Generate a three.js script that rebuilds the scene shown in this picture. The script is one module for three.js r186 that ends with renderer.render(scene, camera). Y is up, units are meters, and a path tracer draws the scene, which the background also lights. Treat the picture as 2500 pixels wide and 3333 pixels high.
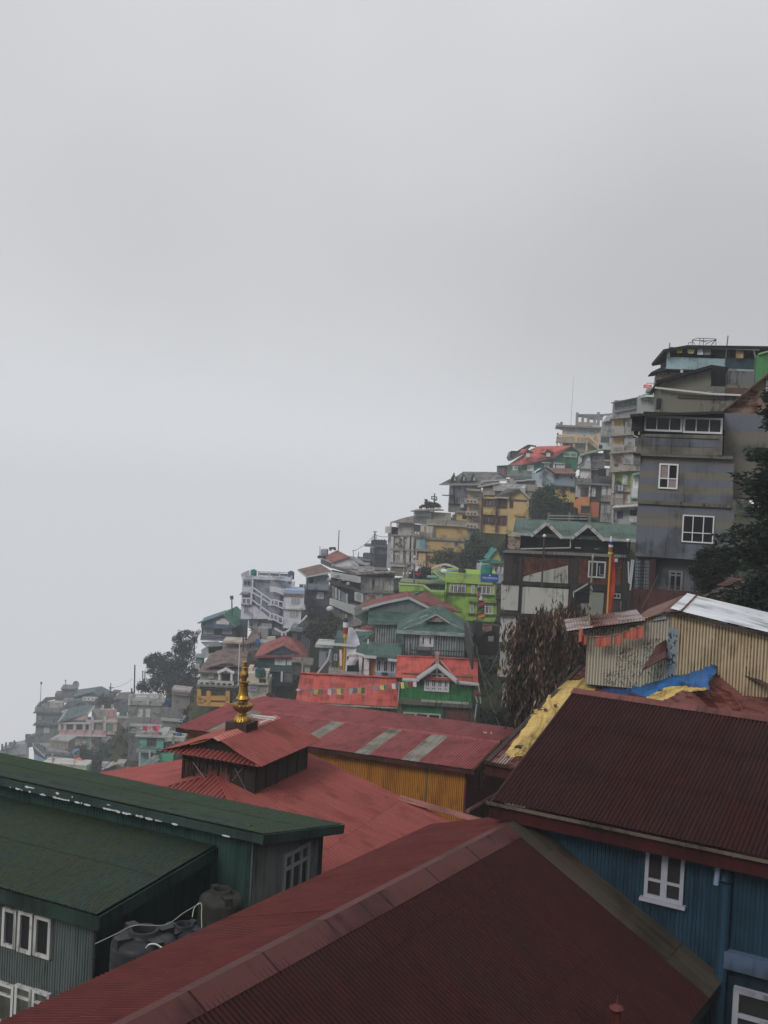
import * as THREE from 'three';
import { mergeGeometries } from 'three/addons/utils/BufferGeometryUtils.js';
import { MarchingCubes } from 'three/addons/objects/MarchingCubes.js';

// ---------- camera, sky, sun, air ----------
const DEG = Math.PI / 180, PW = 2500, PH = 3333, FOC = 3500;
const scene = new THREE.Scene();
const camera = new THREE.PerspectiveCamera(2 * Math.atan(PH / 2 / FOC) / DEG, 0.75,0.5,3000);
camera.rotation.set(-1.0 * DEG, 0,3.0 * DEG, 'XYZ');
camera.updateMatrixWorld();
const renderer = new THREE.WebGLRenderer({ antialias: true });
renderer.toneMapping = THREE.LinearToneMapping;
renderer.toneMappingExposure = 1.0;
renderer.shadowMap.enabled = true;

let seed = 7;
function rnd() { seed |= 0; seed = (seed + 0x6d2b79f5) | 0; let t = Math.imul(seed ^ (seed >>> 15), 1 | seed); t = (t + Math.imul(t ^ (t >>> 7), 61 | t)) ^ t; return ((t ^ (t >>> 14)) >>> 0) / 4294967296; }
const rr = (a, b) => a + (b - a) * rnd();
const pick = (a) => a[Math.floor(rnd() * a.length)];
const clamp = (x, a = 0, b = 1) => Math.min(b, Math.max(a, x));
const sst = (a, b, x) => { const t = clamp((x - a) / (b - a)); return t * t * (3 - 2 * t); };
function hash(x, y, s) { let h = Math.imul(x, 374761393) + Math.imul(y, 668265263) + Math.imul(s, 974634181); h = Math.imul(h ^ (h >>> 13), 1274126177); return ((h ^ (h >>> 16)) >>> 0) / 4294967296; }
function vn(x, y, px, py, s) {           // value noise, periodic in px x py cells
const xi = Math.floor(x), yi = Math.floor(y), fx = x - xi, fy = y - yi, w = (a, p) => ((a % p) + p) % p;
const u = fx * fx * (3 - 2 * fx), v = fy * fy * (3 - 2 * fy);
const a = hash(w(xi, px), w(yi, py), s), b = hash(w(xi + 1, px), w(yi, py), s), c = hash(w(xi, px), w(yi + 1, py), s), d = hash(w(xi + 1, px), w(yi + 1, py), s);
return a + (b - a) * u + (c - a) * v + (a - b - c + d) * u * v;
}
function fbm(x, y, px, py, s, n = 4) { let r = 0, a = 0.5, t = 0; for (let i = 0; i < n; i++) { r += a * vn(x, y, px, py, s + i); t += a; a *= 0.5; x *= 2; y *= 2; px *= 2; py *= 2; } return r / t; }

{ // overcast sky: one soft grey field, a little brighter where the fog in the valley lies, computed in direction space
const w = 512, h = 256, a = new Float32Array(w * h * 4);
for (let j = 0; j < h; j++) for (let i = 0; i < w; i++) {
const el = ((j + 0.5) / h - 0.5) * 180, az0 = ((i + 0.5) / w) * 360 - 180;       // az0 = atan2(z, x)
let az = az0 + 90; if (az > 180) az -= 360; if (az < -180) az += 360;              // 0 = ahead, positive = to the right
const n = fbm(i / w * 8, j / h * 6,8,6,11,4) - 0.5;
const n2 = fbm(i / w * 24, j / h * 14,24,14,19,4) - 0.5;
const fog = Math.exp(-Math.pow((az + 14) / 46,2)) * sst(15,-1, el);
const dim = Math.exp(-Math.pow((az - 15) / 26,2) - Math.pow((el - 9) / 9,2));
const up = sst(14,85, el);
let L = 0.625 + 0.15 * fog - 0.13 * dim + 0.36 * up + 0.2 * n + 0.1 * n2;
L = 0.71 + (L - 0.71) * sst(-0.5,4.5, el);                                          // the valley below is filled with even fog
const k = (j * w + i) * 4;
a[k] = L * 0.978; a[k + 1] = L * 0.993; a[k + 2] = L * 1.03; a[k + 3] = 1;
}
const t = new THREE.DataTexture(a, w, h, THREE.RGBAFormat, THREE.FloatType);
t.mapping = THREE.EquirectangularReflectionMapping; t.magFilter = THREE.LinearFilter; t.minFilter = THREE.LinearFilter; t.wrapS = THREE.RepeatWrapping; t.needsUpdate = true;
scene.background = t; scene.environment = t;
}
const sun = new THREE.DirectionalLight(new THREE.Color(1.0,0.97,0.93), 1.5);
sun.position.set(-110,130,140); sun.castShadow = true; sun.shadow.radius = 40;
sun.shadow.camera.left = -200; sun.shadow.camera.right = 200; sun.shadow.camera.top = 200; sun.shadow.camera.bottom = -200; sun.shadow.camera.far = 700;
scene.add(sun, sun.target);
scene.fog = new THREE.FogExp2(new THREE.Color(0.9,0.95,1.0), 0.0007);

// ---------- measuring: photograph pixels to places ----------
const V = (x, y, z) => new THREE.Vector3(x, y, z), UPV = V(0,1,0);
const CQ = camera.quaternion.clone();
const ray = (x, y) => V((x - PW / 2) / FOC, -(y - PH / 2) / FOC, -1).applyQuaternion(CQ);
const P = (x, y, d) => ray(x, y).multiplyScalar(d);
const azv = (deg) => V(Math.sin(deg * DEG), 0,-Math.cos(deg * DEG));
function hit(x, y, p0, n) { const r = ray(x, y); return r.multiplyScalar(p0.dot(n) / r.dot(n)); }
const VW = { F: [0,0,1], A: [0,2200,3.95], B: [380,2100,4.366], C: [620,1820,4.366], D: [950,1720,4.1475], E: [1230,1550,4.74], G: [1430,1420,4.74], H: [1640,1320,4.608], I: [1820,1230,4.707], J: [1280,1820,4.1475], K: [960,2000,4.1475], L: [1200,1980,3.456], M: [1600,1650,3.318], N: [2040,1080,3.607], O: [2040,1480,3.607], Q: [1600,1930,4.608], R: [560,2080,3.568], a: [400,2100,2.37], b: [900,2350,2.074], c: [1500,2100,2.765], d: [1900,1850,2.765], e: [0,2450,2.765], f: [0,2850,2.765], g: [600,2600,2.765], h: [1900,2700,2.765] };
const pxv = (v, x, y) => [VW[v][0] + x / VW[v][2], VW[v][1] + y / VW[v][2]];

// ---------- names, labels ----------
const used = {};
function numbered(n) { const k = used[n] || 0; used[n] = k + 1; return k ? n + '_' + String(k).padStart(3, '0') : n; }
function tag(o, label, category, group, kind) { if (label) o.userData.label = label; if (category) o.userData.category = category; if (group) o.userData.group = group; if (kind) o.userData.kind = kind; return o; }

// ---------- textures (all tile; sizes in metres) ----------
const enc = (v) => Math.round(255 * (v <= 0.0031308 ? 12.92 * v : 1.055 * Math.pow(Math.max(v, 0), 1 / 2.4) - 0.055));
function tex(w, h, mx, my, fn) {
const a = new Uint8Array(w * h * 4);
for (let j = 0; j < h; j++) for (let i = 0; i < w; i++) { const c = fn(i / w, j / h), k = (j * w + i) * 4; for (let q = 0; q < 3; q++) a[k + q] = clamp(enc(clamp(c.length ? c[q] : c)), 0,255); a[k + 3] = 255; }
const t = new THREE.DataTexture(a, w, h, THREE.RGBAFormat, THREE.UnsignedByteType);
t.wrapS = t.wrapT = THREE.RepeatWrapping; t.magFilter = THREE.LinearFilter; t.minFilter = THREE.LinearMipmapLinearFilter; t.generateMipmaps = true; t.colorSpace = THREE.SRGBColorSpace; t.repeat.set(1 / mx, 1 / my); t.needsUpdate = true;
return t;
}
const mixc = (a, b, t) => [a[0] + (b[0] - a[0]) * t, a[1] + (b[1] - a[1]) * t, a[2] + (b[2] - a[2]) * t];
const TX = {
plaster: tex(512,512,6,6, (x, y) => { const n = fbm(x * 6, y * 6,6,6,3,5), st = fbm(x * 48, y * 4,48,4,9,3), g = fbm(x * 100, y * 100,100,100,5,2); const k = 0.98 - 0.38 * sst(0.46,0.8, n) - 0.3 * sst(0.5,0.85, st) * sst(0.3,0.7, n) - 0.08 * g; return [k, k * (1 - 0.01), k * (1 - 0.05 * n)]; }),
mould: tex(512,512,7,7, (x, y) => { const n = fbm(x * 7, y * 5,7,5,23,5), st = fbm(x * 60, y * 5,60,5,29,4), p = fbm(x * 24, y * 24,24,24,31,4); const k = clamp(1 - 0.8 * sst(0.52,0.78, st * 0.6 + n * 0.4) - 0.5 * sst(0.56,0.74, p) * sst(0.35,0.6, n)); return [0.14 + 0.84 * k, 0.14 + 0.83 * k, 0.13 + 0.82 * k]; }),
worn: tex(1024,512,1.216,4.2, (x, y) => { // thin pale worn streaks down the crests of painted corrugated iron, rust and dirt; valleys darkened as painted shading
const c = x * 16, f = Math.abs(c - Math.floor(c) - 0.5) * 2, col = Math.floor(c);       // crest where f = 1
const s = vn(col, y * 9,16,9,41), s2 = vn(col, y * 40,16,40,43), big = fbm(x * 3, y * 6,3,6,47,4), d = fbm(x * 30, y * 8,30,8,53,3);
const wv = sst(0.72,0.98, f) * sst(0.62,0.9, s) * sst(0.3,0.75, s2) * 0.75;
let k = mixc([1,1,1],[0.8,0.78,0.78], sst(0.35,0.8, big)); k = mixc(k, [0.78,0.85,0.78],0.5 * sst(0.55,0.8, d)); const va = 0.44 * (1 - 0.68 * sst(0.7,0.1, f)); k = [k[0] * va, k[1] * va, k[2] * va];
return mixc(k, [0.95,1.0,1.0], wv * 0.8);
}),
valley: tex(1024,512,1.216,5, (x, y) => { // shading painted into the valleys and crests of corrugated iron, rust runs, sheet-wide fading
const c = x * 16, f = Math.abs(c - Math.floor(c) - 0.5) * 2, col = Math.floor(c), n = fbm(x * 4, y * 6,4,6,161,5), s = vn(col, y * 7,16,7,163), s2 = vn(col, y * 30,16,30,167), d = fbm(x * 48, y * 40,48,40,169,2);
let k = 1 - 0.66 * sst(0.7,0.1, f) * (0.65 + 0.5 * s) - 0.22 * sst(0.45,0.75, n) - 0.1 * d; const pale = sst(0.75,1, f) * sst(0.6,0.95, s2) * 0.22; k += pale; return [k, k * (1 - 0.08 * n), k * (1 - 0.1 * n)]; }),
mossShade: tex(1024,512,1.216,6, (x, y) => { const c = x * 16, f = Math.abs(c - Math.floor(c) - 0.5) * 2, n = fbm(x * 3 + 5, y * 5,3,5,171,5), m = fbm(x * 2, y * 4,2,4,173,4), d = fbm(x * 40, y * 60,40,60,175,3); let q = mixc([0.66,0.8,0.74],[0.72,0.8,0.52], sst(0.4,0.66, n)); q = mixc(q, [0.88,0.72,0.5],0.7 * sst(0.52,0.72, m)); const k = 1 - 0.5 * sst(0.6,0.1, f) - 0.25 * sst(0.4,0.7, d); return [q[0] * k, q[1] * k, q[2] * k]; }),  // moss tones, with shading painted into the corrugation valleys
flakeShade: tex(1024,512,1.216,2.6, (x, y) => { const c = x * 16, f = Math.abs(c - Math.floor(c) - 0.5) * 2, p = fbm(x * 64, y * 60,64,60,181,3), n = fbm(x * 2, y * 4,2,4,183,5), k = 0.8 * sst(0.5,0.62, p) * sst(0.42,0.62, n); return mixc([0.95,0.93,0.86],[0.1,0.1,0.1], clamp(k * 0.9 + 0.5 * sst(0.6,0.15, f))); }),  // flaked paint; valleys also darkened to imitate shade
grime: tex(512,512,5,5, (x, y) => { const n = fbm(x * 5, y * 5,5,5,61,5), s = fbm(x * 60, y * 3,60,3,67,3); const k = 1 - 0.45 * sst(0.42,0.78, n) - 0.28 * sst(0.45,0.8, s); return [k, k * (1 - 0.03 * n), k * (1 - 0.05 * n)]; }),
moss: tex(512,512,7,7, (x, y) => { const n = fbm(x * 4, y * 4,4,4,71,5), m = fbm(x * 5, y * 5,5,5,73,4), s = fbm(x * 70, y * 5,70,5,79,3); let c = mixc([0.62,0.78,0.74],[0.75,0.86,0.42], sst(0.4,0.66, n)); c = mixc(c, [1.0,0.72,0.36],0.85 * sst(0.55,0.74, m)); const k = 1 - 0.4 * sst(0.45,0.8, s) - 0.25 * sst(0.4,0.7, fbm(x * 16, y * 16,16,16,83,3)); return [c[0] * k, c[1] * k, c[2] * k]; }),
flake: tex(512,512,2.2,2.2, (x, y) => { const p = fbm(x * 44, y * 26,44,26,89,3), n = fbm(x * 4, y * 4,4,4,97,4); const k = sst(0.52,0.6, p) * sst(0.36,0.56, n); return mixc([0.95,0.93,0.86],[0.1,0.1,0.1], k * 0.92); }),
rust: tex(512,512,3.2,3.2, (x, y) => { const n = fbm(x * 4, y * 7,4,7,101,5), s = fbm(x * 9, y * 30,9,30,103,3); return mixc([1,1,1],[0.45,0.26,0.18], clamp(1.25 * sst(0.42,0.66, n * 0.6 + s * 0.4))); }),
ground: tex(512,512,9,9, (x, y) => { const n = fbm(x * 6, y * 6,6,6,107,6), m = fbm(x * 30, y * 30,30,30,109,3); return mixc(mixc([0.7,0.95,0.55],[1.2,0.9,0.7], sst(0.4,0.65, n)), [0.35,0.4,0.3],0.7 * sst(0.45,0.65, m)); }),
cloth: tex(256,256,0.9,0.9, (x, y) => { const n = fbm(x * 5, y * 5,5,5,113,4), t = (vn(x * 128, y * 8,128,8,5) + vn(x * 8, y * 128,8,128,6)) / 2; const k = 0.78 + 0.3 * n * t + 0.12 * t; return [k, k, k]; }),
};
const mats = {};
function M(r, g, b, t, o = {}) {        // linear colour, shared by recipe
const key = [r, g, b, t, JSON.stringify(o)].join();
if (mats[key]) return mats[key];
const { bump, ...rest } = o;
const m = new THREE.MeshPhysicalMaterial({ color: new THREE.Color().setRGB(r, g, b), roughness: 0.85, specularIntensity: 0.35,...rest });
if (t) m.map = TX[t];
if (bump) { m.bumpMap = TX[bump[0]]; m.bumpScale = bump[1]; }
return (mats[key] = m);
}
const C = {
white: M(0.62,0.63,0.64, 'plaster'), pearl: M(0.5,0.52,0.57, 'plaster'), trim: M(0.66,0.67,0.68, 'plaster', { roughness: 0.6 }), dirtyw: M(0.5,0.5,0.48, 'mould'), conc: M(0.25,0.25,0.245, 'plaster'), dconc: M(0.13,0.13,0.13, 'grime'), oldc: M(0.38,0.37,0.34, 'mould'),
glass: new THREE.MeshPhysicalMaterial({ color: new THREE.Color(0.018,0.021,0.026), roughness: 0.12, specularIntensity: 0.6 }), bglass: M(0.12,0.2,0.26, null, { roughness: 0.25 }), gglass: M(0.1,0.26,0.26, null, { roughness: 0.25 }), curtain: M(0.3,0.3,0.33, 'cloth', { roughness: 0.6 }), dark: M(0.02,0.021,0.023, 'grime'), black: M(0.012,0.012,0.013), wood: M(0.11,0.07,0.045, 'grime'), brown: M(0.1,0.065,0.055, 'grime'), steel: M(0.2,0.2,0.2, null, { roughness: 0.5 }),
red: M(0.4,0.085,0.07, 'grime', { roughness: 0.6 }), dred: M(0.09,0.026,0.024, 'grime', { roughness: 0.6 }), groof: M(0.06,0.105,0.09, 'grime', { roughness: 0.65 }), broof: M(0.17,0.115,0.1, 'grime'), rroof: M(0.25,0.1,0.085, 'grime'), tin: M(0.27,0.28,0.29, 'grime', { roughness: 0.55 }), bluegrey: M(0.16,0.19,0.24, 'plaster'), yellow: M(0.5,0.34,0.13, 'plaster'), ochre: M(0.45,0.24,0.05, 'plaster'), lime: M(0.26,0.42,0.07, 'plaster'), pink: M(0.55,0.33,0.32, 'plaster'), peach: M(0.56,0.4,0.25, 'plaster'), teal: M(0.04,0.12,0.13, 'plaster'), turq: M(0.2,0.46,0.4, 'plaster'), sky: M(0.3,0.42,0.58, 'plaster'), green: M(0.035,0.14,0.055, 'grime'), gteal: M(0.04,0.15,0.105, 'plaster'), orange: M(0.6,0.24,0.1, 'plaster'), rust: M(0.16,0.075,0.05, 'grime'), tgrey: M(0.24,0.29,0.29, 'grime'),
};

// ---------- geometry helpers ----------
function boxUV(g) {                      // uv in metres from position and normal
const p = g.attributes.position, n = g.attributes.normal, uv = new Float32Array(p.count * 2);
for (let i = 0; i < p.count; i++) {
const ax = Math.abs(n.getX(i)), ay = Math.abs(n.getY(i)), az = Math.abs(n.getZ(i));
if (ay > ax && ay > az) { uv[2 * i] = p.getX(i); uv[2 * i + 1] = p.getZ(i); } else if (ax > az) { uv[2 * i] = p.getZ(i); uv[2 * i + 1] = p.getY(i); } else { uv[2 * i] = p.getX(i); uv[2 * i + 1] = p.getY(i); }
}
g.setAttribute('uv', new THREE.BufferAttribute(uv, 2)); return g;
}
function flat(g) { const q = g.index ? g.toNonIndexed() : g; for (const k of Object.keys(q.attributes)) if (!['position', 'normal', 'uv'].includes(k)) q.deleteAttribute(k); return q; }
function bx(x0, x1, y0, y1, z0, z1) { const g = new THREE.BoxGeometry(Math.abs(x1 - x0), Math.abs(y1 - y0), Math.abs(z1 - z0)); g.translate((x0 + x1) / 2, (y0 + y1) / 2, (z0 + z1) / 2); return boxUV(flat(g)); }
function bar(p, q, w, h = w, up = UPV) {  // a rectangular bar from p to q
const d = q.clone().sub(p), l = d.length(), g = new THREE.BoxGeometry(w, h, l); d.normalize();
const u = Math.abs(d.dot(up)) > 0.98 ? V(1,0,0) : up, x = u.clone().cross(d).normalize(), y = d.clone().cross(x);
boxUV(g); const f = flat(g); f.applyMatrix4(new THREE.Matrix4().makeBasis(x, y, d).setPosition(p.clone().add(q).multiplyScalar(0.5))); return f;
}
function rod(p, q, r, n = 7, r2 = r) { const d = q.clone().sub(p), l = d.length(), g = flat(new THREE.CylinderGeometry(r2, r, l, n)); g.applyQuaternion(new THREE.Quaternion().setFromUnitVectors(UPV, d.normalize())); const m = p.clone().add(q).multiplyScalar(0.5); g.translate(m.x, m.y, m.z); return g; }
function wire(p, q, sag, r, n = 14) { const pts = []; for (let i = 0; i <= n; i++) { const t = i / n, a = p.clone().lerp(q, t); a.y -= sag * 4 * t * (1 - t); pts.push(a); } return flat(new THREE.TubeGeometry(new THREE.CatmullRomCurve3(pts), n * 2, r, 5)); }
function tri(pts, uvs, nrm) {            // non-indexed triangles from a vertex list
const g = new THREE.BufferGeometry(); g.setAttribute('position', new THREE.Float32BufferAttribute(pts, 3)); g.setAttribute('uv', new THREE.Float32BufferAttribute(uvs, 2));
if (nrm) g.setAttribute('normal', new THREE.Float32BufferAttribute(nrm, 3)); else g.computeVertexNormals(); return g;
}
function plate(pts, th) {               // convex polygon (first edge = eave) given thickness downwards
const ou = rnd() * 7, ov = rnd() * 7, S = pts[1].clone().sub(pts[0]).normalize(), a = pts[2].clone().sub(pts[0]); let N = S.clone().cross(a).normalize(); if (N.y < 0) N.negate();
const T = N.clone().cross(S).normalize(), o = pts[0], dn = N.clone().multiplyScalar(-th), P2 = [], U = [];
const put = (p) => { const r = p.clone().sub(o); P2.push(p.x, p.y, p.z); U.push(r.dot(S) + ou, r.dot(T) + ov); };
const lo = pts.map((p) => p.clone().add(dn));
for (let i = 1; i < pts.length - 1; i++) { [pts[0], pts[i], pts[i + 1]].forEach(put); [lo[0], lo[i + 1], lo[i]].forEach(put); }
for (let i = 0; i < pts.length; i++) { const j = (i + 1) % pts.length; [pts[i], lo[i], lo[j], pts[i], lo[j], pts[j]].forEach(put); }
return tri(P2, U);
}
function prism(pts, dep) {              // polygon in the xy plane from z = 0 back to -dep
const sh = new THREE.Shape(pts.map((p) => new THREE.Vector2(p[0], p[1]))); const g = new THREE.ExtrudeGeometry(sh, { depth: dep, bevelEnabled: false }); g.translate(0,0,-dep); return boxUV(flat(g));
}
function mesh(name, geo, mat, par, pos) {
const g = Array.isArray(geo) ? (geo.length > 1 ? mergeGeometries(geo) : geo[0]) : geo;
const o = new THREE.Mesh(g, mat); o.name = par && par !== scene ? name : numbered(name); o.castShadow = o.receiveShadow = true; if (pos) o.position.copy(pos); (par || scene).add(o); return o;
}
function thing(name, label, cat, pos, yaw = 0, group) { const g = new THREE.Group(); g.name = numbered(name); if (pos) g.position.copy(pos); g.rotation.y = yaw * DEG; tag(g, label, cat, group); scene.add(g); g.updateMatrixWorld(); return g; }

// corrugated iron laid in sheets over a convex polygon given in (s, t) on the plane O + s S + t T
function corr(par, name, o) {
const { poly, O, S, T, pitch = 0.076, amp = 0.009, sw = 0.76, sl = 2.4, seg = 6, mat, lap = 0.12, skip } = o; let N = S.clone().cross(T).normalize(), rev = N.y < -0.01; if (rev) N.negate();
const ss = poly.map((p) => p[0]), ts = poly.map((p) => p[1]), s0 = Math.min(...ss), s1 = Math.max(...ss), t0 = Math.min(...ts), t1 = Math.max(...ts);
const range = (s) => { let lo = 1e9, hi = -1e9; for (let i = 0; i < poly.length; i++) { const a = poly[i], b = poly[(i + 1) % poly.length]; if ((a[0] - s) * (b[0] - s) <= 0) { if (Math.abs(a[0] - b[0]) < 1e-9) { lo = Math.min(lo, a[1], b[1]); hi = Math.max(hi, a[1], b[1]); } else { const t = a[1] + (b[1] - a[1]) * (s - a[0]) / (b[0] - a[0]); lo = Math.min(lo, t); hi = Math.max(hi, t); } } } return [lo, hi]; };
let k = 0;
for (let sa = s0; sa < s1 - 1e-3; sa += sw, k++) for (let ta = t0, j = 0; ta < t1 - 1e-3; ta += sl, j++) {
if (skip && skip(sa, ta)) continue;
const sb = Math.min(sa + sw + pitch * 0.5, s1), n = Math.max(2, Math.round((sb - sa) / pitch * seg)), tb = Math.min(ta + sl, t1), P3 = [], U = [], Nn = [], ou = Math.round(rr(0,16)) * 0.076, ov = rr(0,9), jit = rr(-0.012,0.012);
let prev = null;
for (let i = 0; i <= n; i++) {
const s = sa + (sb - sa) * i / n; let [lo, hi] = range(clamp(s, s0 + 1e-6, s1 - 1e-6)); lo = Math.max(lo, ta - (j ? lap + jit : 0)); hi = Math.min(hi, tb);
let cur = null;
if (hi - lo > 0.01) {
const ph = 2 * Math.PI * s / pitch, h = amp * Math.cos(ph), dh = -amp * Math.sin(ph) * 2 * Math.PI / pitch, nn = N.clone().addScaledVector(S, -dh).normalize();
const at = (t) => O.clone().addScaledVector(S, s).addScaledVector(T, t).addScaledVector(N, h + amp + 0.012 * (1 - clamp((t - ta + lap) / sl)) + (k % 2) * 0.0025);
cur = { a: at(lo), b: at(hi), n: nn, s, lo, hi };
}
if (prev && cur) for (const [v, e] of rev ? [[prev, 0],[cur, 1],[cur, 0],[prev, 0],[prev, 1],[cur, 1]] : [[prev, 0],[cur, 0],[cur, 1],[prev, 0],[cur, 1],[prev, 1]]) { const p = e ? v.b : v.a; P3.push(p.x, p.y, p.z); U.push(v.s / pitch * 0.076 + ou, (e ? v.hi : v.lo) + ov); Nn.push(v.n.x, v.n.y, v.n.z); }
prev = cur;
}
if (P3.length) mesh(name, tri(P3, U, Nn), typeof mat === 'function' ? mat(sa, ta, k, j) : Array.isArray(mat) ? pick(mat) : mat, par);
}
}

// ---------- a facade frame: everything on a building is measured on its own wall planes ----------
class Fr {
constructor(root, m, v) { this.root = root; this.m = m; this.v = v; this.up(); }
up() { this.root.updateMatrixWorld(true); const w = this.root.matrixWorld.clone().multiply(this.m); this.inv = w.clone().invert(); this.cam = V(0,0,0).applyMatrix4(this.inv); }
dir(x, y) { const [a, b] = pxv(this.v, x, y); return ray(a, b).applyMatrix4(this.inv).sub(this.cam); }
on(axis, val, x, y) { const d = this.dir(x, y), k = 'xyz'[axis]; return this.cam.clone().addScaledVector(d, (val - this.cam[k]) / d[k]); }
pt(x, y, n = 0) { return this.on(2, n, x, y); }
pd(x, y, d) { return this.cam.clone().addScaledVector(this.dir(x, y), d); }
rect(x0, y0, x1, y1, n = 0) { const xm = (x0 + x1) / 2, ym = (y0 + y1) / 2; return [this.pt(x0, ym, n).x, this.pt(x1, ym, n).x, this.pt(xm, y1, n).y, this.pt(xm, y0, n).y]; }
add(name, geo, mat, par) { const q = Array.isArray(geo) ? mergeGeometries(geo) : geo; q.applyMatrix4(this.m); return mesh(name, q, mat, par || this.root); }
b(name, x0, y0, x1, y1, dep, mat, n = 0) { const [a, c, v0, v1] = this.rect(x0, y0, x1, y1, n); return this.add(name, bx(a, c, v0, v1, n - dep, n), mat); }
poly(name, pts, dep, mat, n = 0) { const q = pts.map(([x, y]) => { const p = this.pt(x, y, n); return [p.x, p.y]; }); const g = prism(q, dep); g.translate(0,0, n); return this.add(name, g, mat); }
bars(name, list, t, mat, n = 0, dep = t) { let o; for (const [x0, y0, x1, y1] of list) o = this.add(name, bar(this.pt(x0, y0, n), this.pt(x1, y1, n), t, dep, V(0,0,1)), mat); return o; }
rail(x0, yt, x1, yb, posts, mat, n = 0, mids = 1, t = 0.1, name = 'railing') { const [a, c, v0, v1] = this.rect(x0, yt, x1, yb, n), g = [bx(a, c, v1 - t, v1, n - t, n)]; for (let i = 0; i < posts; i++) { const x = a + (c - a - t) * i / (posts - 1); g.push(bx(x, x + t, v0, v1 - t - 0.002, n - t + 0.003, n - 0.003)); } for (let k = 1; k <= mids; k++) { const y = v1 + (v0 - v1) * k / (mids + 1); g.push(bx(a + 0.003, c - 0.003, y - t * 0.4, y + t * 0.4, n - t * 0.7, n - t * 0.3)); } return this.add(name, g, mat); }
// a window: frame mesh with its panes as sub-parts. cols lights across, splits = heights (0..1 from the bottom) of transoms
w(x0, y0, x1, y1, cols = 2, splits = [], o = {}) {
const n = o.n || 0,[a, c, v0, v1] = this.rect(x0, y0, x1, y1, n), W = c - a, Hh = v1 - v0, t = o.t || Math.min(0.07, W * 0.1), d = o.d || 0.08, fm = o.fm || C.trim, g = [bx(a, c, v0, v0 + t, n, n + d), bx(a, c, v1 - t, v1, n, n + d), bx(a, a + t, v0 + t, v1 - t, n, n + d), bx(c - t, c, v0 + t, v1 - t, n, n + d)];
const lines = [a + t]; for (let i = 1; i < cols; i++) { const x = a + W * i / cols, tt = o.mt || t * 0.8; g.push(bx(x - tt / 2, x + tt / 2, v0 + t, v1 - t, n, n + d * 0.95)); }
for (const s of splits) g.push(bx(a + t, c - t, v0 + Hh * s - t * 0.35, v0 + Hh * s + t * 0.35, n, n + d * 0.9));
if (o.bars) { for (let i = 0; i < cols; i++) for (let k = 1; k <= o.bars; k++) { const x = a + W * (i + k / (o.bars + 1)) / cols; g.push(bx(x - t * 0.2, x + t * 0.2, v0 + t, v1 - t, n, n + d * 0.7)); } }
if (o.sill) g.push(bx(a - 0.08, c + 0.08, v0 - 0.08, v0 - 0.002, n, n + d + 0.08));
const f = this.add('window', g, fm);
const pm = o.pm || C.glass;
if (o.panes || (cols > 1 && (x1 - x0) / VW[this.v][2] / cols >= 9)) for (let i = 0; i < cols; i++) { const e = [0,...splits, 1]; for (let k = 0; k + 1 < e.length; k++) { const p = Array.isArray(pm) ? pm[(i + k) % pm.length] : pm; this.add('pane', bx(a + W * i / cols + t * 0.45, a + W * (i + 1) / cols - t * 0.45, v0 + Hh * e[k] + t * 0.4, v0 + Hh * e[k + 1] - t * 0.4, n + 0.004, n + d * 0.3), p, f); } }
else this.add('pane', bx(a + t * 0.5, c - t * 0.5, v0 + t * 0.5, v1 - t * 0.5, n + 0.004, n + d * 0.3), Array.isArray(pm) ? pick(pm) : pm, f);
return f;
}
sash(x0, y0, x1, y1, k, o = {}) { return this.w(x0, y0, x1, y1, k, [0.72], { bars: 0,...o }); }
// gable roof whose gable faces the front: left eave, top, right eave in pixels
gf(l, t, r, dep, mat, n = 0.5, th = 0.1, name = 'roof') { const a = this.pt(...l, n), b = this.pt(...t, n), c = this.pt(...r, n), k = V(0,0,-dep - n), A = a.clone().add(k), B = b.clone().add(k), Cc = c.clone().add(k); return this.add(name, [plate([A, a, b, B], th), plate([c, Cc, B, b], th)], mat); }
// ridge along the front: eave at n = ov, ridge (xl..xr) at depth run; hipped where the ridge is shorter
gs(l, r, tl, tr, run, mat, ov = 0.5, th = 0.1, name = 'roof') { const a = this.pt(...l, ov), b = this.pt(...r, ov), c = this.pt(...tr, -run), d = this.pt(...tl, -run), ye = (a.y + b.y) / 2, yr = (c.y + d.y) / 2; a.y = b.y = ye; c.y = d.y = yr; const z2 = -2 * run - ov, A = V(a.x, ye, z2), B = V(b.x, ye, z2), g = [plate([a, b, c, d], th), plate([B, A, d, c], th)]; if (d.x - a.x > 0.3) g.push(plate([A, a, d], th)); if (b.x - c.x > 0.3) g.push(plate([b, B, c], th)); return this.add(name, g, mat); }
// any roof face: corners as [x, y, distance]
face(name, list, th, mat, view) { const pts = list.map(([x, y, d]) => this.pd(x, y, d)); return this.add(name, plate(pts, th), mat); }
side(s, x, y) { const u = typeof y === 'number' ? this.pt(x, y).x : x, m = new THREE.Matrix4(); if (s === 'R') m.makeBasis(V(0,0,-1), UPV, V(1,0,0)); else m.makeBasis(V(0,0,1), UPV, V(-1,0,0)); m.setPosition(u, 0,0); return new Fr(this.root, this.m.clone().multiply(m), this.v); }
}
const bases = [];
// a building: front-left-bottom corner at a pixel of a view, d metres away, turned by yaw (right end farther when positive)
function house(name, label, cat, v, x, y, d, yaw, o = {}) { const p = P(...pxv(v, x, y), d), g = thing(name, label, cat, p, yaw, o.group); const f = new Fr(g, new THREE.Matrix4(), v); if (!o.nobase) bases.push([p.x, p.y - (o.sink || 0), p.z, o.w || 1, o.sink || 0]); return f; }
const at = (v, x, y, d) => P(...pxv(v, x, y), d);
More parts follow.
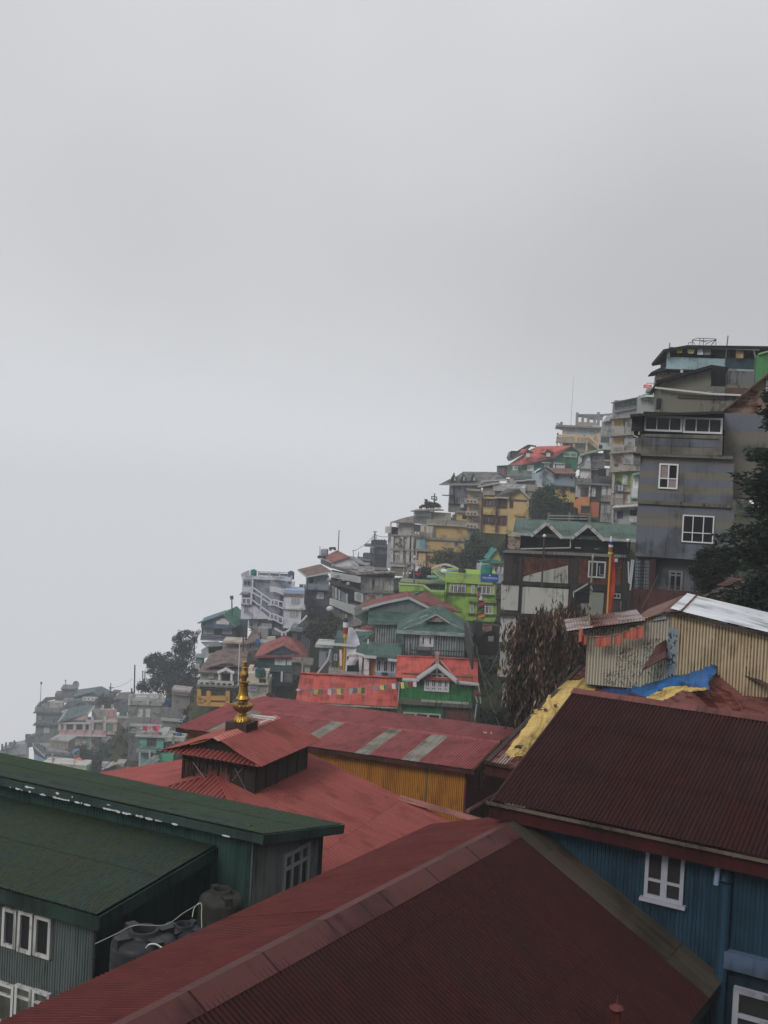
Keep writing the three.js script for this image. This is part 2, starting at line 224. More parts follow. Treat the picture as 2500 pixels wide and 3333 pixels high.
// ================= foreground roofs; paint of the nearest houses darkened in place of shade =================
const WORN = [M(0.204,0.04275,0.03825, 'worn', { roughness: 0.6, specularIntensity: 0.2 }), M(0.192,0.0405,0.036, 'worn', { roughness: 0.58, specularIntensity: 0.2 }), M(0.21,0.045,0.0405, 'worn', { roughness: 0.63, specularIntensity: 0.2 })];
const WORN2 = [M(0.07817,0.01167,0.01256, 'worn', { roughness: 0.55, specularIntensity: 0.2 }), M(0.07461,0.01167,0.01212, 'worn', { roughness: 0.5, specularIntensity: 0.2 }), M(0.08172,0.01256,0.01301, 'worn', { roughness: 0.58, specularIntensity: 0.2 })];  // darker copy of WORN for near slopes, shade put into the base colour
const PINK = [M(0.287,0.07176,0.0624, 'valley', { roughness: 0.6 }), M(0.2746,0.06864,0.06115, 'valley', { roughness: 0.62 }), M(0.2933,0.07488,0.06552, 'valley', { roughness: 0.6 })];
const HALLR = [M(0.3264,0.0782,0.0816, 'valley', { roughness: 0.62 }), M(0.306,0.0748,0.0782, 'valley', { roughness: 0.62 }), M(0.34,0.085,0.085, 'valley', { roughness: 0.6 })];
const capR = M(0.09,0.03,0.027, 'plaster', { roughness: 0.65 }), mossy = M(0.065,0.055,0.04, 'grime');

{ // the nearest red roof, seen from above across its ridge
const A = P(1690,2672,27), R = azv(32.7), Dn = azv(122.7), base = thing('red_roof_house', 'nearest house, long dark red corrugated roof crossing the bottom of the view', 'house', V(A.x, A.y, A.z), 0);
const O0 = V(0,0,0), wn = 5.09, hn = 2.74, wf = 3.0, hf = 0.95, s0 = -17.5, s1 = 0.55;
const nearEave = Dn.clone().multiplyScalar(wn).addScaledVector(UPV, -hn), farEave = Dn.clone().multiplyScalar(-wf).addScaledVector(UPV, -hf);
const Ln = Math.hypot(wn, hn), Lf = Math.hypot(wf, hf), Tn = nearEave.clone().multiplyScalar(-1 / Ln), Tf = farEave.clone().multiplyScalar(-1 / Lf);
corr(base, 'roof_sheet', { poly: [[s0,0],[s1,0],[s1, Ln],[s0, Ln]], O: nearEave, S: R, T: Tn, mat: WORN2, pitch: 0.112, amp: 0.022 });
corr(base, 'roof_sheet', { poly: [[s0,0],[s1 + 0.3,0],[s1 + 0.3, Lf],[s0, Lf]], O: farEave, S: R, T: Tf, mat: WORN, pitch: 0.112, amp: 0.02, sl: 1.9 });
const rp = (s, v) => v.clone().addScaledVector(R, s);
const Nn = R.clone().cross(Tn).normalize(); if (Nn.y < 0) Nn.negate(); const Nf = R.clone().cross(Tf).normalize(); if (Nf.y < 0) Nf.negate();
for (let s = s0; s < s1 + 0.3; s += 1.83) { const e = Math.min(s + 1.88, s1 + 0.32), lift = 0.05, top = UPV.clone().multiplyScalar(lift + 0.012);
const q = (t, T, N) => T.clone().multiplyScalar(-t).addScaledVector(N, lift);
mesh('ridge_cap', [plate([rp(s, q(0.42, Tn, Nn)), rp(e, q(0.42, Tn, Nn)), rp(e, top), rp(s, top)],0.006), plate([rp(s, q(0.3, Tf, Nf)), rp(e, q(0.3, Tf, Nf)), rp(e, top), rp(s, top)],0.006)], capR, base); }
mesh('ridge_cap', [bar(rp(s1 + 0.1, Tn.clone().multiplyScalar(-0.42)), rp(s1 + 0.1, V(0,0.06,0)), 0.5,0.1)], mossy, base);
for (let t = 0; t < Ln; t += 1.15) { // flat flashing sheets over the verge
const e = Math.min(t + 1.22, Ln + 0.05), q = (s, tt, h) => rp(s, nearEave.clone().addScaledVector(Tn, tt)).addScaledVector(Nn, h), w = 0.85 + rr(-0.08,0.08), l = 0.055 + 0.006 * ((t * 10) % 3);
mesh('flashing', [plate([q(s1 - 1.25, t, l), q(s1 + 0.12, t, l + 0.03), q(s1 + 0.12, e, l + 0.03), q(s1 - 1.25, e, l)],0.006), plate([q(s1 + 0.12, t, l + 0.03), q(s1 + w, t, l - 0.03), q(s1 + w, e, l - 0.03), q(s1 + 0.12, e, l + 0.03)],0.006)], pick([mossy, M(0.075,0.055,0.042, 'grime'), M(0.06,0.05,0.036, 'grime')]), base);
}
mesh('barge_board', [bar(rp(s1 + 0.55, nearEave.clone().addScaledVector(UPV, -0.3)), rp(s1 + 0.55, V(0,-0.3,0)), 0.05,0.3)], M(0.03,0.022,0.02, 'grime'), base);
mesh('fascia', [bar(rp(s0, nearEave.clone().addScaledVector(UPV, -0.12)), rp(s1 + 0.5, nearEave.clone().addScaledVector(UPV, -0.12)), 0.04,0.2), bar(rp(s0, farEave.clone().addScaledVector(UPV, -0.1)), rp(s1 + 0.7, farEave.clone().addScaledVector(UPV, -0.1)), 0.03,0.1)], M(0.03,0.028,0.028, 'grime'), base);
// walls under the roof
const wallq = (s, d, y) => rp(s, Dn.clone().multiplyScalar(d)).addScaledVector(UPV, y);
const side = new THREE.Matrix4().makeBasis(R, UPV, R.clone().cross(UPV)); // local x = ridge, z = towards the slope in view
const bodyG = [bx(s0, s1 - 0.3,-12,-hn - 0.05,0, wn - 0.7), bx(s0, s1 - 0.3,-12,-hf - 0.25,-(wf - 0.5), 0)]; for (const g of bodyG) g.applyMatrix4(side);
mesh('wall', bodyG, M(0.09,0.055,0.05, 'grime'), base);
base.userData.keep = 1; delete base.userData.keep;
// a red vent pipe stands on this roof
const n0 = Nn.clone(), p0 = A.clone(), bp = hit(2000,3420, p0, n0), tp = hit(2016,3236, bp, V(0,0,1).applyQuaternion(CQ)), vp = thing('vent_pipe', 'dark red capped vent pipe standing on the nearest red roof', 'pipe', bp);
const hp = tp.y - bp.y; mesh('pipe', [rod(V(0,-0.3,0), V(0, hp - 0.33,0), 0.085,14)], M(0.1,0.02,0.02, 'grime', { roughness: 0.5 }), vp);
const lp = new THREE.LatheGeometry([[0.0, hp - 0.32],[0.1, hp - 0.32],[0.145, hp - 0.28],[0.15, hp - 0.25],[0.1, hp - 0.22],[0.05, hp - 0.19],[0.02, hp - 0.17],[0.012, hp - 0.02],[0, hp]].map((p) => new THREE.Vector2(...p)), 18);
mesh('cap', lp, M(0.12,0.03,0.028, 'grime', { roughness: 0.5 }), vp);
}

{ // blue house with the dark red roof on the right
const f = house('blue_house', 'blue plank-walled house under a wide dark red corrugated roof with gutter', 'house', 'F', 1607,2608,27,-30.6, { nobase: 1 }), r = f.root;
const tp = f.on(0,0,1880,2246), run = -tp.z, ph = Math.atan2(tp.y, run), L = Math.hypot(run, tp.y), T = V(0, Math.sin(ph), -Math.cos(ph)), Xr = 13;
const red = (sa, ta) => pick(WORN2);
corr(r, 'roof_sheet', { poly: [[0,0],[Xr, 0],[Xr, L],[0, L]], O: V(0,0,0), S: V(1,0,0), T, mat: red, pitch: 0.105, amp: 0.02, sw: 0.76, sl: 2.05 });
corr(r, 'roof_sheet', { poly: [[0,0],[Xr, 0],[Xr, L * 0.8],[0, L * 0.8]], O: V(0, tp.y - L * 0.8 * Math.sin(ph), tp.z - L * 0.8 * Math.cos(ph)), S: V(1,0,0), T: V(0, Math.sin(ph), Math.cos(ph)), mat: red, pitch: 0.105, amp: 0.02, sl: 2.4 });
for (let x = -0.12; x < Xr; x += 1.83) { const e = Math.min(x + 1.86, Xr), h = 0.045 + 0.003 * (Math.round(x) & 1), q = (xx, d, s) => V(xx, tp.y + h - d * Math.sin(ph), tp.z + s * d * Math.cos(ph)); mesh('ridge_cap', [plate([q(x, 0.3,1), q(e, 0.3,1), q(e, -0.02,1), q(x, -0.02,1)],0.006), plate([q(e, 0.3,-1), q(x, 0.3,-1), q(x, -0.02,1), q(e, -0.02,1)],0.006)], M(0.15,0.05,0.045, 'grime', { roughness: 0.6 }), r); }
const maroon = M(0.045,0.0072,0.0078, 'grime', { roughness: 0.55 });
mesh('fascia', [bx(-0.12, Xr, -0.44,-0.03,-0.06,-0.015)], maroon, r);
const gm = M(0.12,0.1,0.08, 'grime', { roughness: 0.5 });
mesh('gutter', [bx(-0.14, Xr, -0.075,-0.06,-0.012,0.13), bx(-0.14, Xr, -0.06,-0.012,0.118,0.13), bx(-0.16,-0.14,-0.075,-0.005,-0.012,0.13), bx(-0.14, Xr, -0.012,0.0,0.112,0.136)], gm, r);
for (let x = 0.4; x < Xr; x += 1.1) mesh('gutter_bracket', bx(x, x + 0.025,-0.095,-0.078,-0.012,0.14), gm, r);
mesh('barge_board', bar(V(-0.1,-0.22,-0.03), V(-0.1, tp.y - 0.22, tp.z), 0.05,0.36), maroon, r);
mesh('soffit', bx(-0.05, Xr, -0.4,-0.38,-0.62,-0.065), M(0.05,0.02,0.02, 'grime'), r);
// wall of narrow vertical planks
const zw = -0.62, lw = 0.3, w1 = f.pt(0,0,0), blue = [M(0.012,0.038,0.064, 'grime', { roughness: 0.6 }), M(0.0128,0.04,0.068, 'grime', { roughness: 0.6 }), M(0.0112,0.036,0.06, 'grime', { roughness: 0.6 })];
const g = new Fr(r, new THREE.Matrix4(), 'h'), px = g.pt(1260,900, zw).x, [wa, wb, wc, wd] = g.rect(555,170,910,640, zw), yb = g.pt(1500,1290, zw).y;
mesh('wall', [bx(lw, Xr, -13,-0.4, zw - 0.3, zw - 0.03), bx(lw, lw + 0.3,-13,-0.4,-9, zw - 0.03)], M(0.012,0.03,0.05, 'grime'), r);
for (let x = lw; x < px - 0.1; x += 0.098) { const e = x + 0.09; if (e > wa && x < wb) { mesh('plank', bx(x, e, -8, wc - 0.02, zw - 0.028, zw), pick(blue), r); if (wd < -0.45) mesh('plank', bx(x, e, wd, -0.4, zw - 0.028, zw), pick(blue), r); } else mesh('plank', bx(x, e, -8,-0.4, zw - 0.028, zw), pick(blue), r); }
for (let x = px + 0.17; x < Xr; x += 0.098) mesh('plank', bx(x, x + 0.093, yb + 0.02,-0.4, zw - 0.03, zw - 0.004), pick(blue), r);
const wf = M(0.33,0.34,0.4, 'plaster', { roughness: 0.5 }), dk = [M(0.03,0.028,0.028, 'cloth', { roughness: 0.3 })];
g.w(555,175,910,640,2,[0.36], { n: zw, fm: wf, pm: dk, t: 0.09, mt: 0.15, d: 0.07, sill: 1, panes: 1 });
mesh('downpipe', [rod(V(px, -8, zw + 0.1), V(px, g.pt(1300,480, zw).y, zw + 0.1), 0.15,16), rod(V(px, g.pt(1300,480, zw).y, zw + 0.1), V(px, g.pt(1300,480, zw).y + 0.22, zw - 0.05), 0.15,16)], M(0.02,0.055,0.09, 'grime', { roughness: 0.5 }), r);
const sp = g.pt(1205,400, zw + 0.22); mesh('drain_spout', [rod(V(sp.x - 0.02, sp.y - 0.25, sp.z), V(sp.x + 0.01, sp.y + 0.2, sp.z), 0.065,12), rod(V(sp.x + 0.01, sp.y + 0.2, sp.z), V(sp.x + 0.01, sp.y + 0.25, sp.z), 0.085,12)], M(0.22,0.28,0.4, 'plaster', { roughness: 0.4 }), r);
// the lighter beam and the lower window beneath it
g.b('beam', 1235,1262,2600,1425,0.5, M(0.075,0.115,0.18, 'plaster', { roughness: 0.5 }), zw + 0.22);
g.w(1330,1500,2150,2300,2,[0.68], { n: zw, fm: wf, pm: dk, t: 0.13, mt: 0.05, d: 0.12, panes: 1 });
}

{ // green house, two roofs at different levels
const f = house('green_house', 'house with two stepped mossy green corrugated roofs and white windows', 'house', 'f', 880,360,23.2,-26, { nobase: 1 }), r = f.root;
const moss = [M(0.054,0.0729,0.0594, 'mossShade', { roughness: 0.7 }), M(0.0486,0.0702,0.0621, 'mossShade', { roughness: 0.68 }), M(0.0567,0.0756,0.0594, 'mossShade', { roughness: 0.72 })];
const dgreen = M(0.022,0.045,0.038, 'grime', { roughness: 0.6 }), Xl = -8.5;
const F0 = new Fr(r, new THREE.Matrix4(), 'F'), vt = F0.on(0,0,705,2752), zU = vt.z, ph = Math.atan2(vt.y, -vt.z), L = Math.hypot(vt.y, vt.z) + 0.15, T = V(0, Math.sin(ph), -Math.cos(ph));
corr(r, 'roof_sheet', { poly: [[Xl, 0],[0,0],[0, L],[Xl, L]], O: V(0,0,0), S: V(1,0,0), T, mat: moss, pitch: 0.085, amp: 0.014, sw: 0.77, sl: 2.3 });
mesh('fascia', [bx(Xl, 0.02,-0.34,-0.03,-0.05,-0.012)], dgreen, r);
mesh('barge_board', bar(V(0.03,-0.17,-0.03), V(0.03, vt.y - 0.17, zU), 0.045,0.3), dgreen, r);
// upper roof falls away to the back
const zE = zU + 0.42, ec = new Fr(r, new THREE.Matrix4(), 'g').pt(700,322, zE), Xu = ec.x, bk = F0.on(0, Xu, 1117,2683), Lu = Math.hypot(bk.y - ec.y, bk.z - ec.z), Tu = V(0, (bk.y - ec.y) / Lu, (bk.z - ec.z) / Lu);
void ('green', vt.toArray().map((x) => x.toFixed(2)), 'ec', ec.toArray().map((x) => x.toFixed(2)), 'bk', bk.toArray().map((x) => x.toFixed(2)));
corr(r, 'roof_sheet', { poly: [[Xl - 3,0],[Xu, 0],[Xu, Lu],[Xl - 3, Lu]], O: V(0, ec.y, ec.z), S: V(1,0,0), T: Tu, mat: [M(0.05625,0.08438,0.05906, 'mossShade', { roughness: 0.7 }), M(0.05344,0.07875,0.05625, 'mossShade', { roughness: 0.7 })], pitch: 0.09, amp: 0.014, sl: 2.4 });
const fg = M(0.03,0.055,0.048, 'grime', { roughness: 0.55 });
mesh('fascia', [bx(Xl - 3, Xu, ec.y - 0.24, ec.y - 0.02, zE - 0.05, zE - 0.012)], fg, r);
for (let i = 0; i < 46; i++) { const x = i < 30 ? -1.2 - rr(0,6.5) : ec.x - rr(0.5,8), w = rr(0.02,0.22), hh = rr(0.012,0.035), y = ec.y - 0.235 + rr(0,0.02) + (i % 9 == 0 ? 0.12 : 0); mesh('peeling_paint', new THREE.CircleGeometry(1,9).scale(w * 0.6, hh, 1).translate(x, y, zE - 0.006), M(0.6,0.62,0.62, 'plaster'), r); }
mesh('barge_board', bar(V(Xu + 0.02, ec.y - 0.13, zE), V(Xu + 0.02, bk.y - 0.13, bk.z), 0.045,0.24), fg, r);
mesh('soffit', plate([V(Xl - 3, ec.y - 0.03, zE - 0.06), V(Xu - 0.02, ec.y - 0.03, zE - 0.06), V(Xu - 0.02, bk.y - 0.03, bk.z), V(Xl - 3, bk.y - 0.03, bk.z)],0.03), M(0.03,0.035,0.03, 'grime'), r);
// upper walls
const xw = Xu - 0.5, G = new Fr(r, new THREE.Matrix4(), 'g'), zb = bk.z + 0.35, yt = ec.y - 0.06, ytb = bk.y - 0.06;
const wallG = M(0.028,0.05,0.045, 'grime'), wg = prism([[0,-12],[-zb + zU, -12],[-zb + zU, ytb],[0, yt]],0.2); // right side wall, sloping top
const mS = new THREE.Matrix4().makeBasis(V(0,0,-1), UPV, V(1,0,0)).setPosition(xw, 0, zU); wg.applyMatrix4(mS);
mesh('wall', wg, M(0.16,0.175,0.17, 'grime'), r);
corr(r, 'wall_sheet', { poly: [[0,0],[xw - Xl, 0],[xw - Xl, 3.3],[0,3.3]], O: V(Xl, yt - 3.3, zU), S: V(1,0,0), T: UPV, mat: [M(0.025,0.06,0.052, 'grime'), M(0.022,0.052,0.046, 'grime')], pitch: 0.1, amp: 0.01, sl: 3.3 });
mesh('wall', bx(Xl, xw - 0.21,-12, yt, zU - 0.25, zU - 0.03), wallG, r);
mesh('wall', bx(Xl - 1, xw - 0.3,-12, ytb - 0.1, zb + 0.05, zb + 0.2), wallG, r);
const sd = G.side('R', xw), grey = M(0.3,0.31,0.31, 'plaster', { roughness: 0.5 });
// side window: three lights below, three small ones above
sd.w(868,445,1098,1120,3,[0.79], { n: 0.002, fm: grey, pm: [C.dark, M(0.06,0.06,0.07, 'cloth')], t: 0.12, d: 0.08, panes: 1 });
mesh('corner_board', bx(xw - 0.02, xw + 0.025,-12, yt - 0.02, zU - 0.02, zU + 0.03), M(0.08,0.09,0.085, 'grime'), r);
mesh('corner_board', bx(xw - 0.02, xw + 0.03,-12, ytb - 0.02, zb - 0.1, zb + 0.08), M(0.02,0.022,0.022, 'grime'), r);
// lower walls
const zl = -0.42, xr = F0.pt(296,3080, zl).x, H = new Fr(r, new THREE.Matrix4(), 'f');
const [qa, qb, qc, qd] = H.rect(35,300,480,725, zl);
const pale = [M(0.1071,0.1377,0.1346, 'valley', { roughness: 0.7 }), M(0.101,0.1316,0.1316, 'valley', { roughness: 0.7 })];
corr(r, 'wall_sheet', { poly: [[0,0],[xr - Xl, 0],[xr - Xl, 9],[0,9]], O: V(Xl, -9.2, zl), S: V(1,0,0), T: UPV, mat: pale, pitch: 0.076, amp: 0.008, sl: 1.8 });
mesh('wall', [bx(Xl, xr, -12,-0.25, zl - 0.2, zl - 0.03), bx(xr - 0.2, xr, -12, vt.y - 0.5, zU, zl - 0.21)], M(0.02,0.032,0.03, 'grime'), r);
const peel = M(0.5,0.51,0.51, 'mould', { roughness: 0.6 });
for (const [x0, y0, x1, y1] of [[40,290,165,640],[180,318,310,690],[325,362,475,730]]) H.w(x0, y0, x1, y1,1,[], { n: zl + 0.02, fm: peel, pm: C.dark, t: 0.075, d: 0.09 });
for (const [x0, y0, x1, y1] of [[-20,960,140,1330],[150,985,300,1380],[305,1030,460,1430]]) H.w(x0, y0, x1, y1,1,[0.72], { n: zl + 0.02, fm: peel, pm: M(0.1,0.1,0.09, 'grime'), t: 0.07, d: 0.09, panes: 1 });
const dp = H.pt(838,620, zl + 0.06); mesh('downpipe', [rod(V(dp.x, -9, dp.z), V(dp.x, -0.3, dp.z), 0.06,10), rod(V(dp.x, H.pt(840,730, zl).y, dp.z), V(dp.x, H.pt(840,730, zl).y + 0.06, dp.z), 0.075,10)], M(0.07,0.08,0.078, 'grime'), r);
}

// round black water tanks in the gap beside the green house
function waterTank(name, label, pos, R, h, mat, group, lugs = 4, turn = 0.4, lid) {
const t = thing(name, label, 'water tank', pos, turn / DEG, group), p = (a) => new THREE.Vector2(a[0] * R, a[1] * h);
const prof = [[0.98,0],[1,0.02]]; for (let i = 0; i < 5; i++) { const y = 0.08 + i * 0.13; prof.push([1, y],[1.012, y + 0.02],[1.012, y + 0.045],[1, y + 0.065]); }
prof.push([1,0.76],[0.99,0.8],[0.93,0.86],[0.78,0.9],[0.56,0.915],[0.46,0.92],[0.46,0.985],[0.42,1.0],[0.37,1.0],[0.365,0.93],[0.36,0.8]);
mesh('barrel', new THREE.LatheGeometry(prof.map(p), 40), mat, t);
mesh('opening', new THREE.CircleGeometry(0.37 * R, 24).rotateX(-Math.PI / 2).translate(0,0.86 * h, 0), C.black, t);
if (lid) mesh('lid', new THREE.CylinderGeometry(0.46 * R, 0.48 * R, 0.06 * h, 24).translate(0,1.03 * h, 0), lid, t);
for (let i = 0; i < lugs; i++) { const a = i / lugs * 2 * Math.PI + 0.3, g = bx(-0.2 * R, 0.2 * R, 0.74 * h, 0.95 * h, 0.5 * R, 0.97 * R); const q = g.attributes.position; for (let k = 0; k < q.count; k++) if (q.getY(k) > 0.8 * h && q.getZ(k) > 0.7 * R) q.setX(k, q.getX(k) * 0.8); g.computeVertexNormals(); g.rotateY(a); mesh('lug', g, mat, t); }
return t;
}
{ const blk = M(0.03,0.033,0.036, 'grime', { roughness: 0.45 }), dust = M(0.036,0.036,0.032, 'grime', { roughness: 0.6 });
const top = (x, y, d, R, h) => { const p = P(x, y, d); p.y -= h; return p; };
waterTank('water_tank', 'big black plastic water tank without lid, nearest the green house corner', top(470,3022,22.6,0.66,1.5), 0.68,1.5, blk);
waterTank('water_tank', 'small dark water tank squeezed between two larger tanks', top(600,3006,23.6,0.45,1.2), 0.45,1.2, M(0.035,0.038,0.045, 'grime', { roughness: 0.4 }), null, 4,0.9);
waterTank('water_tank', 'dusty olive black water tank against the dark green wall', top(722,2892,25.4,0.56,1.35), 0.53,1.35, dust, null, 2,0.2);
const hose = (name, label, pts, r, m) => { const o = mesh(name, new THREE.TubeGeometry(new THREE.CatmullRomCurve3(pts.map((q) => P(...q))), 40, r, 6), m); tag(o, label, 'hose'); return o; };
hose('hose', 'pale hose running from the green house downpipe to the tanks', [[310,3072,22.74],[378,3040,22.55],[440,3012,22.18],[538,3010,22.46],[600,2970,23.01],[655,2938,23.48]],0.009, M(0.3,0.3,0.27));
hose('hose', 'pale hose looped over a rod and hanging by the olive tank', [[626,2985,23.48],[632,2958,23.57],[648,2940,23.57],[655,2942,23.57],[656,2980,23.48],[657,3020,23.39]],0.01, M(0.35,0.43,0.32));
hose('hose', 'white pipe looped on the side of the biggest black tank', [[475,3085,21.90],[487,3074,21.81],[505,3073,21.81],[528,3085,21.81]],0.016, M(0.55,0.55,0.55));
}

{ // prayer hall: the pink red roof with its lantern
const f = house('prayer_hall', 'hall with faded red corrugated hip roof carrying a small roofed lantern', 'temple hall', 'a', 1060,948,38,-22.5, { nobase: 1 }), r = f.root;
const back = f.on(0,0,1520,745), xl = f.pt(290,840,0).x, zB = back.z - 0.15, xc = xl / 2, ap = f.on(0, xc, 695,722), ridgeY = ap.y, zG = ap.z;
void ('lantern', 'back', back.toArray().map((x) => x.toFixed(2)), 'xl', xl.toFixed(2), 'apex', ap.toArray().map((x) => x.toFixed(2)));
// lantern roof: long slopes left and right, skirt in front under a gablet
const lan = new THREE.Group(); lan.name = 'roof_lantern'; r.add(lan);
const hw = -xc, Ls = Math.hypot(hw, ridgeY), Tr = V(-hw, ridgeY, 0).normalize(), Tl = V(hw, ridgeY, 0).normalize();
const zG2 = Math.min(zG, -0.25), kz = clamp(zG2 / -hw, 0,0.9);
const sk = { pitch: 0.19, amp: 0.026, seg: 6 };
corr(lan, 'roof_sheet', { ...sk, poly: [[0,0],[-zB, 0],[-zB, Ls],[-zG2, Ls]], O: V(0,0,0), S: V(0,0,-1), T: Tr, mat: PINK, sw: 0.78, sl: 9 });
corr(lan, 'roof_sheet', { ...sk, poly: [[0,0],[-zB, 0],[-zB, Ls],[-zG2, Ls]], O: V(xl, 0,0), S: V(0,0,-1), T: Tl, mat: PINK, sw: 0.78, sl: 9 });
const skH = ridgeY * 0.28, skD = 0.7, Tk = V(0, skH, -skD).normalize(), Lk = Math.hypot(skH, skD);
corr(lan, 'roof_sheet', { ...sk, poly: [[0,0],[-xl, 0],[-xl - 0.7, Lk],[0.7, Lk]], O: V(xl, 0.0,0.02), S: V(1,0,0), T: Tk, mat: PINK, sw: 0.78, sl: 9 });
mesh('hip_cap', [bar(V(-0.03,0.05,0.0), V(-0.72, skH + 0.07,-skD), 0.16,0.012), bar(V(xl + 0.03,0.05,0.0), V(xl + 0.72, skH + 0.07,-skD), 0.16,0.012)], PINK[0], lan);
const gab = prism([[xl + 0.75, skH * 0.9],[-0.75, skH * 0.9],[xc, ridgeY - 0.06]],0.04); gab.translate(0,0, zG2 - 0.32); mesh('gablet', gab, M(0.028,0.02,0.018, 'grime'), lan);
const cap = (z0, z1) => mesh('ridge_cap', [plate([V(xc + 0.26, ridgeY - 0.26 * ridgeY / hw + 0.045, z0), V(xc + 0.26, ridgeY - 0.26 * ridgeY / hw + 0.045, z1), V(xc, ridgeY + 0.055, z1), V(xc, ridgeY + 0.055, z0)],0.008), plate([V(xc - 0.26, ridgeY - 0.26 * ridgeY / hw + 0.045, z1), V(xc - 0.26, ridgeY - 0.26 * ridgeY / hw + 0.045, z0), V(xc, ridgeY + 0.055, z0), V(xc, ridgeY + 0.055, z1)],0.008)], M(0.5,0.2,0.17, 'grime', { roughness: 0.55 }), lan);
cap(zG2 + 0.12, zB);
// lantern box: brown panels right, wire mesh in front
const H = f.pt(940,1150,-0.42).y, o = 0.42, pw = M(0.05,0.036,0.03, 'grime'), pd = M(0.02,0.016,0.014, 'grime');
const x0 = xl + o + 0.3, x1 = -o, z0 = -o, z1 = zB + o, nP = 5;
for (let i = 0; i < nP; i++) { const a = z0 + (z1 - z0) * i / nP, b = z0 + (z1 - z0) * (i + 1) / nP; mesh('lantern_panel', bx(x1 - 0.05, x1, H, -0.02, a - 0.03, b + 0.03), pw, lan); mesh('lantern_post', bx(x1 - 0.06, x1 + 0.035, H, -0.02, a - 0.03, a + 0.03), pd, lan); }
mesh('lantern_post', bx(x1 - 0.06, x1 + 0.035, H, -0.02, z1 - 0.03, z1 + 0.03), pd, lan);
mesh('lantern_floor', bx(x0, x1 - 0.06, H - 0.3, H + 0.02, z1, z0 - 0.03), pd, lan);
mesh('lantern_panel', [bx(x0, x0 + 0.04, H, 0.1, z1, z0 - 0.03), bx(x0 + 0.05, x1 - 0.06, H, 0.1, z1, z1 + 0.04)], pw, lan);
for (let i = 0; i <= 6; i++) { const x = x0 + (x1 - x0) * i / 6; mesh('lantern_post', bx(x - 0.025, x + 0.025, H, 0.08, z0 - 0.025, z0 + 0.025), i % 3 == 0 ? pd : M(0.03,0.022,0.02, 'grime'), lan); }
mesh('lantern_rail', [bx(x0, x1,-0.3,-0.26, z0 - 0.02, z0 + 0.03), bx(x0, x1, H, H + 0.05, z0 - 0.02, z0 + 0.03)], pd, lan);
const mg = []; for (let i = 0; i < 46; i++) { const x = x0 + (x1 - x0) * (0.02 + 0.62 * i / 46); mg.push(rod(V(x, H, z0 + 0.012), V(x + rr(-0.08,0.08), -0.05, z0 + 0.012), 0.006,4)); }
tag(mesh('wire_mesh', mg, M(0.22,0.16,0.13, 'grime'), lan), 'pale wires filling the front bays', null, null, 'stuff');
mesh('lantern_panel', bx(x0 + (x1 - x0) * 0.66, x1 - 0.07, H + 0.06,-0.04, z0 - 0.06, z0 - 0.03), M(0.032,0.024,0.022, 'grime'), lan);
mesh('brace', [rod(V(x0 + 0.5,-0.3, z0 + 0.1), V(x0 + 1.7, H + 0.05, z0 + 0.5), 0.018), rod(V(x1 - 0.8,-0.25, z0 + 0.06), V(x1 - 0.2, H + 0.05, z0 + 0.1), 0.012), rod(V(x1 - 0.5,-0.2, z0 + 0.05), V(x1 - 0.9,-0.75, z0 + 0.08), 0.01)], M(0.2,0.16,0.14), lan);
mesh('flashing', [plate([V(x1 + 0.34, H - 0.16, z0 + 0.3), V(x1 + 0.34, H - 0.16, z1 - 0.2), V(x1, H + 0.02, z1 - 0.2), V(x1, H + 0.02, z0 + 0.3)],0.01)], M(0.09,0.06,0.05, 'grime'), lan);
// main roof
const F0 = new Fr(r, new THREE.Matrix4(), 'F'); const H0 = H + 0.03; let zb = zB - 0.2; for (let i = 0; i < 60; i++) { const a = F0.on(2, zb, 985,2446), b = F0.on(2, zb, 1300,2596), tt = (a.y - b.y) / (b.x - a.x); if (a.y + (a.x - x1) * tt > H0) zb -= 0.1; else break; }
let e1 = F0.on(2, zb, 985,2446), e2 = F0.on(2, zb, 1300,2596); const ph = Math.atan2(e1.y - e2.y, e2.x - e1.x);
const tanp = Math.tan(ph), yr = e1.y + (e1.x - xc) * tanp, xe = 8.6, zf = z0 - 0.15, kf = 5.4, yat = (x) => yr - Math.abs(x - xc) * tanp;
void ('zb', zb, 'px tests', [[1065,2840],[1250,2750],[1400,2680]].map(([x, y]) => { const a = F0.on(2,0, x, y), d = F0.dir(x, y); const nn = V(Math.sin(ph), Math.cos(ph), 0), p0 = V(xc, yr, 0); const c = F0.cam, t = (p0.clone().sub(c).dot(nn)) / d.dot(nn); const q = c.clone().addScaledVector(d, t); return [q.x.toFixed(1), q.z.toFixed(1), t.toFixed(1)].join(); }));
void ('hall roof pitch', ph / DEG, 'yr', yr, 'y at lantern base right', yat(x1), 'H', H, 'e2', e2.toArray());
const Lr = (xe - xc) / Math.cos(ph), Tm = V(-Math.cos(ph), Math.sin(ph), 0), k = (xe - xc);
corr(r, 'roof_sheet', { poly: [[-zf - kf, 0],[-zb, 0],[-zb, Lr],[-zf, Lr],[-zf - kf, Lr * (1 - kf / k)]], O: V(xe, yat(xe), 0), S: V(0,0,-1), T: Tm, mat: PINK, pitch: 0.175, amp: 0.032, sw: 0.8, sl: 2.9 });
const lk = 9.2, Ll = lk / Math.cos(ph), zb2 = zb; corr(r, 'roof_sheet', { poly: [[-zf - kf, 0],[-zb2,0],[-zb2, Ll],[-zf, Ll],[-zf - kf, Ll * (1 - kf / lk)]], O: V(xc - lk, yr - lk * tanp, 0), S: V(0,0,-1), T: V(Math.cos(ph), Math.sin(ph), 0), mat: PINK, pitch: 0.175, amp: 0.032, sw: 0.8, sl: 2.9 });
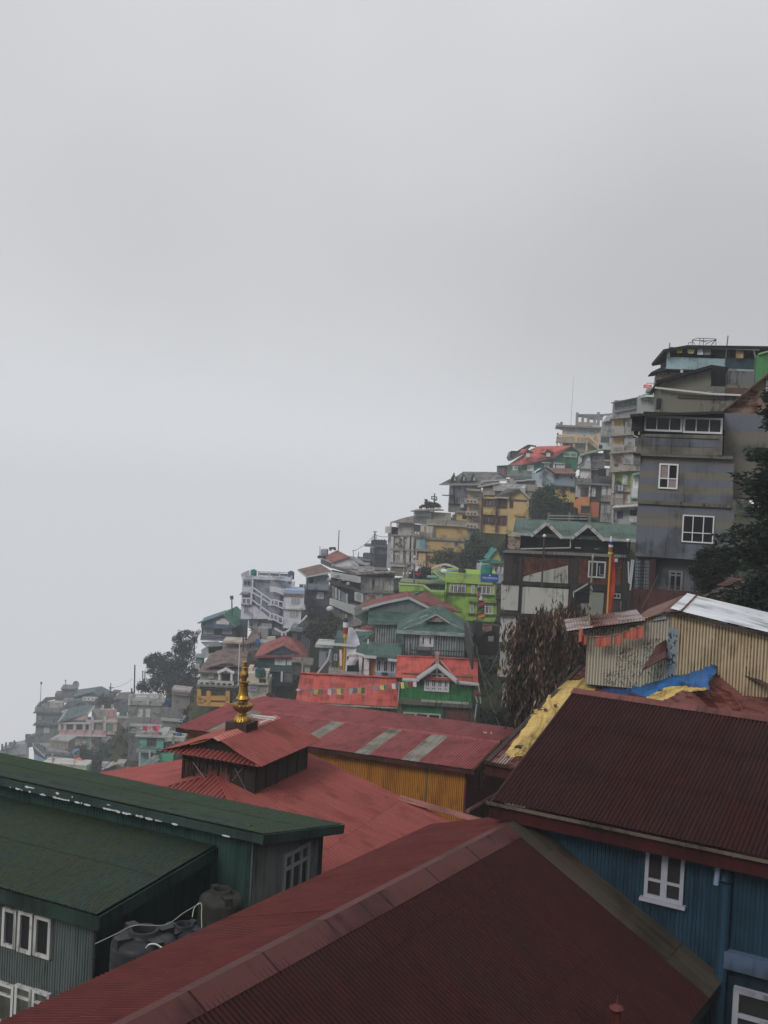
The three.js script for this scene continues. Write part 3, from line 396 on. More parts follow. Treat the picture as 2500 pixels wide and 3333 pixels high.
corr(r, 'roof_sheet', { poly: [[-kf, 0],[kf, 0],[0, Lr * kf / k]], O: V(xc, yr - kf * tanp, zf + kf), S: V(1,0,0), T: V(0, Math.sin(ph), -Math.cos(ph)), mat: PINK, pitch: 0.175, amp: 0.032, sw: 0.8, sl: 2.9 });
mesh('hip_cap', [bar(V(xc, yr + 0.05, zf), V(xc - kf, yr - kf * tanp + 0.05, zf + kf), 0.14,0.015), bar(V(xc, yr + 0.05, zf), V(xc + kf, yr - kf * tanp + 0.05, zf + kf), 0.2,0.02)], PINK[0], r);
mesh('barge_board', [bar(V(xc, yr - 0.08, zb - 0.02), V(xe, yat(xe) - 0.08, zb - 0.02), 0.04,0.16), bar(V(xc, yr - 0.08, zb - 0.02), V(xc - lk, yr - lk * tanp - 0.08, zb - 0.02), 0.04,0.16)], M(0.2,0.05,0.045, 'grime'), r);
mesh('wall', [bx(xc - lk + 0.6, xe - 0.6, yat(xe) - 5, yat(xe) - 0.1, zb + 0.3, zf + kf - 0.6)], M(0.2,0.1,0.04, 'grime'), r);
mesh('flashing', [bar(V(e2.x, e2.y + 0.03, zb + 0.1), V(e2.x + 3.4, e2.y + 0.03 - 3.4 * tanp * 0.6, zb - 0.5), 0.7,0.02)], M(0.33,0.13,0.11, 'grime'), r);
// plinth and gilded finial on the lantern ridge
const bxp = (x, y) => f.on(0,0, x, y); const bs = f.pd(918,570,34.5), pz = zB * 0.48, ps = 0.45, pt0 = yat;
const topY = f.on(2, pz, 918,585).y, pxx = xc; void ('plinth top', topY, 'ridge', ridgeY, 'pz', pz, 'x at', f.on(2, pz, 918,585).x, 'xc', xc);
const fx = f.on(2, pz, 918,585).x;
mesh('plinth', [bx(fx - ps, fx + ps, ridgeY - 0.55, topY, pz - ps, pz + ps)], M(0.055,0.03,0.025, 'grime', { roughness: 0.6 }), lan);
const wp = V(fx, topY, pz).applyMatrix4(r.matrixWorld), gold = M(0.5,0.3,0.06, 'grime', { metalness: 0.9, roughness: 0.32 }), gold2 = M(0.34,0.2,0.07, 'grime', { metalness: 0.85, roughness: 0.38 });
const fin = thing('roof_finial', 'gilded temple finial of stacked lotus, bell and bud on brown plinth', 'finial', wp, 20);
const sc = 2.28 / 700, q = (l) => l.map(([a, b]) => new THREE.Vector2(a * sc, (935 - b) * sc));   // radii and heights read off in view R
const lathe = (l) => new THREE.LatheGeometry(q(l), 36);
mesh('foot', lathe([[0,935],[95,935],[97,928],[80,912],[62,890],[52,868],[56,862],[50,850],[56,842],[44,836]]), gold, fin);
for (let i = 0; i < 14; i++) { const a = i / 14 * Math.PI * 2, s = new THREE.SphereGeometry(1,10,8).scale(20 * sc, 46 * sc, 9 * sc).rotateX(-0.62).translate(0, (935 - 896) * sc, 74 * sc).rotateY(a); mesh('petal', s, gold, fin); }
mesh('lotus_bowl', lathe([[40,838],[58,826],[85,805],[108,775],[120,750],[116,735],[84,722],[64,715],[56,700]]), gold2, fin);
for (let i = 0; i < 16; i++) { const a = i / 16 * Math.PI * 2, s = new THREE.SphereGeometry(1,10,8).scale(25 * sc, 44 * sc, 13 * sc).rotateX(0.55).translate(0, (935 - 775) * sc, 100 * sc).rotateY(a), tip = new THREE.SphereGeometry(1,8,6).scale(13 * sc, 9 * sc, 16 * sc).translate(0, (935 - 738) * sc, 121 * sc).rotateY(a); mesh('petal', s, gold2, fin); mesh('petal_tip', tip, gold2, fin); }
mesh('neck', lathe([[54,716],[60,708],[50,700],[58,690],[50,682],[52,676]]), gold2, fin);
mesh('bell', lathe([[40,684],[84,676],[85,664],[70,654],[58,625],[52,580],[48,535],[46,524]]), gold, fin);
mesh('ring', lathe([[46,526],[54,518],[48,508],[54,500],[44,490],[56,486],[68,474],[66,464],[40,458],[30,452]]), gold2, fin);
for (let i = 0; i < 8; i++) { const a = i / 8 * Math.PI * 2; mesh('petal', new THREE.SphereGeometry(1,10,8).scale(24 * sc, 9 * sc, 14 * sc).translate(0, (935 - 470) * sc, 58 * sc).rotateY(a), gold2, fin); }
mesh('vase', lathe([[26,458],[34,440],[46,400],[44,380],[34,350],[26,322],[34,310],[26,298],[22,294]]), gold, fin);
for (let i = 0; i < 6; i++) { const a = i / 6 * Math.PI * 2 + 0.3; mesh('leaf', new THREE.SphereGeometry(1,10,8).scale(13 * sc, 38 * sc, 7 * sc).rotateX(-0.2).translate(0, (935 - 385) * sc, 42 * sc).rotateY(a), gold2, fin); }
mesh('bud', lathe([[18,298],[26,290],[27,272],[22,262],[28,248],[26,236],[16,228],[0,225]]), gold, fin);
// white board lying behind the plinth
const w0 = at('a', 985,538,41), wt2 = thing('white_strip', 'white wooden strips lying on the hall roof behind the gilded finial', 'wood strip', w0); for (const [a, b] of [[[985,538],[1180,560]],[[1000,552],[1170,575]],[[1055,600],[1140,566]]]) mesh('strip', bar(at('a', ...a, 41).sub(w0), at('a', ...b, 41).sub(w0), 0.09,0.04), C.trim, wt2);
}

{ // long hall with ochre wall
const f = house('long_hall', 'long low hall, ochre corrugated wall and red roof with grey skylight sheets', 'hall', 'b', 1325,326,49,-20, { nobase: 1 }), r = f.root, F0 = new Fr(r, new THREE.Matrix4(), 'F');
const xl = F0.pt(575,2368,0).x, rt = f.on(0,0,1505,140), run = -rt.z, ph = Math.atan2(rt.y, run), L = Math.hypot(rt.y, run);
void ('long hall', xl, rt.toArray(), ph / DEG);
const sky = M(0.27,0.26,0.22, 'grime'), T = V(0, Math.sin(ph), -Math.cos(ph)), n = Math.ceil(-xl / 0.8), cols = [];
const sx = [[890,1005],[505,620],[90,190]].map(([a, b]) => (f.pt(a, 250,0).x + f.pt(b, 250,0).x) / 2), lx = F0.pt(660,2372,0).x + 0.3; sx.push(lx);
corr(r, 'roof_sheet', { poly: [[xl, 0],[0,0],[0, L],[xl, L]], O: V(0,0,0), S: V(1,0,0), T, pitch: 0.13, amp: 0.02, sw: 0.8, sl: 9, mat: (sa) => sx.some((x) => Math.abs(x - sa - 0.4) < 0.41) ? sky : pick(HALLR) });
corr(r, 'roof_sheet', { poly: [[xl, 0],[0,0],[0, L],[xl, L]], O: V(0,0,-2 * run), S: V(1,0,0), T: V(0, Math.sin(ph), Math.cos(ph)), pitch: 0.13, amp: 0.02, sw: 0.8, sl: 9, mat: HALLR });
for (let x = xl; x < -0.01; x += 1.83) { const e = Math.min(x + 1.86,0.03), h = 0.04 + 0.004 * (Math.round(x) & 1); mesh('ridge_cap', [plate([V(x, rt.y + h - 0.16, rt.z + 0.45), V(e, rt.y + h - 0.16, rt.z + 0.45), V(e, rt.y + h + 0.05, rt.z), V(x, rt.y + h + 0.05, rt.z)],0.01), plate([V(e, rt.y + h - 0.16, rt.z - 0.45), V(x, rt.y + h - 0.16, rt.z - 0.45), V(x, rt.y + h + 0.05, rt.z), V(e, rt.y + h + 0.05, rt.z)],0.01)], pick(HALLR), r); }
mesh('fascia', [bx(xl - 0.03,0.03,-0.2,-0.02,-0.06,-0.01)], M(0.07,0.02,0.018, 'grime'), r);
mesh('barge_board', [bar(V(0.03,-0.1,0), V(0.03, rt.y - 0.1, rt.z), 0.05,0.22), bar(V(0.03,-0.1,-2 * run), V(0.03, rt.y - 0.1, rt.z), 0.05,0.22)], M(0.12,0.05,0.035, 'grime'), r);
mesh('barge_board', [bar(V(xl - 0.03,-0.1,0), V(xl - 0.03, rt.y - 0.1, rt.z), 0.05,0.22)], M(0.05,0.02,0.02, 'grime'), r);
const zw = -0.55, xe = f.pt(1272,450, zw).x;
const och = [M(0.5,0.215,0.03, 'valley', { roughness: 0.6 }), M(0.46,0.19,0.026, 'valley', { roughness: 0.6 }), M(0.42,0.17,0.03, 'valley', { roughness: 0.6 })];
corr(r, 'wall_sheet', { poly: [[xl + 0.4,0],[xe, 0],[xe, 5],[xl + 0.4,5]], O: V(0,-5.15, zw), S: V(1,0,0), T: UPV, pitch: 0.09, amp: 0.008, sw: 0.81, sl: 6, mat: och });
for (const x of [f.pt(1012,430, zw).x]) mesh('wall_batten', bx(x - 0.03, x + 0.03,-5,-0.2, zw, zw + 0.05), M(0.16,0.13,0.09, 'grime'), r);
mesh('corner_board', bx(xe - 0.02, xe + 0.06,-5.2,-0.2, zw - 0.05, zw + 0.04), M(0.12,0.025,0.022, 'grime'), r);
const dr = M(0.075,0.011,0.011, 'grime', { roughness: 0.7 });
mesh('wall', [bx(xl + 0.4, xe, -5.2,-0.15, zw - 0.15, zw - 0.02), bx(xe - 0.15, xe, -5.2,-0.05,-2 * run + 0.4, zw - 0.16)], dr, r);
const gb = prism([[0.4,-0.1],[2 * run - 0.4,-0.1],[run, rt.y - 0.12]],0.15); gb.applyMatrix4(new THREE.Matrix4().makeBasis(V(0,0,-1), UPV, V(1,0,0)).setPosition(xe, 0,0)); mesh('gable', gb, dr, r);
const sd = f.side('R', xe); sd.w(1368,335,1402,440,2,[0.5], { n: 0.01, fm: M(0.14,0.05,0.035, 'grime'), pm: M(0.1,0.06,0.04, 'grime'), t: 0.07 });
const q0 = sd.pt(1290,602,0.25), q1 = sd.pt(1482,488,0.25); const dpg = rod(q0, q1,0.1,12); dpg.applyMatrix4(sd.m); mesh('gutter_pipe', dpg, M(0.2,0.09,0.08, 'grime'), r);
}
// ================= sheds, tarpaulins and houses in the middle distance =================
const camInv = camera.matrixWorld.clone().invert();
const dep = (w) => -w.clone().applyMatrix4(camInv).z;
const toW = (f, p) => p.clone().applyMatrix4(f.m).applyMatrix4(f.root.matrixWorld);

// cloth laid over a plane: two edge polylines given in pixels, wrinkled
function drape(name, label, cat, v, plane, e0, e1, mat, o = {}) {
const { nu = 60, nv = 26, amp = 0.05, lift = 0.05, group } = o, N = plane.n.clone(); if (N.y < 0) N.negate();
const along = (e, t) => { const k = t * (e.length - 1), i = Math.min(Math.floor(k), e.length - 2), q = k - i; const [x, y] = [e[i][0] + (e[i + 1][0] - e[i][0]) * q, e[i][1] + (e[i + 1][1] - e[i][1]) * q]; return hit(...pxv(v, x, y), plane.p, plane.n); };
const g = new THREE.PlaneGeometry(1,1, nu, nv), p = g.attributes.position, uv = g.attributes.uv, sd = o.seed || 1; let O = null;
for (let j = 0; j <= nv; j++) for (let i = 0; i <= nu; i++) {
const t = i / nu, s = j / nv, a = along(e0, t), b = along(e1, t), q = a.clone().lerp(b, s), ed = Math.min(s, 1 - s, t, 1 - t);
const w = fbm(t * 9 + s * 4, s * 5 - t * 3,64,64, sd, 4) - 0.5, fold = Math.pow(1 - Math.abs(2 * fbm(t * 6 + s * 3.3, s * 1.3,64,64, sd + 9,3) - 1), 7);
const jag = ed < 0.02 ? (vn(t * 40, s * 40,64,64, sd + 3) - 0.5) * 0.14 : 0;
q.addScaledVector(N, lift + amp * (w * 1.6 + fold * 1.7)); q.x += jag; q.y -= ed < 0.02 ? lift * 0.8 : 0;
O = O || q.clone(); const k = j * (nu + 1) + i; p.setXYZ(k, q.x - O.x, q.y - O.y, q.z - O.z); uv.setXY(k, t * 6, s * 3);
}
g.computeVertexNormals(); const r = mesh(name, g, mat, scene, O); return tag(r, label, cat, group);
}
const yellowT = M(0.52,0.37,0.12, 'grime', { roughness: 0.55, specularIntensity: 0.5 }), blueT = M(0.025,0.12,0.32, 'grime', { roughness: 0.5, specularIntensity: 0.5 }), shadedBlueT = M(0.02,0.055,0.17, 'cloth', { roughness: 0.55 });  // last one: darker copy of the blue sheet, shade put into its colour

let hipFace, hipMain;
{ // low dark red roof under the tarpaulins
const f = house('hip_roof_house', 'low red-brown hip roof half covered by yellow and blue tarpaulins', 'house', 'F', 1592,2482,33,-30.6, { nobase: 1 }), r = f.root, tp = f.on(0,0,1897,2170), L = Math.hypot(tp.y, tp.z), T = V(0, tp.y / L, tp.z / L);
void ('hip main', tp.toArray());
const O = r.position.clone(), Ny = V(0,-tp.z / L, tp.y / L).applyAxisAngle(UPV, r.rotation.y); hipMain = { p: O, n: Ny };
const rm = [M(0.14,0.055,0.048, 'rust'), M(0.16,0.06,0.05, 'rust')];
corr(r, 'roof_sheet', { poly: [[0,0],[7,0],[7, L],[0, L]], O: V(0,0,0), S: V(1,0,0), T, mat: rm, pitch: 0.09, amp: 0.012 });
mesh('verge_cap', [bar(V(-0.05,0.03,0.02), V(-0.05, tp.y + 0.03, tp.z), 0.16,0.05)], M(0.055,0.04,0.038, 'grime'), r);
mesh('fascia', [bx(-0.15,7,-0.4,-0.04,-0.06,-0.01)], M(0.07,0.022,0.02, 'grime'), r);
mesh('gutter', [bx(-0.15,7,-0.05,0.0,0.0,0.1)], M(0.05,0.03,0.028, 'grime'), r);
mesh('patch', [plate([V(0.1,0.03,-0.05), V(0.55,0.03,-0.05), V(0.6,0.03 + tp.y * 0.09, tp.z * 0.09), V(0.25,0.03 + tp.y * 0.09, tp.z * 0.09)],0.01)], M(0.3,0.3,0.31, 'grime'), r);
mesh('wall', [bx(0.4,7,-9,-0.4, tp.z - 1,-0.5)], M(0.12,0.13,0.13, 'grime'), r);
// the hipped part behind: one face up to the apex under the blue sheet, one face to the right
const vA = hit(...pxv('d', 560,1012), O, Ny), vB = hit(...pxv('d', 330,1150), O, Ny), dA = dep(vA), ap = at('d', 1200,838, dA - 0.7), loc = (w) => r.worldToLocal(w.clone());
const n2 = vA.clone().sub(vB).cross(ap.clone().sub(vB)).normalize(); if (n2.y < 0) n2.negate(); void ('apex face normal', n2.toArray(), 'dA', dA, dep(vB));
hipFace = { p: vB, n: n2 };
const low = hit(...pxv('d', 760,1330), vB, n2), rt = at('d', 1900,1190, dA - 3.4), rb = at('d', 1300,1420, dA - 4.3);
mesh('hip_face', [plate([loc(vB), loc(low), loc(ap), loc(vA)],0.06)], rm[0], r);
const e3 = loc(rt).sub(loc(low)), S3 = loc(rb).sub(loc(low)).normalize(), apl = loc(ap);
{ const o3 = loc(low), N3 = S3.clone().cross(apl.clone().sub(o3)).normalize(), T3 = N3.clone().cross(S3).normalize(), q = (w) => { const d = w.clone().sub(o3); return [d.dot(S3), d.dot(T3)]; };
const R3 = q(loc(rt)); corr(r, 'roof_sheet', { poly: [[0,0], q(loc(rb)), R3, q(apl)], O: o3, S: S3, T: T3, mat: [M(0.17,0.062,0.05, 'rust'), M(0.155,0.06,0.05, 'rust')], pitch: 0.085, amp: 0.01, sl: 5 }); }
mesh('hip_cap', [bar(apl.clone().add(V(0,0.05,0)), loc(rt).add(V(0,0.05,0)), 0.3,0.02)], M(0.1,0.06,0.052, 'grime'), r);
}
drape('tarpaulin', 'crumpled yellow tarpaulin hanging down the left edge of the low roof', 'tarpaulin', 'c', hipMain, [[408,1020],[412,950],[540,800],[628,660],[640,630],[700,560],[830,430],[950,332],[1010,330]],[[640,1010],[760,940],[880,800],[1000,640],[1080,560],[1150,470],[1190,420],[1280,370],[1420,300]], yellowT, { seed: 3, amp: 0.07, nu: 90, nv: 34 });
drape('tarpaulin', 'shaded part of the blue tarpaulin in the roof fold, darker tone painted in', 'tarpaulin', 'd', hipMain, [[45,1062],[150,1090],[380,1150],[470,1170]],[[100,1018],[250,1012],[470,1010],[620,1008]], shadedBlueT, { seed: 21, amp: 0.04 });
drape('tarpaulin', 'bright blue tarpaulin stretched up to the roof corner below the cream shed', 'tarpaulin', 'd', hipFace, [[385,1120],[580,1162],[720,1100],[870,1068],[1010,1085],[1120,1090],[1140,1010],[1190,960]],[[470,1065],[600,1012],[760,950],[900,915],[1000,880],[1120,835],[1160,828],[1205,842]], blueT, { seed: 33, amp: 0.05, nu: 80 });
drape('tarpaulin', 'yellow tarpaulin edge showing below the bright blue tarpaulin', 'tarpaulin', 'd', hipFace, [[560,1180],[700,1200],[800,1150],[900,1100],[960,1110],[1060,1105],[1110,1096]],[[600,1150],[720,1095],[860,1065],[930,1070],[1000,1085],[1060,1090],[1115,1085]], yellowT, { seed: 45, amp: 0.03, lift: 0.03, nv: 12 });
for (const [x, y, s, nm, lab, c] of [[515,948,0.085, 'stone', 'dark round stone weighing down the yellow tarpaulin near its foot', 0],[850,570,0.07, 'brick', 'brown brick lying on the yellow tarpaulin, uppermost of the weights', 1],[760,607,0.075, 'brick', 'long flat brick on the yellow tarpaulin below the uppermost brick', 1]]) {
const p = hit(...pxv('c', x, y), hipMain.p, hipMain.n).addScaledVector(UPV, 0.1), g = c ? new THREE.BoxGeometry(s * 3.2, s * 0.8, s * 1.3) : new THREE.IcosahedronGeometry(s, 2).scale(1.5,0.8,1.1), q = g.attributes.position; for (let i = 0; i < q.count; i++) q.setXYZ(i, q.getX(i) * (1 + 0.12 * Math.sin(i)), q.getY(i) * (1 + 0.1 * Math.cos(3 * i)), q.getZ(i)); g.rotateY(0.5 + c); g.computeVertexNormals(); tag(mesh(nm, g, c ? M(0.14,0.075,0.05, 'grime') : M(0.05,0.045,0.042, 'grime'), scene, p), lab, nm); }
for (const [a, b, l] of [[[478,968],[520,962], 'stick lying beside the dark stone on the yellow tarpaulin'],[[540,932],[592,925], 'stick pointing away from the dark stone on the yellow tarpaulin'],[[690,606],[735,602], 'short stick on the yellow tarpaulin beside the flat brick']]) { const p = hit(...pxv('c', ...a), hipMain.p, hipMain.n).addScaledVector(UPV, 0.09), q = hit(...pxv('c', ...b), hipMain.p, hipMain.n).addScaledVector(UPV, 0.09); tag(mesh('stick', rod(V(0,0,0), q.sub(p), 0.016), M(0.09,0.06,0.04), scene, p), l, 'stick'); }

let shedCorner;
{ // spotted tin shed
const f = house('tin_shed', 'pale corrugated shed with peeling black-flecked paint and lean-to roof', 'shed', 'd', 12,1000,37.5,-8, { nobase: 1 }), r = f.root;
const rt = f.pt(748,930), tl = f.pt(12,545), tr = f.pt(748,400); shedCorner = toW(f, rt); void ('shed', rt.toArray(), tl.toArray(), 'corner depth', dep(shedCorner));
corr(r, 'wall_sheet', { poly: [[0,-0.15],[rt.x, -0.2],[rt.x, tr.y],[0, tl.y + 0.1]], O: V(0,0,0), S: V(1,0,0), T: UPV, pitch: 0.1, amp: 0.016, sw: 0.88, sl: 9, mat: [M(0.46,0.44,0.38, 'flakeShade'), M(0.42,0.4,0.34, 'flakeShade'), M(0.44,0.42,0.35, 'flakeShade')] });
mesh('wall', [bx(0.02, rt.x, -0.15, tl.y - 0.1,-0.12,-0.03)], M(0.25,0.24,0.21, 'flake'), r);
{ const a13 = azv(11).applyAxisAngle(UPV, -r.rotation.y).multiplyScalar(3); const g = bar(V(0.03,0,-0.02), V(0.03,0,-0.02).add(a13), 0.06,4.4); g.translate(0,2.05,0); mesh('wall', g, M(0.25,0.24,0.21, 'flake'), r); }
f.v = 'F'; const c = [[1845,2058,0],[2098,2022,0],[2118,1986,1],[1908,2008,1]], dp = (x, y, n) => f.pt(x, y, n);
const a0 = dp(1845,2056,0.45), a1 = dp(2100,2021,0.45), rs = M(0.3,0.25,0.26, 'rust', { roughness: 0.6 });
const zt = -2.6, b0 = dp(1908,2008, zt), b1 = dp(2125,1982, zt); const S = a1.clone().sub(a0), Ls = S.length(); S.normalize(); const tt = b0.clone().sub(a0), T = tt.addScaledVector(S, -tt.dot(S)), Lt = T.length(); T.normalize();
corr(r, 'roof_sheet', { poly: [[0,0],[Ls, 0],[Ls, Lt],[0, Lt]], O: a0, S, T, pitch: 0.1, amp: 0.012, sw: 0.9, sl: 9, mat: [rs, M(0.24,0.14,0.13, 'rust'), M(0.34,0.3,0.31, 'rust')] });
f.v = 'd'; mesh('soffit', plate([a0.clone().add(V(0,-0.04,0)), a1.clone().add(V(0,-0.04,0)), a1.clone().add(V(0,0,-0.6)), a0.clone().add(V(0,0,-0.6))],0.03), M(0.05,0.035,0.03, 'grime'), r);
const w0 = f.pt(660,690,0.04), w1 = f.pt(742,640,0.04), w2 = f.pt(738,800,0.75), w3 = f.pt(525,915,0.75);
mesh('awning', [plate([w3, w2, w1, w0],0.04)], M(0.085,0.045,0.042, 'rust'), r);
mesh('scrap_sheet', [plate([f.pt(605,475,0.1), f.pt(745,455,0.1), f.pt(750,385,0.1), f.pt(690,420,0.1)],0.02)], M(0.42,0.46,0.5, 'grime'), r);
}
{ // cream shed under the white tin roof
const f = house('tin_shed', 'cream corrugated shed under a bright white sloping tin roof', 'shed', 'd', 752,930, dep(shedCorner) - 0.05,-20, { nobase: 1 }), r = f.root, tl = f.pt(756,372), tr = f.pt(1659,592), k = (tr.y - tl.y) / (tr.x - tl.x), X = 11;
void ('cream', tl.toArray(), tr.toArray());
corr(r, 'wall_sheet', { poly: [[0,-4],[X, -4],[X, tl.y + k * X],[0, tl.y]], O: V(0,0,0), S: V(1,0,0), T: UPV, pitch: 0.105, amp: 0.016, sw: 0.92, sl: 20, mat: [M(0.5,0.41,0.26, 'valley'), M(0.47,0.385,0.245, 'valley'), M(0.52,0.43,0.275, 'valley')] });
mesh('wall', [bx(0.02, X, -5, tl.y + k * X - 0.2,-0.2,-0.03)], M(0.2,0.16,0.1, 'grime'), r);
mesh('corner_board', [bx(-0.02,0.3,-1, tl.y - 0.6,0.02,0.05), bx(-0.05,-0.02,-1, tl.y - 0.3,-0.3,0.05)], M(0.2,0.24,0.29, 'flake'), r);
for (const [x, y, w, h] of [[1170,680,0.25,1.7],[1490,780,0.16,1.5],[845,480,0.2,0.8]]) { const p = f.pt(x, y, 0.022); for (let i = 0; i < 16; i++) mesh('rust_patch', new THREE.CircleGeometry(1,8).scale(rr(0.02,0.06), rr(0.03,0.11), 1).translate(p.x + rr(-w, w) * 0.6, p.y + rr(-h, h) / 2,0.021), M(0.09,0.07,0.055), r); }
const nf = 0.28, zb = -7.2, y0 = tl.y + 0.06, Lx = Math.hypot(X, k * X), Tu = V(-X, -k * X, 0).normalize();
corr(r, 'roof_sheet', { poly: [[-nf, 0],[-zb, 0],[-zb, Lx],[-nf, Lx]], O: V(X, y0 + k * X, 0), S: V(0,0,-1), T: Tu, pitch: 0.13, amp: 0.007, sw: 1.0, sl: 3.6, mat: [M(0.66,0.69,0.73, 'plaster', { roughness: 0.4 }), M(0.6,0.63,0.67, 'plaster', { roughness: 0.45 }), M(0.63,0.66,0.7, 'plaster', { roughness: 0.4 })] });
const rk = M(0.15,0.085,0.07, 'rust');
mesh('ridge_cap', [plate([V(-0.28, y0 - 0.12, nf + 0.05), V(0.42, y0 + k * 0.42 + 0.05, nf + 0.05), V(0.42, y0 + k * 0.42 + 0.05, zb), V(-0.28, y0 - 0.12, zb)],0.02)], rk, r);
mesh('roof_slope', [plate([V(-1.5, y0 - 0.75, nf), V(-0.2, y0 - 0.1, nf), V(-0.2, y0 - 0.1, zb), V(-1.5, y0 - 0.75, zb)],0.04)], M(0.2,0.13,0.11, 'rust'), r);
mesh('barge_board', [bar(V(0, y0 - 0.1, nf - 0.03), V(X, y0 + k * X - 0.1, nf - 0.03), 0.04,0.1)], M(0.05,0.045,0.04, 'grime'), r);
}
{ const f = house('shed', 'small grey tin-roofed shed peeping out behind the white roof', 'shed', 'F', 2330,1990,47,-24, { nobase: 1 }), r = f.root, g = M(0.24,0.22,0.22, 'rust'), a = f.pt(2290,1938,0.3), t = f.pt(2354,1908,0.3), b = f.pt(2540,1985,0.3), k = V(0,0,-6);
mesh('roof', [plate([a.clone().add(k), a, t, t.clone().add(k)],0.06), plate([b, b.clone().add(k), t.clone().add(k), t],0.06)], g, r); mesh('wall', [prism([[a.x + 0.3,-4],[b.x - 0.3,-4],[b.x - 0.3, b.y],[t.x, t.y - 0.15],[a.x + 0.3, a.y]],5)], M(0.2,0.18,0.16, 'rust'), r);
mesh('ridge_cap', [bar(t.clone().add(V(0,0.04,0.1)), t.clone().add(V(0,0.04,-6)), 0.5,0.03)], M(0.14,0.07,0.055, 'rust'), r); }
{ // five coral cloths on a line along the spotted shed
const cl = [[[-45,540],[-10,670], 'darkest and leftmost of the coral cloths on the shed line'],[[0,605],[25,680], 'narrow coral cloth at the corner of the spotted shed'],[[105,610],[240,700], 'widest coral cloth hanging on the spotted shed'],[[272,588],[350,692], 'coral cloth hanging between the widest one and the torn ones'],[[365,565],[412,630], 'small torn coral cloth on the shed line'],[[415,535],[475,650], 'long coral cloth left of the last one under the roof corner'],[[478,515],[538,630], 'last coral cloth at the roof corner of the spotted shed']];
const fr = scene.children.find((o) => o.name === 'tin_shed'), f = new Fr(fr, new THREE.Matrix4(), 'd');
for (const [a, b, l] of cl) { const [u0, u1, v0, v1] = f.rect(a[0], a[1], b[0], b[1],0.5), g = new THREE.PlaneGeometry(u1 - u0, v1 - v0,14,10), q = g.attributes.position, s0 = rr(0,9); for (let i = 0; i < q.count; i++) { const x = q.getX(i), y = q.getY(i), h = 0.5 - y / (v1 - v0); q.setZ(i, 0.05 * Math.sin(x * 14 + s0) * h + 0.03 * Math.sin(x * 31 + s0 * 2) * h); q.setX(i, x * (1 - 0.06 * h * Math.sin(s0))); q.setY(i, y + (h > 0.9 ? 0.05 * Math.sin(x * 9 + s0) : 0)); } g.computeVertexNormals(); const o = mesh('hanging_cloth', g, M(0.42 * rr(0.85,1.1), 0.12,0.085, 'cloth'), scene, toW(f, V((u0 + u1) / 2, (v0 + v1) / 2,0.5))); o.rotation.y = -8 * DEG; tag(o, l, 'cloth', 'coral cloths on the shed line'); }
const p = [[-60,540],[15,605],[240,606],[420,555],[545,508]].map(([x, y]) => toW(f, f.pt(x, y, 0.51))); tag(mesh('clothesline', new THREE.TubeGeometry(new THREE.CatmullRomCurve3(p.map((q) => q.clone().sub(p[0]))), 40,0.012,5), M(0.2,0.16,0.13), scene, p[0]), 'line carrying the coral cloths along the spotted shed', 'clothesline');
}

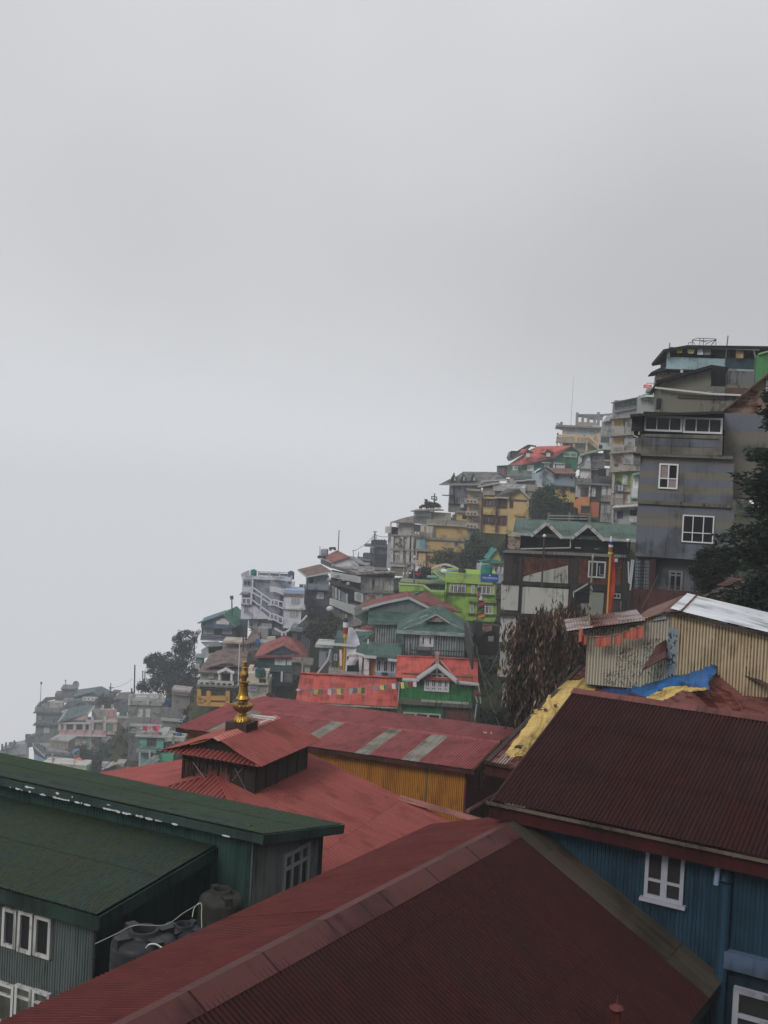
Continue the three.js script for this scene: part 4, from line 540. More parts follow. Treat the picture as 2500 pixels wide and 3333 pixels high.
{ // tall grey building on the right
const f = house('tall_house', 'tall grey house with blue-grey banded walls and glazed top storey', 'house', 'O', 105,1700,62,-14, { sink: 6 }), r = f.root;
const g1 = M(0.14,0.14,0.135, 'plaster'), g2 = M(0.13,0.142,0.17, 'plaster'), g3 = M(0.165,0.155,0.13, 'plaster'), al = M(0.62,0.62,0.63, null, { roughness: 0.4 }), dkg = M(0.028,0.028,0.03, 'grime');
const XR = 1250;
f.b('wall', 145,20, XR, 640,8, g1); f.b('wall', 112,625, XR, 1225,8, g2,0.004);
for (const [y0, y1, m] of [[118,200, g2],[200,285, g3],[285,370, g2],[370,460, g3],[460,545, g2],[690,770, g1],[770,865, g3],[1000,1110, g2]]) f.b('wall_band', y0 < 600 ? 150 : 116, y0, XR, y1,0.03, m, 0.012);
f.b('ledge', 128,560, XR, 600,0.6, M(0.12,0.115,0.1, 'mould'), 0.16); f.b('ledge', 150,-5, XR, 32,0.6, M(0.13,0.125,0.11, 'mould'), 0.3);
f.w(375,105,603,402,2,[0.41], { fm: al, pm: [C.black, M(0.27,0.22,0.22, 'cloth')], t: 0.09, d: 0.1, panes: 1, n: 0.02, mt: 0.07 });
f.w(650,712,1022,1035,3,[0.36], { fm: al, pm: C.black, t: 0.07, d: 0.1, panes: 1, n: 0.02, mt: 0.05 });
const h = new Fr(r, new THREE.Matrix4(), 'N');
h.poly('parapet', [[160,1195],[1125,1215],[1105,1452],[100,1425]],8, g3,0.32); h.b('wall_band', 190,1250,1090,1345,0.04, g2,0.345); h.b('slot', 190,1243,1090,1256,0.05, dkg, 0.352); h.b('pilaster', 1080,1215,1125,1450,0.3, g1,0.4);
h.b('wall', 190,950,1128,1205,7.5, C.black, 0.1);
h.w(205,990,655,1172,3,[], { fm: al, pm: M(0.03,0.032,0.04, null, { roughness: 0.2 }), t: 0.11, d: 0.12, n: 0.12, panes: 1, mt: 0.06 }); h.w(662,1008,1125,1195,3,[], { fm: al, pm: M(0.03,0.032,0.04, null, { roughness: 0.2 }), t: 0.11, d: 0.12, n: 0.12, panes: 1, mt: 0.06 });
{ const a = h.pt(40,965,1.2), b = h.pt(1140,930,1.2), c = h.pt(1140,915,-7), d = h.pt(60,900,-7); h.add('roof', plate([a, b, c.setY(b.y + 0.5), d.setY(a.y + 0.5)],0.14), M(0.03,0.032,0.034, 'grime')); h.add('soffit', bx(a.x + 0.1, h.pt(195,1000,0).x, a.y - 0.9, a.y - 0.12,-6,0.6), dkg); }
h.bars('strut', [[70,1030,175,1050],[175,1050,140,1210],[60,960,75,1210],[75,1215,135,1240]],0.09, M(0.3,0.3,0.3), 0.5);
const sb = [[60,1330],[110,1330]]; h.b('ledge', 75,1425,160,1440,1.5, dkg, 0.5); h.rail(90,1450,158,1515,2, M(0.2,0.2,0.2), 0.3,3,0.06);
// ground floor set back behind a grille
f.b('wall', 96,1225, XR, 1640,6.5, M(0.11,0.125,0.14, 'plaster'), -0.9); f.b('column', 268,1225,332,1640,0.5, M(0.075,0.04,0.04, 'grime'), -0.05);
f.b('grille_panel', 98,1235,150,1590,0.05, M(0.2,0.24,0.27, 'plaster'), -0.3); f.b('grille_panel', 205,1235,266,1590,0.05, M(0.24,0.27,0.3, 'plaster'), -0.3);
const gl = []; for (let i = 0; i <= 9; i++) gl.push([95,1240 + i * 40,268,1245 + i * 40]); for (let i = 0; i <= 4; i++) gl.push([100 + i * 42,1235,92 + i * 42,1610]); f.bars('grille', gl, 0.035, M(0.04,0.04,0.042), -0.1);
f.w(490,1360,655,1610,2,[0.78], { n: -0.88, fm: M(0.2,0.2,0.21, 'plaster'), pm: C.black, t: 0.12, d: 0.1, panes: 1 }); f.rail(330,1540,700,1622,14, M(0.08,0.08,0.085), -0.1,1,0.03);
f.b('base_wall', 50,1612, XR, 2400,8, M(0.085,0.038,0.038, 'grime'), 0.1);
// wing at the back right, and its rusty gable neighbour
h.b('wing_wall', 1135,960,1659,1950,6, g3,-2.2); for (const [y0, y1, m] of [[970,1160, g2],[1340,1480, g1]]) h.b('wall_band', 1137, y0,1659, y1,0.03, m, -2.19);
}
{ const f = house('house', 'rust-stained sheet metal gable wall rising beside the dark conifer', 'house', 'N', 1150,960,66,-14, { nobase: 1 }), rm = M(0.19,0.14,0.11, 'rust');
f.poly('wall', [[1140,935],[1700,470],[1900,470],[1900,980],[1140,975]],5, rm); { const a = f.pt(1115,945,0.3), b = f.pt(1720,445,0.3); f.add('roof_edge', [bar(a, b, 5.4,0.08, V(0,1,0))].map((g) => g.translate(0,0,-2.4)), M(0.12,0.06,0.045, 'rust')); f.add('verge_board', bar(a.clone().setZ(0.45), b.clone().setZ(0.45), 0.06,0.1), M(0.28,0.22,0.17, 'grime')); }
f.w(1620,560,1720,715,2,[0.5], { fm: C.brown, pm: M(0.5,0.5,0.55) }); }
{ // plastered upper building behind, with a sloping roof and a dark opening
const f = house('house', 'grey plastered house with black sloping roof edge and a dark doorway', 'house', 'N', 400,945,80,-10, { nobase: 1 }), gp = M(0.155,0.15,0.125, 'mould');
f.poly('wall', [[405,960],[400,590],[990,445],[990,630],[960,640],[950,705],[1160,705],[1160,620],[1500,640],[1500,960]],7, gp); f.b('opening', 985,425,1165,640,0.6, C.black, -0.4);
{ const a = f.pt(345,590,0.6), b = f.pt(1000,405,0.6), c = f.pt(1195,435,0.6); f.add('roof', [bar(a, b, 0.22,0.22), bar(b, c, 0.22,0.2)], C.black); f.add('roof_deck', [plate([a.clone().add(V(0,0,-8)), a, b, b.clone().add(V(0,0,-8))],0.1)], M(0.05,0.05,0.05, 'grime')); }
f.bars('pipe', [[330,655,1000,728],[1000,728,1345,745]],0.13, M(0.5,0.5,0.48), 0.35); f.b('ledge', 600,745,1180,785,0.3, M(0.06,0.055,0.045, 'mould'), 0.12); f.b('pilaster', 355,780,400,900,1, C.dark, 0.1); f.b('wall', 1190,460,1515,660,5, M(0.13,0.135,0.135, 'mould'), -0.8); f.b('stain', 950,640,1160,705,0.03, M(0.14,0.145,0.135, 'mould'), 0.015); f.b('lean_wall', 1160,660,1480,760,0.6, M(0.09,0.05,0.04, 'rust'), 0.2); }
{ const f = house('house', 'topmost house with pale blue parapet, verandah and flat dark roof', 'house', 'N', 470,440,88,-8, { nobase: 1 }), lb = M(0.3,0.42,0.46, 'plaster');
f.b('parapet', 470,305,1157,425,0.25, lb, 0.6); f.b('parapet', 1160,312,1525,440,0.25, M(0.035,0.06,0.07, 'cloth'), 0.55); f.b('wall', 490,195,1560,520,6, M(0.045,0.05,0.055, 'grime'), -1.6); f.b('floor_slab', 460,425,1165,445,7, lb, 0.7); f.b('ledge', 1195,440,1575,470,0.7, M(0.3,0.36,0.36, 'plaster'), 0.9);
{ const a = f.pt(430,205,1.3), b = f.pt(715,155,1.3), c = f.pt(1900,172,1.3), k = V(0,0,-9); f.add('roof', [plate([a.clone().add(k), a, b, b.clone().add(k)],0.25), plate([b.clone().add(k), b, c, c.clone().add(k)],0.25)], C.black); f.add('fascia', [bar(f.pt(715,185,1.2), f.pt(1560,212,1.2), 0.08)], M(0.35,0.37,0.38)); }
f.b('post', 475,215,497,300,0.2, M(0.35,0.36,0.37, 'plaster'), 0.7); f.bars('post', [[1487,195,1512,310],[505,130,498,300]],0.09, M(0.2,0.2,0.2), 1.1); f.b('wall', 1065,215,1210,300,0.2, M(0.14,0.14,0.14, 'mould'), -0.5); f.poly('lower_roof', [[290,470],[470,385],[470,455],[300,478]],3, M(0.04,0.04,0.042, 'grime'), 0.3); f.b('lower_wall', 385,470,800,600,4, M(0.17,0.13,0.115, 'mould'), -0.2); f.b('drip', 632,445,662,480,0.3, M(0.4,0.42,0.42), 0.75);
f.poly('green_wall', [[1530,270],[1720,215],[1720,560],[1500,620]],1.0, M(0.075,0.22,0.085, 'plaster'), 1.6); f.bars('green_wall_edge', [[1545,262,1720,212]],0.12, M(0.2,0.36,0.2), 1.75);
for (const [x0, y0, x1, y1, m, l] of [[580,188,662,250, M(0.72,0.45,0.03, 'cloth'), 'yellow cloth hung under the topmost flat roof'],[708,193,800,255, M(0.6,0.52,0.3, 'cloth'), 'cream cloth hung next to the yellow one under the topmost roof'],[830,198,897,268, M(0.62,0.63,0.68, 'cloth'), 'white square cloth hung under the topmost roof'],[905,198,985,270, M(0.24,0.24,0.23, 'flake'), 'grey patterned cloth hung under the topmost roof'],[1282,215,1370,310, M(0.4,0.26,0.14, 'grime'), 'brown cardboard sheet standing on the topmost verandah rail']]) { const [a, b, c, d] = f.rect(x0, y0, x1, y1,0.9), g = new THREE.PlaneGeometry(b - a, d - c, 8,6), q = g.attributes.position; for (let i = 0; i < q.count; i++) { const h = 0.5 - q.getY(i) / (d - c); q.setZ(i, 0.06 * Math.sin(q.getX(i) * 8) * h); q.setX(i, q.getX(i) * (1 - 0.3 * h * (x0 < 800 && x0 > 500 ? 1 : 0))); } g.computeVertexNormals(); const o = mesh(l.includes('card') ? 'cardboard_sheet' : 'hanging_cloth', g, m, scene, toW(f, V((a + b) / 2, (c + d) / 2,0.9))); o.rotation.y = -8 * DEG; tag(o, l, l.includes('card') ? 'cardboard' : 'cloth'); }
const fr = thing('roof_frame', 'thin metal scaffold frame standing on the topmost flat roof', 'frame', toW(f, f.pt(900,160,-3)), -8), F2 = new Fr(fr, new THREE.Matrix4(), 'N'); F2.bars('frame', [[770,155,768,97],[768,97,830,75],[830,75,960,78],[960,78,1050,85],[1050,85,1046,155],[858,75,858,155],[902,80,898,155],[770,100,1046,105],[920,150,1048,86],[990,155,1048,90],[775,110,800,150],[727,130,770,122],[727,128,728,150],[870,110,950,120],[1000,150,1040,100]],0.05, M(0.12,0.12,0.12), 0);
tag(mesh('mast', rod(V(0,-1.5,0), toW(f, f.pt(1190,45,1.2)).sub(toW(f, f.pt(1165,165,1.2))), 0.045), M(0.12,0.11,0.1), scene, toW(f, f.pt(1165,165,1.2))), 'bent bare mast sticking up in front of the topmost flat roof', 'mast'); }

{ // brick building with green zigzag gables
const f = house('brick_house', 'weathered unfinished brick house with green zigzag gabled roof and stained plaster', 'house', 'M', 115,1200,100,-7, { sink: 8, w: 1 }), r = f.root, bk = M(0.105,0.04,0.028, 'grime'), dk = M(0.032,0.03,0.03, 'grime'), blk = M(0.026,0.022,0.022, 'mould');
f.b('core', 130,480,1520,2200,11, M(0.05,0.035,0.03, 'mould'), -0.12);
const upper = M(0.018,0.018,0.018, 'grime');
f.b('upper_wall', 312,300,1500,490,9, M(0.014,0.02,0.02, 'grime'), -0.5); f.poly('gable', [[435,310],[595,178],[755,325],[755,470],[435,470]],0.3, upper, -0.42); f.poly('gable', [[870,330],[1045,195],[1210,345],[1210,490],[870,490]],0.3, upper, -0.42);
// roof with two projecting gables
const gm = M(0.075,0.125,0.105, 'grime', { roughness: 0.6 });
f.gs([228,300],[1600,365],[262,120],[1590,195],4.2, gm, 0.3,0.12, 'roof');
for (const [l, t, rg] of [[[422,300],[597,158],[762,320]],[[862,325],[1045,182],[1218,348]]]) { const a = f.pt(...l, 0.45), b = f.pt(...t, 0.45), c = f.pt(...rg, 0.45), k = V(0,0,-5.2), B = b.clone().add(k), m = (p) => V(p.x, p.y, -0.2); f.add('roof', [plate([m(a), a, b, B],0.08), plate([c, m(c), B, b],0.08)], gm); f.add('barge_board', [bar(a.clone().add(V(0,-0.14,0.03)), b.clone().add(V(0,-0.14,0.03)), 0.05,0.3), bar(b.clone().add(V(0,-0.14,0.03)), c.clone().add(V(0,-0.14,0.03)), 0.05,0.3)], M(0.42,0.43,0.42, 'mould')); }
f.bars('gutter', [[228,290,428,298],[755,328,865,330],[1212,350,1560,365]],0.28, M(0.36,0.38,0.37, 'mould'), 0.4,0.2);
f.bars('gutter_pipe', [[852,345,850,440],[850,440,315,452]],0.1, M(0.38,0.38,0.37), 0.1); f.b('stone_panel', 170,318,310,460,0.3, M(0.3,0.24,0.22, 'flake'), -0.1); f.b('pier', 150,280,172,465,0.5, dk, 0); f.bars('coping', [[150,280,185,272]],0.3, M(0.35,0.35,0.33, 'mould'), 0.1);
f.b('sign_strip', 903,436,965,447,0.05, M(0.4,0.4,0.38), -0.08); f.b('sign_strip', 1112,449,1160,457,0.05, M(0.2,0.2,0.2), -0.08);
f.poly('ledge', [[155,462],[1450,520],[1450,548],[120,492]],0.9, M(0.17,0.17,0.155, 'mould'), 0.35); f.b('concrete_beam', 135,492,1500,545,1, dk, 0.05);
// frame of dark concrete
f.b('column', 278,545,305,2200,0.5, blk, 0.1); f.b('column', 838,545,892,2200,0.5, dk, 0.12); f.b('column', 1408,545,1462,1300,0.5, dk, 0.08); f.poly('concrete_beam', [[120,802],[835,828],[835,868],[120,838]],0.5, dk, 0.14); f.b('concrete_beam', 890,838,1460,912,0.5, blk, 0.06); f.poly('ledge', [[95,1150],[290,1155],[290,1180],[95,1176]],0.8, dk, 0.45); f.poly('ledge', [[290,1160],[900,1175],[900,1195],[290,1182]],0.5, dk, 0.25);
// bricks laid in real courses
const brickAt = (x0, y0, x1, y1, keep, n) => { const [a, b, c, d] = f.rect(x0, y0, x1, y1, n), gs = [[],[],[]], bw = 0.235, bh = 0.075; for (let y = c, j = 0; y < d - 0.03; y += bh + 0.012, j++) for (let x = a - (j % 2) * bw / 2; x < b; x += bw + 0.012) { const u0 = Math.max(x, a), u1 = Math.min(x + bw, b); if (u1 - u0 < 0.04 || !keep((u0 + u1) / 2 - a, y - c, b - a, d - c)) continue; const q = hash(Math.round(x * 9), j, 5), z = n + (q - 0.5) * 0.02; gs[Math.floor(q * 3)].push(bx(u0, u1, y, Math.min(y + bh, d), z - 0.06, z)); } const cs = [bk, M(0.15,0.055,0.035, 'grime'), M(0.075,0.033,0.026, 'grime')]; gs.forEach((g, i) => { if (g.length) { const m = f.add('brickwork', g, cs[i]); m.userData.kind = 'stuff'; } }); };
const oldp = M(0.36,0.36,0.34, 'mould'), [ba, bb, bc, bd] = f.rect(312,548,832,810,0);
brickAt(312,548,832,815, (u, v, w, h) => v > h * (0.2 + 0.52 * u / w) - 0.1,0.0); f.poly('plaster', [[325,800],[350,752],[500,708],[826,632],[826,828]],0.08, oldp, 0.03);
brickAt(895,560,1405,840, (u, v, w, h) => !(u > w * 0.3 && u < w * 0.66 && v > h * 0.28), 0.0); f.b('dark_plaster', 135,500,275,800,0.1, M(0.04,0.032,0.03, 'mould'), 0.02); f.b('dark_plaster', 1465,545,1515,1300,0.1, M(0.035,0.03,0.03, 'mould'), 0.02);
f.w(1042,585,1232,765,2,[], { n: 0.03, fm: M(0.42,0.42,0.42, null, { roughness: 0.4 }), pm: C.glass, t: 0.13, d: 0.12, panes: 1, mt: 0.09 }); f.bars('sash', [[1168,640,1168,735],[1168,735,1215,735]],0.06, M(0.3,0.3,0.3), 0.12);
f.poly('plaster', [[105,838],[298,842],[282,1120],[100,1110]],0.1, M(0.4,0.4,0.39, 'mould'), 0.03); f.b('plaster', 100,1180,282,1480,0.1, M(0.42,0.43,0.42, 'mould'), 0.05); f.b('plaster', 302,862,356,1150,0.1, M(0.36,0.36,0.35, 'mould'), 0.03); f.b('plaster', 358,875,825,1165,0.1, M(0.42,0.42,0.4, 'mould'), 0.05); f.b('plaster', 1075,925,1210,1100,0.1, M(0.2,0.21,0.19, 'mould'), 0.03); f.b('plaster', 960,1050,1200,1180,0.1, M(0.2,0.21,0.19, 'mould'), 0.06);
f.b('opening', 890,925,1075,1015,0.3, C.black, 0.05); f.poly('awning', [[885,918],[1040,828],[1046,836],[900,925]],0.5, M(0.3,0.3,0.3), 0.8); f.bars('awning_stay', [[885,918,885,975]],0.08, M(0.35,0.35,0.35), 0.8); f.b('vent', 1075,872,1090,912,0.2, M(0.35,0.35,0.35), 0.1);
f.w(1312,935,1392,988,2,[], { n: 0.03, fm: M(0.4,0.4,0.4, 'plaster') }); f.b('plaster', 1395,1015,1425,1120,0.1, M(0.36,0.36,0.33, 'mould'), 0.04); f.b('air_conditioner', 1330,558,1365,595,0.4, M(0.4,0.4,0.38), 0.4);
f.bars('drainpipe', [[1515,570,1490,830],[1478,590,1482,820],[1535,570,1497,900]],0.12, M(0.4,0.41,0.42), 0.3);
// lower storeys down the slope
const q = new Fr(r, new THREE.Matrix4(), 'Q'); q.b('plaster', 125,345,390,745,0.1, M(0.4,0.41,0.4, 'mould'), 0.07); q.b('ledge', 105,790,330,830,0.9, dk, 0.5); q.b('plaster', 120,830,330,1260,0.1, M(0.33,0.34,0.33, 'mould'), 0.06); q.b('ledge', 100,1275,335,1310,0.9, dk, 0.5); q.b('plaster', 160,1320,330,1720,0.1, M(0.25,0.26,0.26, 'mould'), 0.06); q.b('ledge', 130,745,400,770,0.7, dk, 0.3);
// rooftop terrace behind the ridge
f.b('terrace_wall', 620,75,1075,160,0.3, M(0.06,0.065,0.065, 'mould'), -6); for (const x of [605,830,1045]) f.b('terrace_post', x, 62, x + 25,165,0.3, M(0.16,0.17,0.16, 'mould'), -5.8); f.bars('terrace_rail', [[630,95,1050,100],[630,125,1050,130]],0.1, M(0.3,0.3,0.3, 'mould'), -5.8);
for (const [v, x, y, l] of [['M', 572,312, 'white globe lamp on a rusty pole before the brick gable'],['M', 1474,362, 'white globe lamp at the right end of the green zigzag roof']]) { const p = toW(f, f.pt(x, y, 0.8)), t = thing('globe_lamp', l, 'lamp', p.clone().add(V(0, x < 600 ? -4.7 : -0.6,0))), hh = x < 600 ? 4.6 : 0.5; mesh('pole', rod(V(0,0,0), V(0, hh, 0), 0.09), M(0.09,0.06,0.055, 'rust'), t); mesh('globe', new THREE.SphereGeometry(0.16,16,12).translate(0, hh + 0.1,0), M(0.62,0.62,0.6, null, { roughness: 0.3 }), t); }
}
{ // lime green guest house with sign
const f = house('guest_house', 'lime green guest house with white grilled windows and a blue sign', 'guest house', 'J', 700,780,150,-4, { sink: 4 }), r = f.root, lm = C.lime, dkl = M(0.075,0.1,0.035, 'plaster'), wf = M(0.6,0.56,0.56, 'plaster');
f.b('wall', 700,195,1385,830,9, lm); f.b('parapet', 695,195,1190,275,0.3, M(0.3,0.42,0.14, 'plaster'), 0.25); f.b('cornice', 690,280,1345,330,0.5, M(0.3,0.46,0.09, 'plaster'), 0.45); f.b('band', 715,320,1370,345,0.2, dkl, 0.1); f.poly('wall_wing', [[1310,330],[1375,330],[1375,545],[1395,585],[1395,770],[1375,830],[1310,830]],5, M(0.22,0.38,0.07, 'plaster'), 0.12);
f.b('sill_band', 720,462,1365,492,0.3, dkl, 0.22); f.b('sill_band', 1010,738,1395,760,0.3, dkl, 0.3); f.b('canopy', 1010,548,1390,585,0.8, M(0.2,0.3,0.08, 'plaster'), 0.7);
const big = (x0, y0, x1, y1, k) => f.w(x0, y0, x1, y1, k, [0.78], { fm: wf, pm: M(0.05,0.045,0.06), t: 0.13, mt: 0.17, d: 0.16, bars: 1, n: 0.02, panes: 1 });
big(762,330,978,460,4); big(1055,348,1098,468,1); big(1145,340,1365,478,4); big(1135,605,1345,738,4); big(1040,605,1085,738,1);
f.bars('downpipe', [[715,300,698,585]],0.2, M(0.3,0.45,0.15), 0.3);
// terrace to the left
f.poly('terrace_wall', [[85,345],[410,350],[405,430],[80,440]],0.3, M(0.28,0.45,0.1, 'plaster'), 2.6); f.poly('terrace_wall', [[410,350],[510,430],[690,435],[690,570],[500,530],[405,430]],4, M(0.25,0.42,0.08, 'plaster'), 1.6); f.poly('coping', [[80,325],[410,345],[515,425],[690,430],[690,440],[505,438],[400,358],[80,345]],0.4, M(0.4,0.52,0.3, 'plaster'), 2.75); f.poly('terrace_wall', [[75,310],[137,350],[137,440],[80,445]],0.3, M(0.32,0.5,0.2, 'plaster'), 2.5); f.b('terrace_floor', 85,318,700,330,6, M(0.2,0.24,0.14, 'plaster'), -0.5); f.b('wall', 440,330,690,460,3, M(0.1,0.12,0.08, 'mould'), -1.2); f.w(628,345,660,430,1,[0.6], { fm: M(0.36,0.46,0.2), n: -1.15 });
f.bars('stair_rail', [[540,170,680,285],[545,215,670,300]],0.14, M(0.33,0.46,0.24, 'plaster'), 0.8); f.poly('stair_wall', [[515,160],[690,110],[690,285],[560,200]],0.5, M(0.34,0.47,0.24, 'plaster'), -2); f.b('awning', 455,235,590,255,2, M(0.17,0.3,0.27, 'plaster'), 1.2); f.b('awning', 515,262,650,290,2, M(0.17,0.3,0.27, 'plaster'), 1.0);
{ // curved shelter on the roof
const pts = []; for (let i = 0; i <= 10; i++) { const t = i / 10, x = 510 + (880 - 510) * t, y = 150 - Math.sin(Math.PI * (t * 0.88 + 0.06)) * 70 + (t > 0.5 ? (t - 0.5) * 12 : 0); pts.push(f.pt(x, y, -2)); } const g = []; for (let i = 0; i < 10; i++) g.push(plate([pts[i].clone().add(V(0,0,-4)), pts[i], pts[i + 1], pts[i + 1].clone().add(V(0,0,-4))],0.12)); f.add('shelter_roof', g, M(0.4,0.37,0.29, 'grime')); f.bars('shelter_post', [[518,150,525,215],[700,110,700,200],[790,110,790,185],[870,150,868,190]],0.12, M(0.4,0.45,0.4), -2.2); f.bars('shelter_beam', [[520,148,870,152]],0.1, M(0.35,0.4,0.33), -2.2); }
{ // sign board: white lettering on blue
const cv = document.createElement('canvas'); cv.width = 512; cv.height = 224; const x = cv.getContext('2d'); x.fillStyle = '#123a86'; x.fillRect(0,0,512,224); x.fillStyle = '#c9d6ea'; x.textAlign = 'center'; x.font = 'bold 62px serif'; x.fillText('Golden Wind Horse', 256,132,470); x.fillStyle = '#5f7fb8'; x.fillRect(120,164,270,10); x.fillStyle = '#9fc0e0'; x.fillRect(232,18,50,38); x.fillStyle = '#123a86'; x.fillRect(242,34,30,6); x.fillStyle = '#2c5aa8'; x.fillRect(0,0,512,6); x.fillRect(0,218,512,6);
const t = new THREE.CanvasTexture(cv); t.colorSpace = THREE.SRGBColorSpace; const [a, b, c, d] = f.rect(1183,202,1422,306,0.55); const sg = thing('sign_board', 'blue sign board with white lettering on the lime green parapet', 'sign', toW(f, V((a + b) / 2, c, 0.5)), -4); mesh('board', bx(-(b - a) / 2, (b - a) / 2,0, d - c, -0.06,0), M(0.02,0.07,0.26), sg); mesh('sign_face', new THREE.PlaneGeometry(b - a - 0.05, d - c - 0.05).translate(0, (d - c) / 2,0.006), new THREE.MeshStandardMaterial({ map: t, roughness: 0.5 }), sg); mesh('frame', [bx(-(b - a) / 2 - 0.03, (b - a) / 2 + 0.03,-0.05,0,-0.08,0.03), bx(-(b - a) / 2 - 0.03, (b - a) / 2 + 0.03, d - c, d - c + 0.05,-0.08,0.03)], M(0.03,0.08,0.25), sg); }
const green = M(0.02,0.2,0.14, 'grime', { roughness: 0.5 }), tp = toW(f, f.pt(1255,190,-1.5)); waterTank('water_tank', 'green water tank on the lime roof above the blue sign', tp, (1335 - 1178) / 4.1475 / 2 * 151.5 / 3500,112 / 4.1475 * 151.5 / 3500, green, null, 4,0.5, green); waterTank('water_tank', 'black water tank on the lime guest house roof beside the curved shelter', toW(f, f.pt(925,205,-1)), 0.55,0.75, M(0.03,0.03,0.034, null, { roughness: 0.5 }), null, 4,0.5, C.black);
for (const [x, y, l, m] of [[690,165, 'white bundle lying under the curved roof shelter', M(0.6,0.6,0.62, 'cloth')],[745,172, 'blue and white bundle beside the white one on the lime roof', M(0.15,0.27,0.5, 'cloth')]]) { const g = new THREE.IcosahedronGeometry(1,3).scale(0.5,0.33,0.4), q = g.attributes.position; for (let i = 0; i < q.count; i++) { const k = 0.8 + 0.4 * fbm(q.getX(i) * 2 + 9, q.getY(i) * 3 + q.getZ(i) * 2 + 9,64,64,9,3); q.setXYZ(i, q.getX(i) * k, q.getY(i) * k, q.getZ(i) * k); } g.computeVertexNormals(); tag(mesh('bundle', g, m, scene, toW(f, f.pt(x, y, -1.6))), l, 'bundle'); }
}
{ const f = house('house', 'small house with teal roof and yellow gable above the lime guest house', 'house', 'J', 1340,290,168,5, { nobase: 1 }), y = M(0.55,0.42,0.16, 'plaster'), t = M(0.06,0.22,0.2, 'grime');
f.b('wall', 1180,80,1500,320,4, M(0.38,0.4,0.42, 'plaster')); f.poly('gable', [[1325,0],[1400,-120],[1470,45]],0.3, y, 0.1); f.gf([1290,0],[1400,-140],[1510,60],4, t, 0.6); f.poly('lower_roof', [[1165,25],[1330,0],[1500,45],[1480,60],[1170,38]],1.5, t, 1.0); f.bars('post', [[1185,40,1175,180],[1430,100,1425,170],[1475,110,1470,200]],0.2, M(0.5,0.52,0.52), 1.2); f.w(1370,110,1400,170,1); }

const tinWall = [M(0.24,0.285,0.29, 'valley', { roughness: 0.65 }), M(0.2,0.245,0.25, 'valley', { roughness: 0.65 }), M(0.28,0.325,0.33, 'valley', { roughness: 0.65 })];
const gr2 = [M(0.06,0.115,0.095, 'grime', { roughness: 0.65 }), M(0.055,0.105,0.088, 'grime', { roughness: 0.65 })];
{ // grey tin house with green hip roof
const f = house('tin_house', 'grey corrugated tin house with green hip roof and small gablet', 'house', 'J', 135,1244,124,-2, { sink: 4 }), r = f.root;
const [a, b, c, d] = f.rect(135,975,972,1330,0);
mesh('wall', [bx(a, b, c - 3, d, -9,-0.04)], M(0.1,0.12,0.12, 'grime'), r); corr(r, 'wall_sheet', { poly: [[a, c - 3],[b, c - 3],[b, d],[a, d]], O: V(0,0,0), S: V(1,0,0), T: UPV, pitch: 0.3, amp: 0.035, sw: 1.5, sl: 20, seg: 6, mat: tinWall });
f.side('R', b).b('wall', 972,990,1100,1330,0.2, M(0.05,0.045,0.042, 'grime'), 0.02); f.b('dark_wing', 975,985,1120,1350,5, M(0.03,0.028,0.027, 'grime'), -0.6);
f.gs([42,965],[1080,1022],[560,630],[640,620],5.5, gr2[0],0.7,0.14); f.bars('fascia', [[42,978,1080,1028]],0.42, M(0.28,0.36,0.36, 'grime'), 0.72,0.1);
{ const e = 0.2, g = [[400,838],[583,738],[760,858]].map((p) => f.pt(...p, -0.6)), k = V(0,0,-4.4), B = g[1].clone().add(k); f.add('gablet_roof', [plate([g[0].clone().add(V(0,0,-0.4)), g[0], g[1], B],0.1), plate([g[2], g[2].clone().add(V(0,0,-0.4)), B, g[1]],0.1)], gr2[0]); f.poly('gablet', [[440,838],[583,762],[720,852]],0.2, M(0.25,0.22,0.2, 'grime'), -0.75); f.bars('gablet_trim', [[400,840,583,748],[583,748,762,862]],0.13, M(0.4,0.44,0.43, 'plaster'), -0.55); f.bars('hip_cap', [[160,862,470,748],[140,940,400,845],[770,865,1065,1005],[600,690,645,618]],0.16, M(0.26,0.34,0.32, 'grime'), 0.2); }
f.w(358,1018,548,1180,2,[], { fm: C.trim, pm: C.glass, t: 0.3, mt: 0.55, d: 0.14, n: 0.05, bars: 2 }); f.bars('downpipe', [[65,975,130,1062],[130,1062,120,1244]],0.16, M(0.12,0.15,0.16), 0.3); f.b('wall_mark', 793,1082,806,1118,0.05, C.dark, 0.05);
const l = new Fr(r, new THREE.Matrix4(), 'L'); l.bars('balcony_rail', [[470,470,1075,488],[470,515,1075,545],[475,395,470,530],[1075,488,1070,550],[540,440,540,520],[705,450,705,530]],0.14, M(0.05,0.055,0.058), 1.2); l.b('balcony_panel', 545,470,700,530,0.1, M(0.025,0.03,0.032), 1.25); l.b('bedding', 548,440,690,470,0.5, M(0.16,0.15,0.17, 'cloth'), 1.35);
}
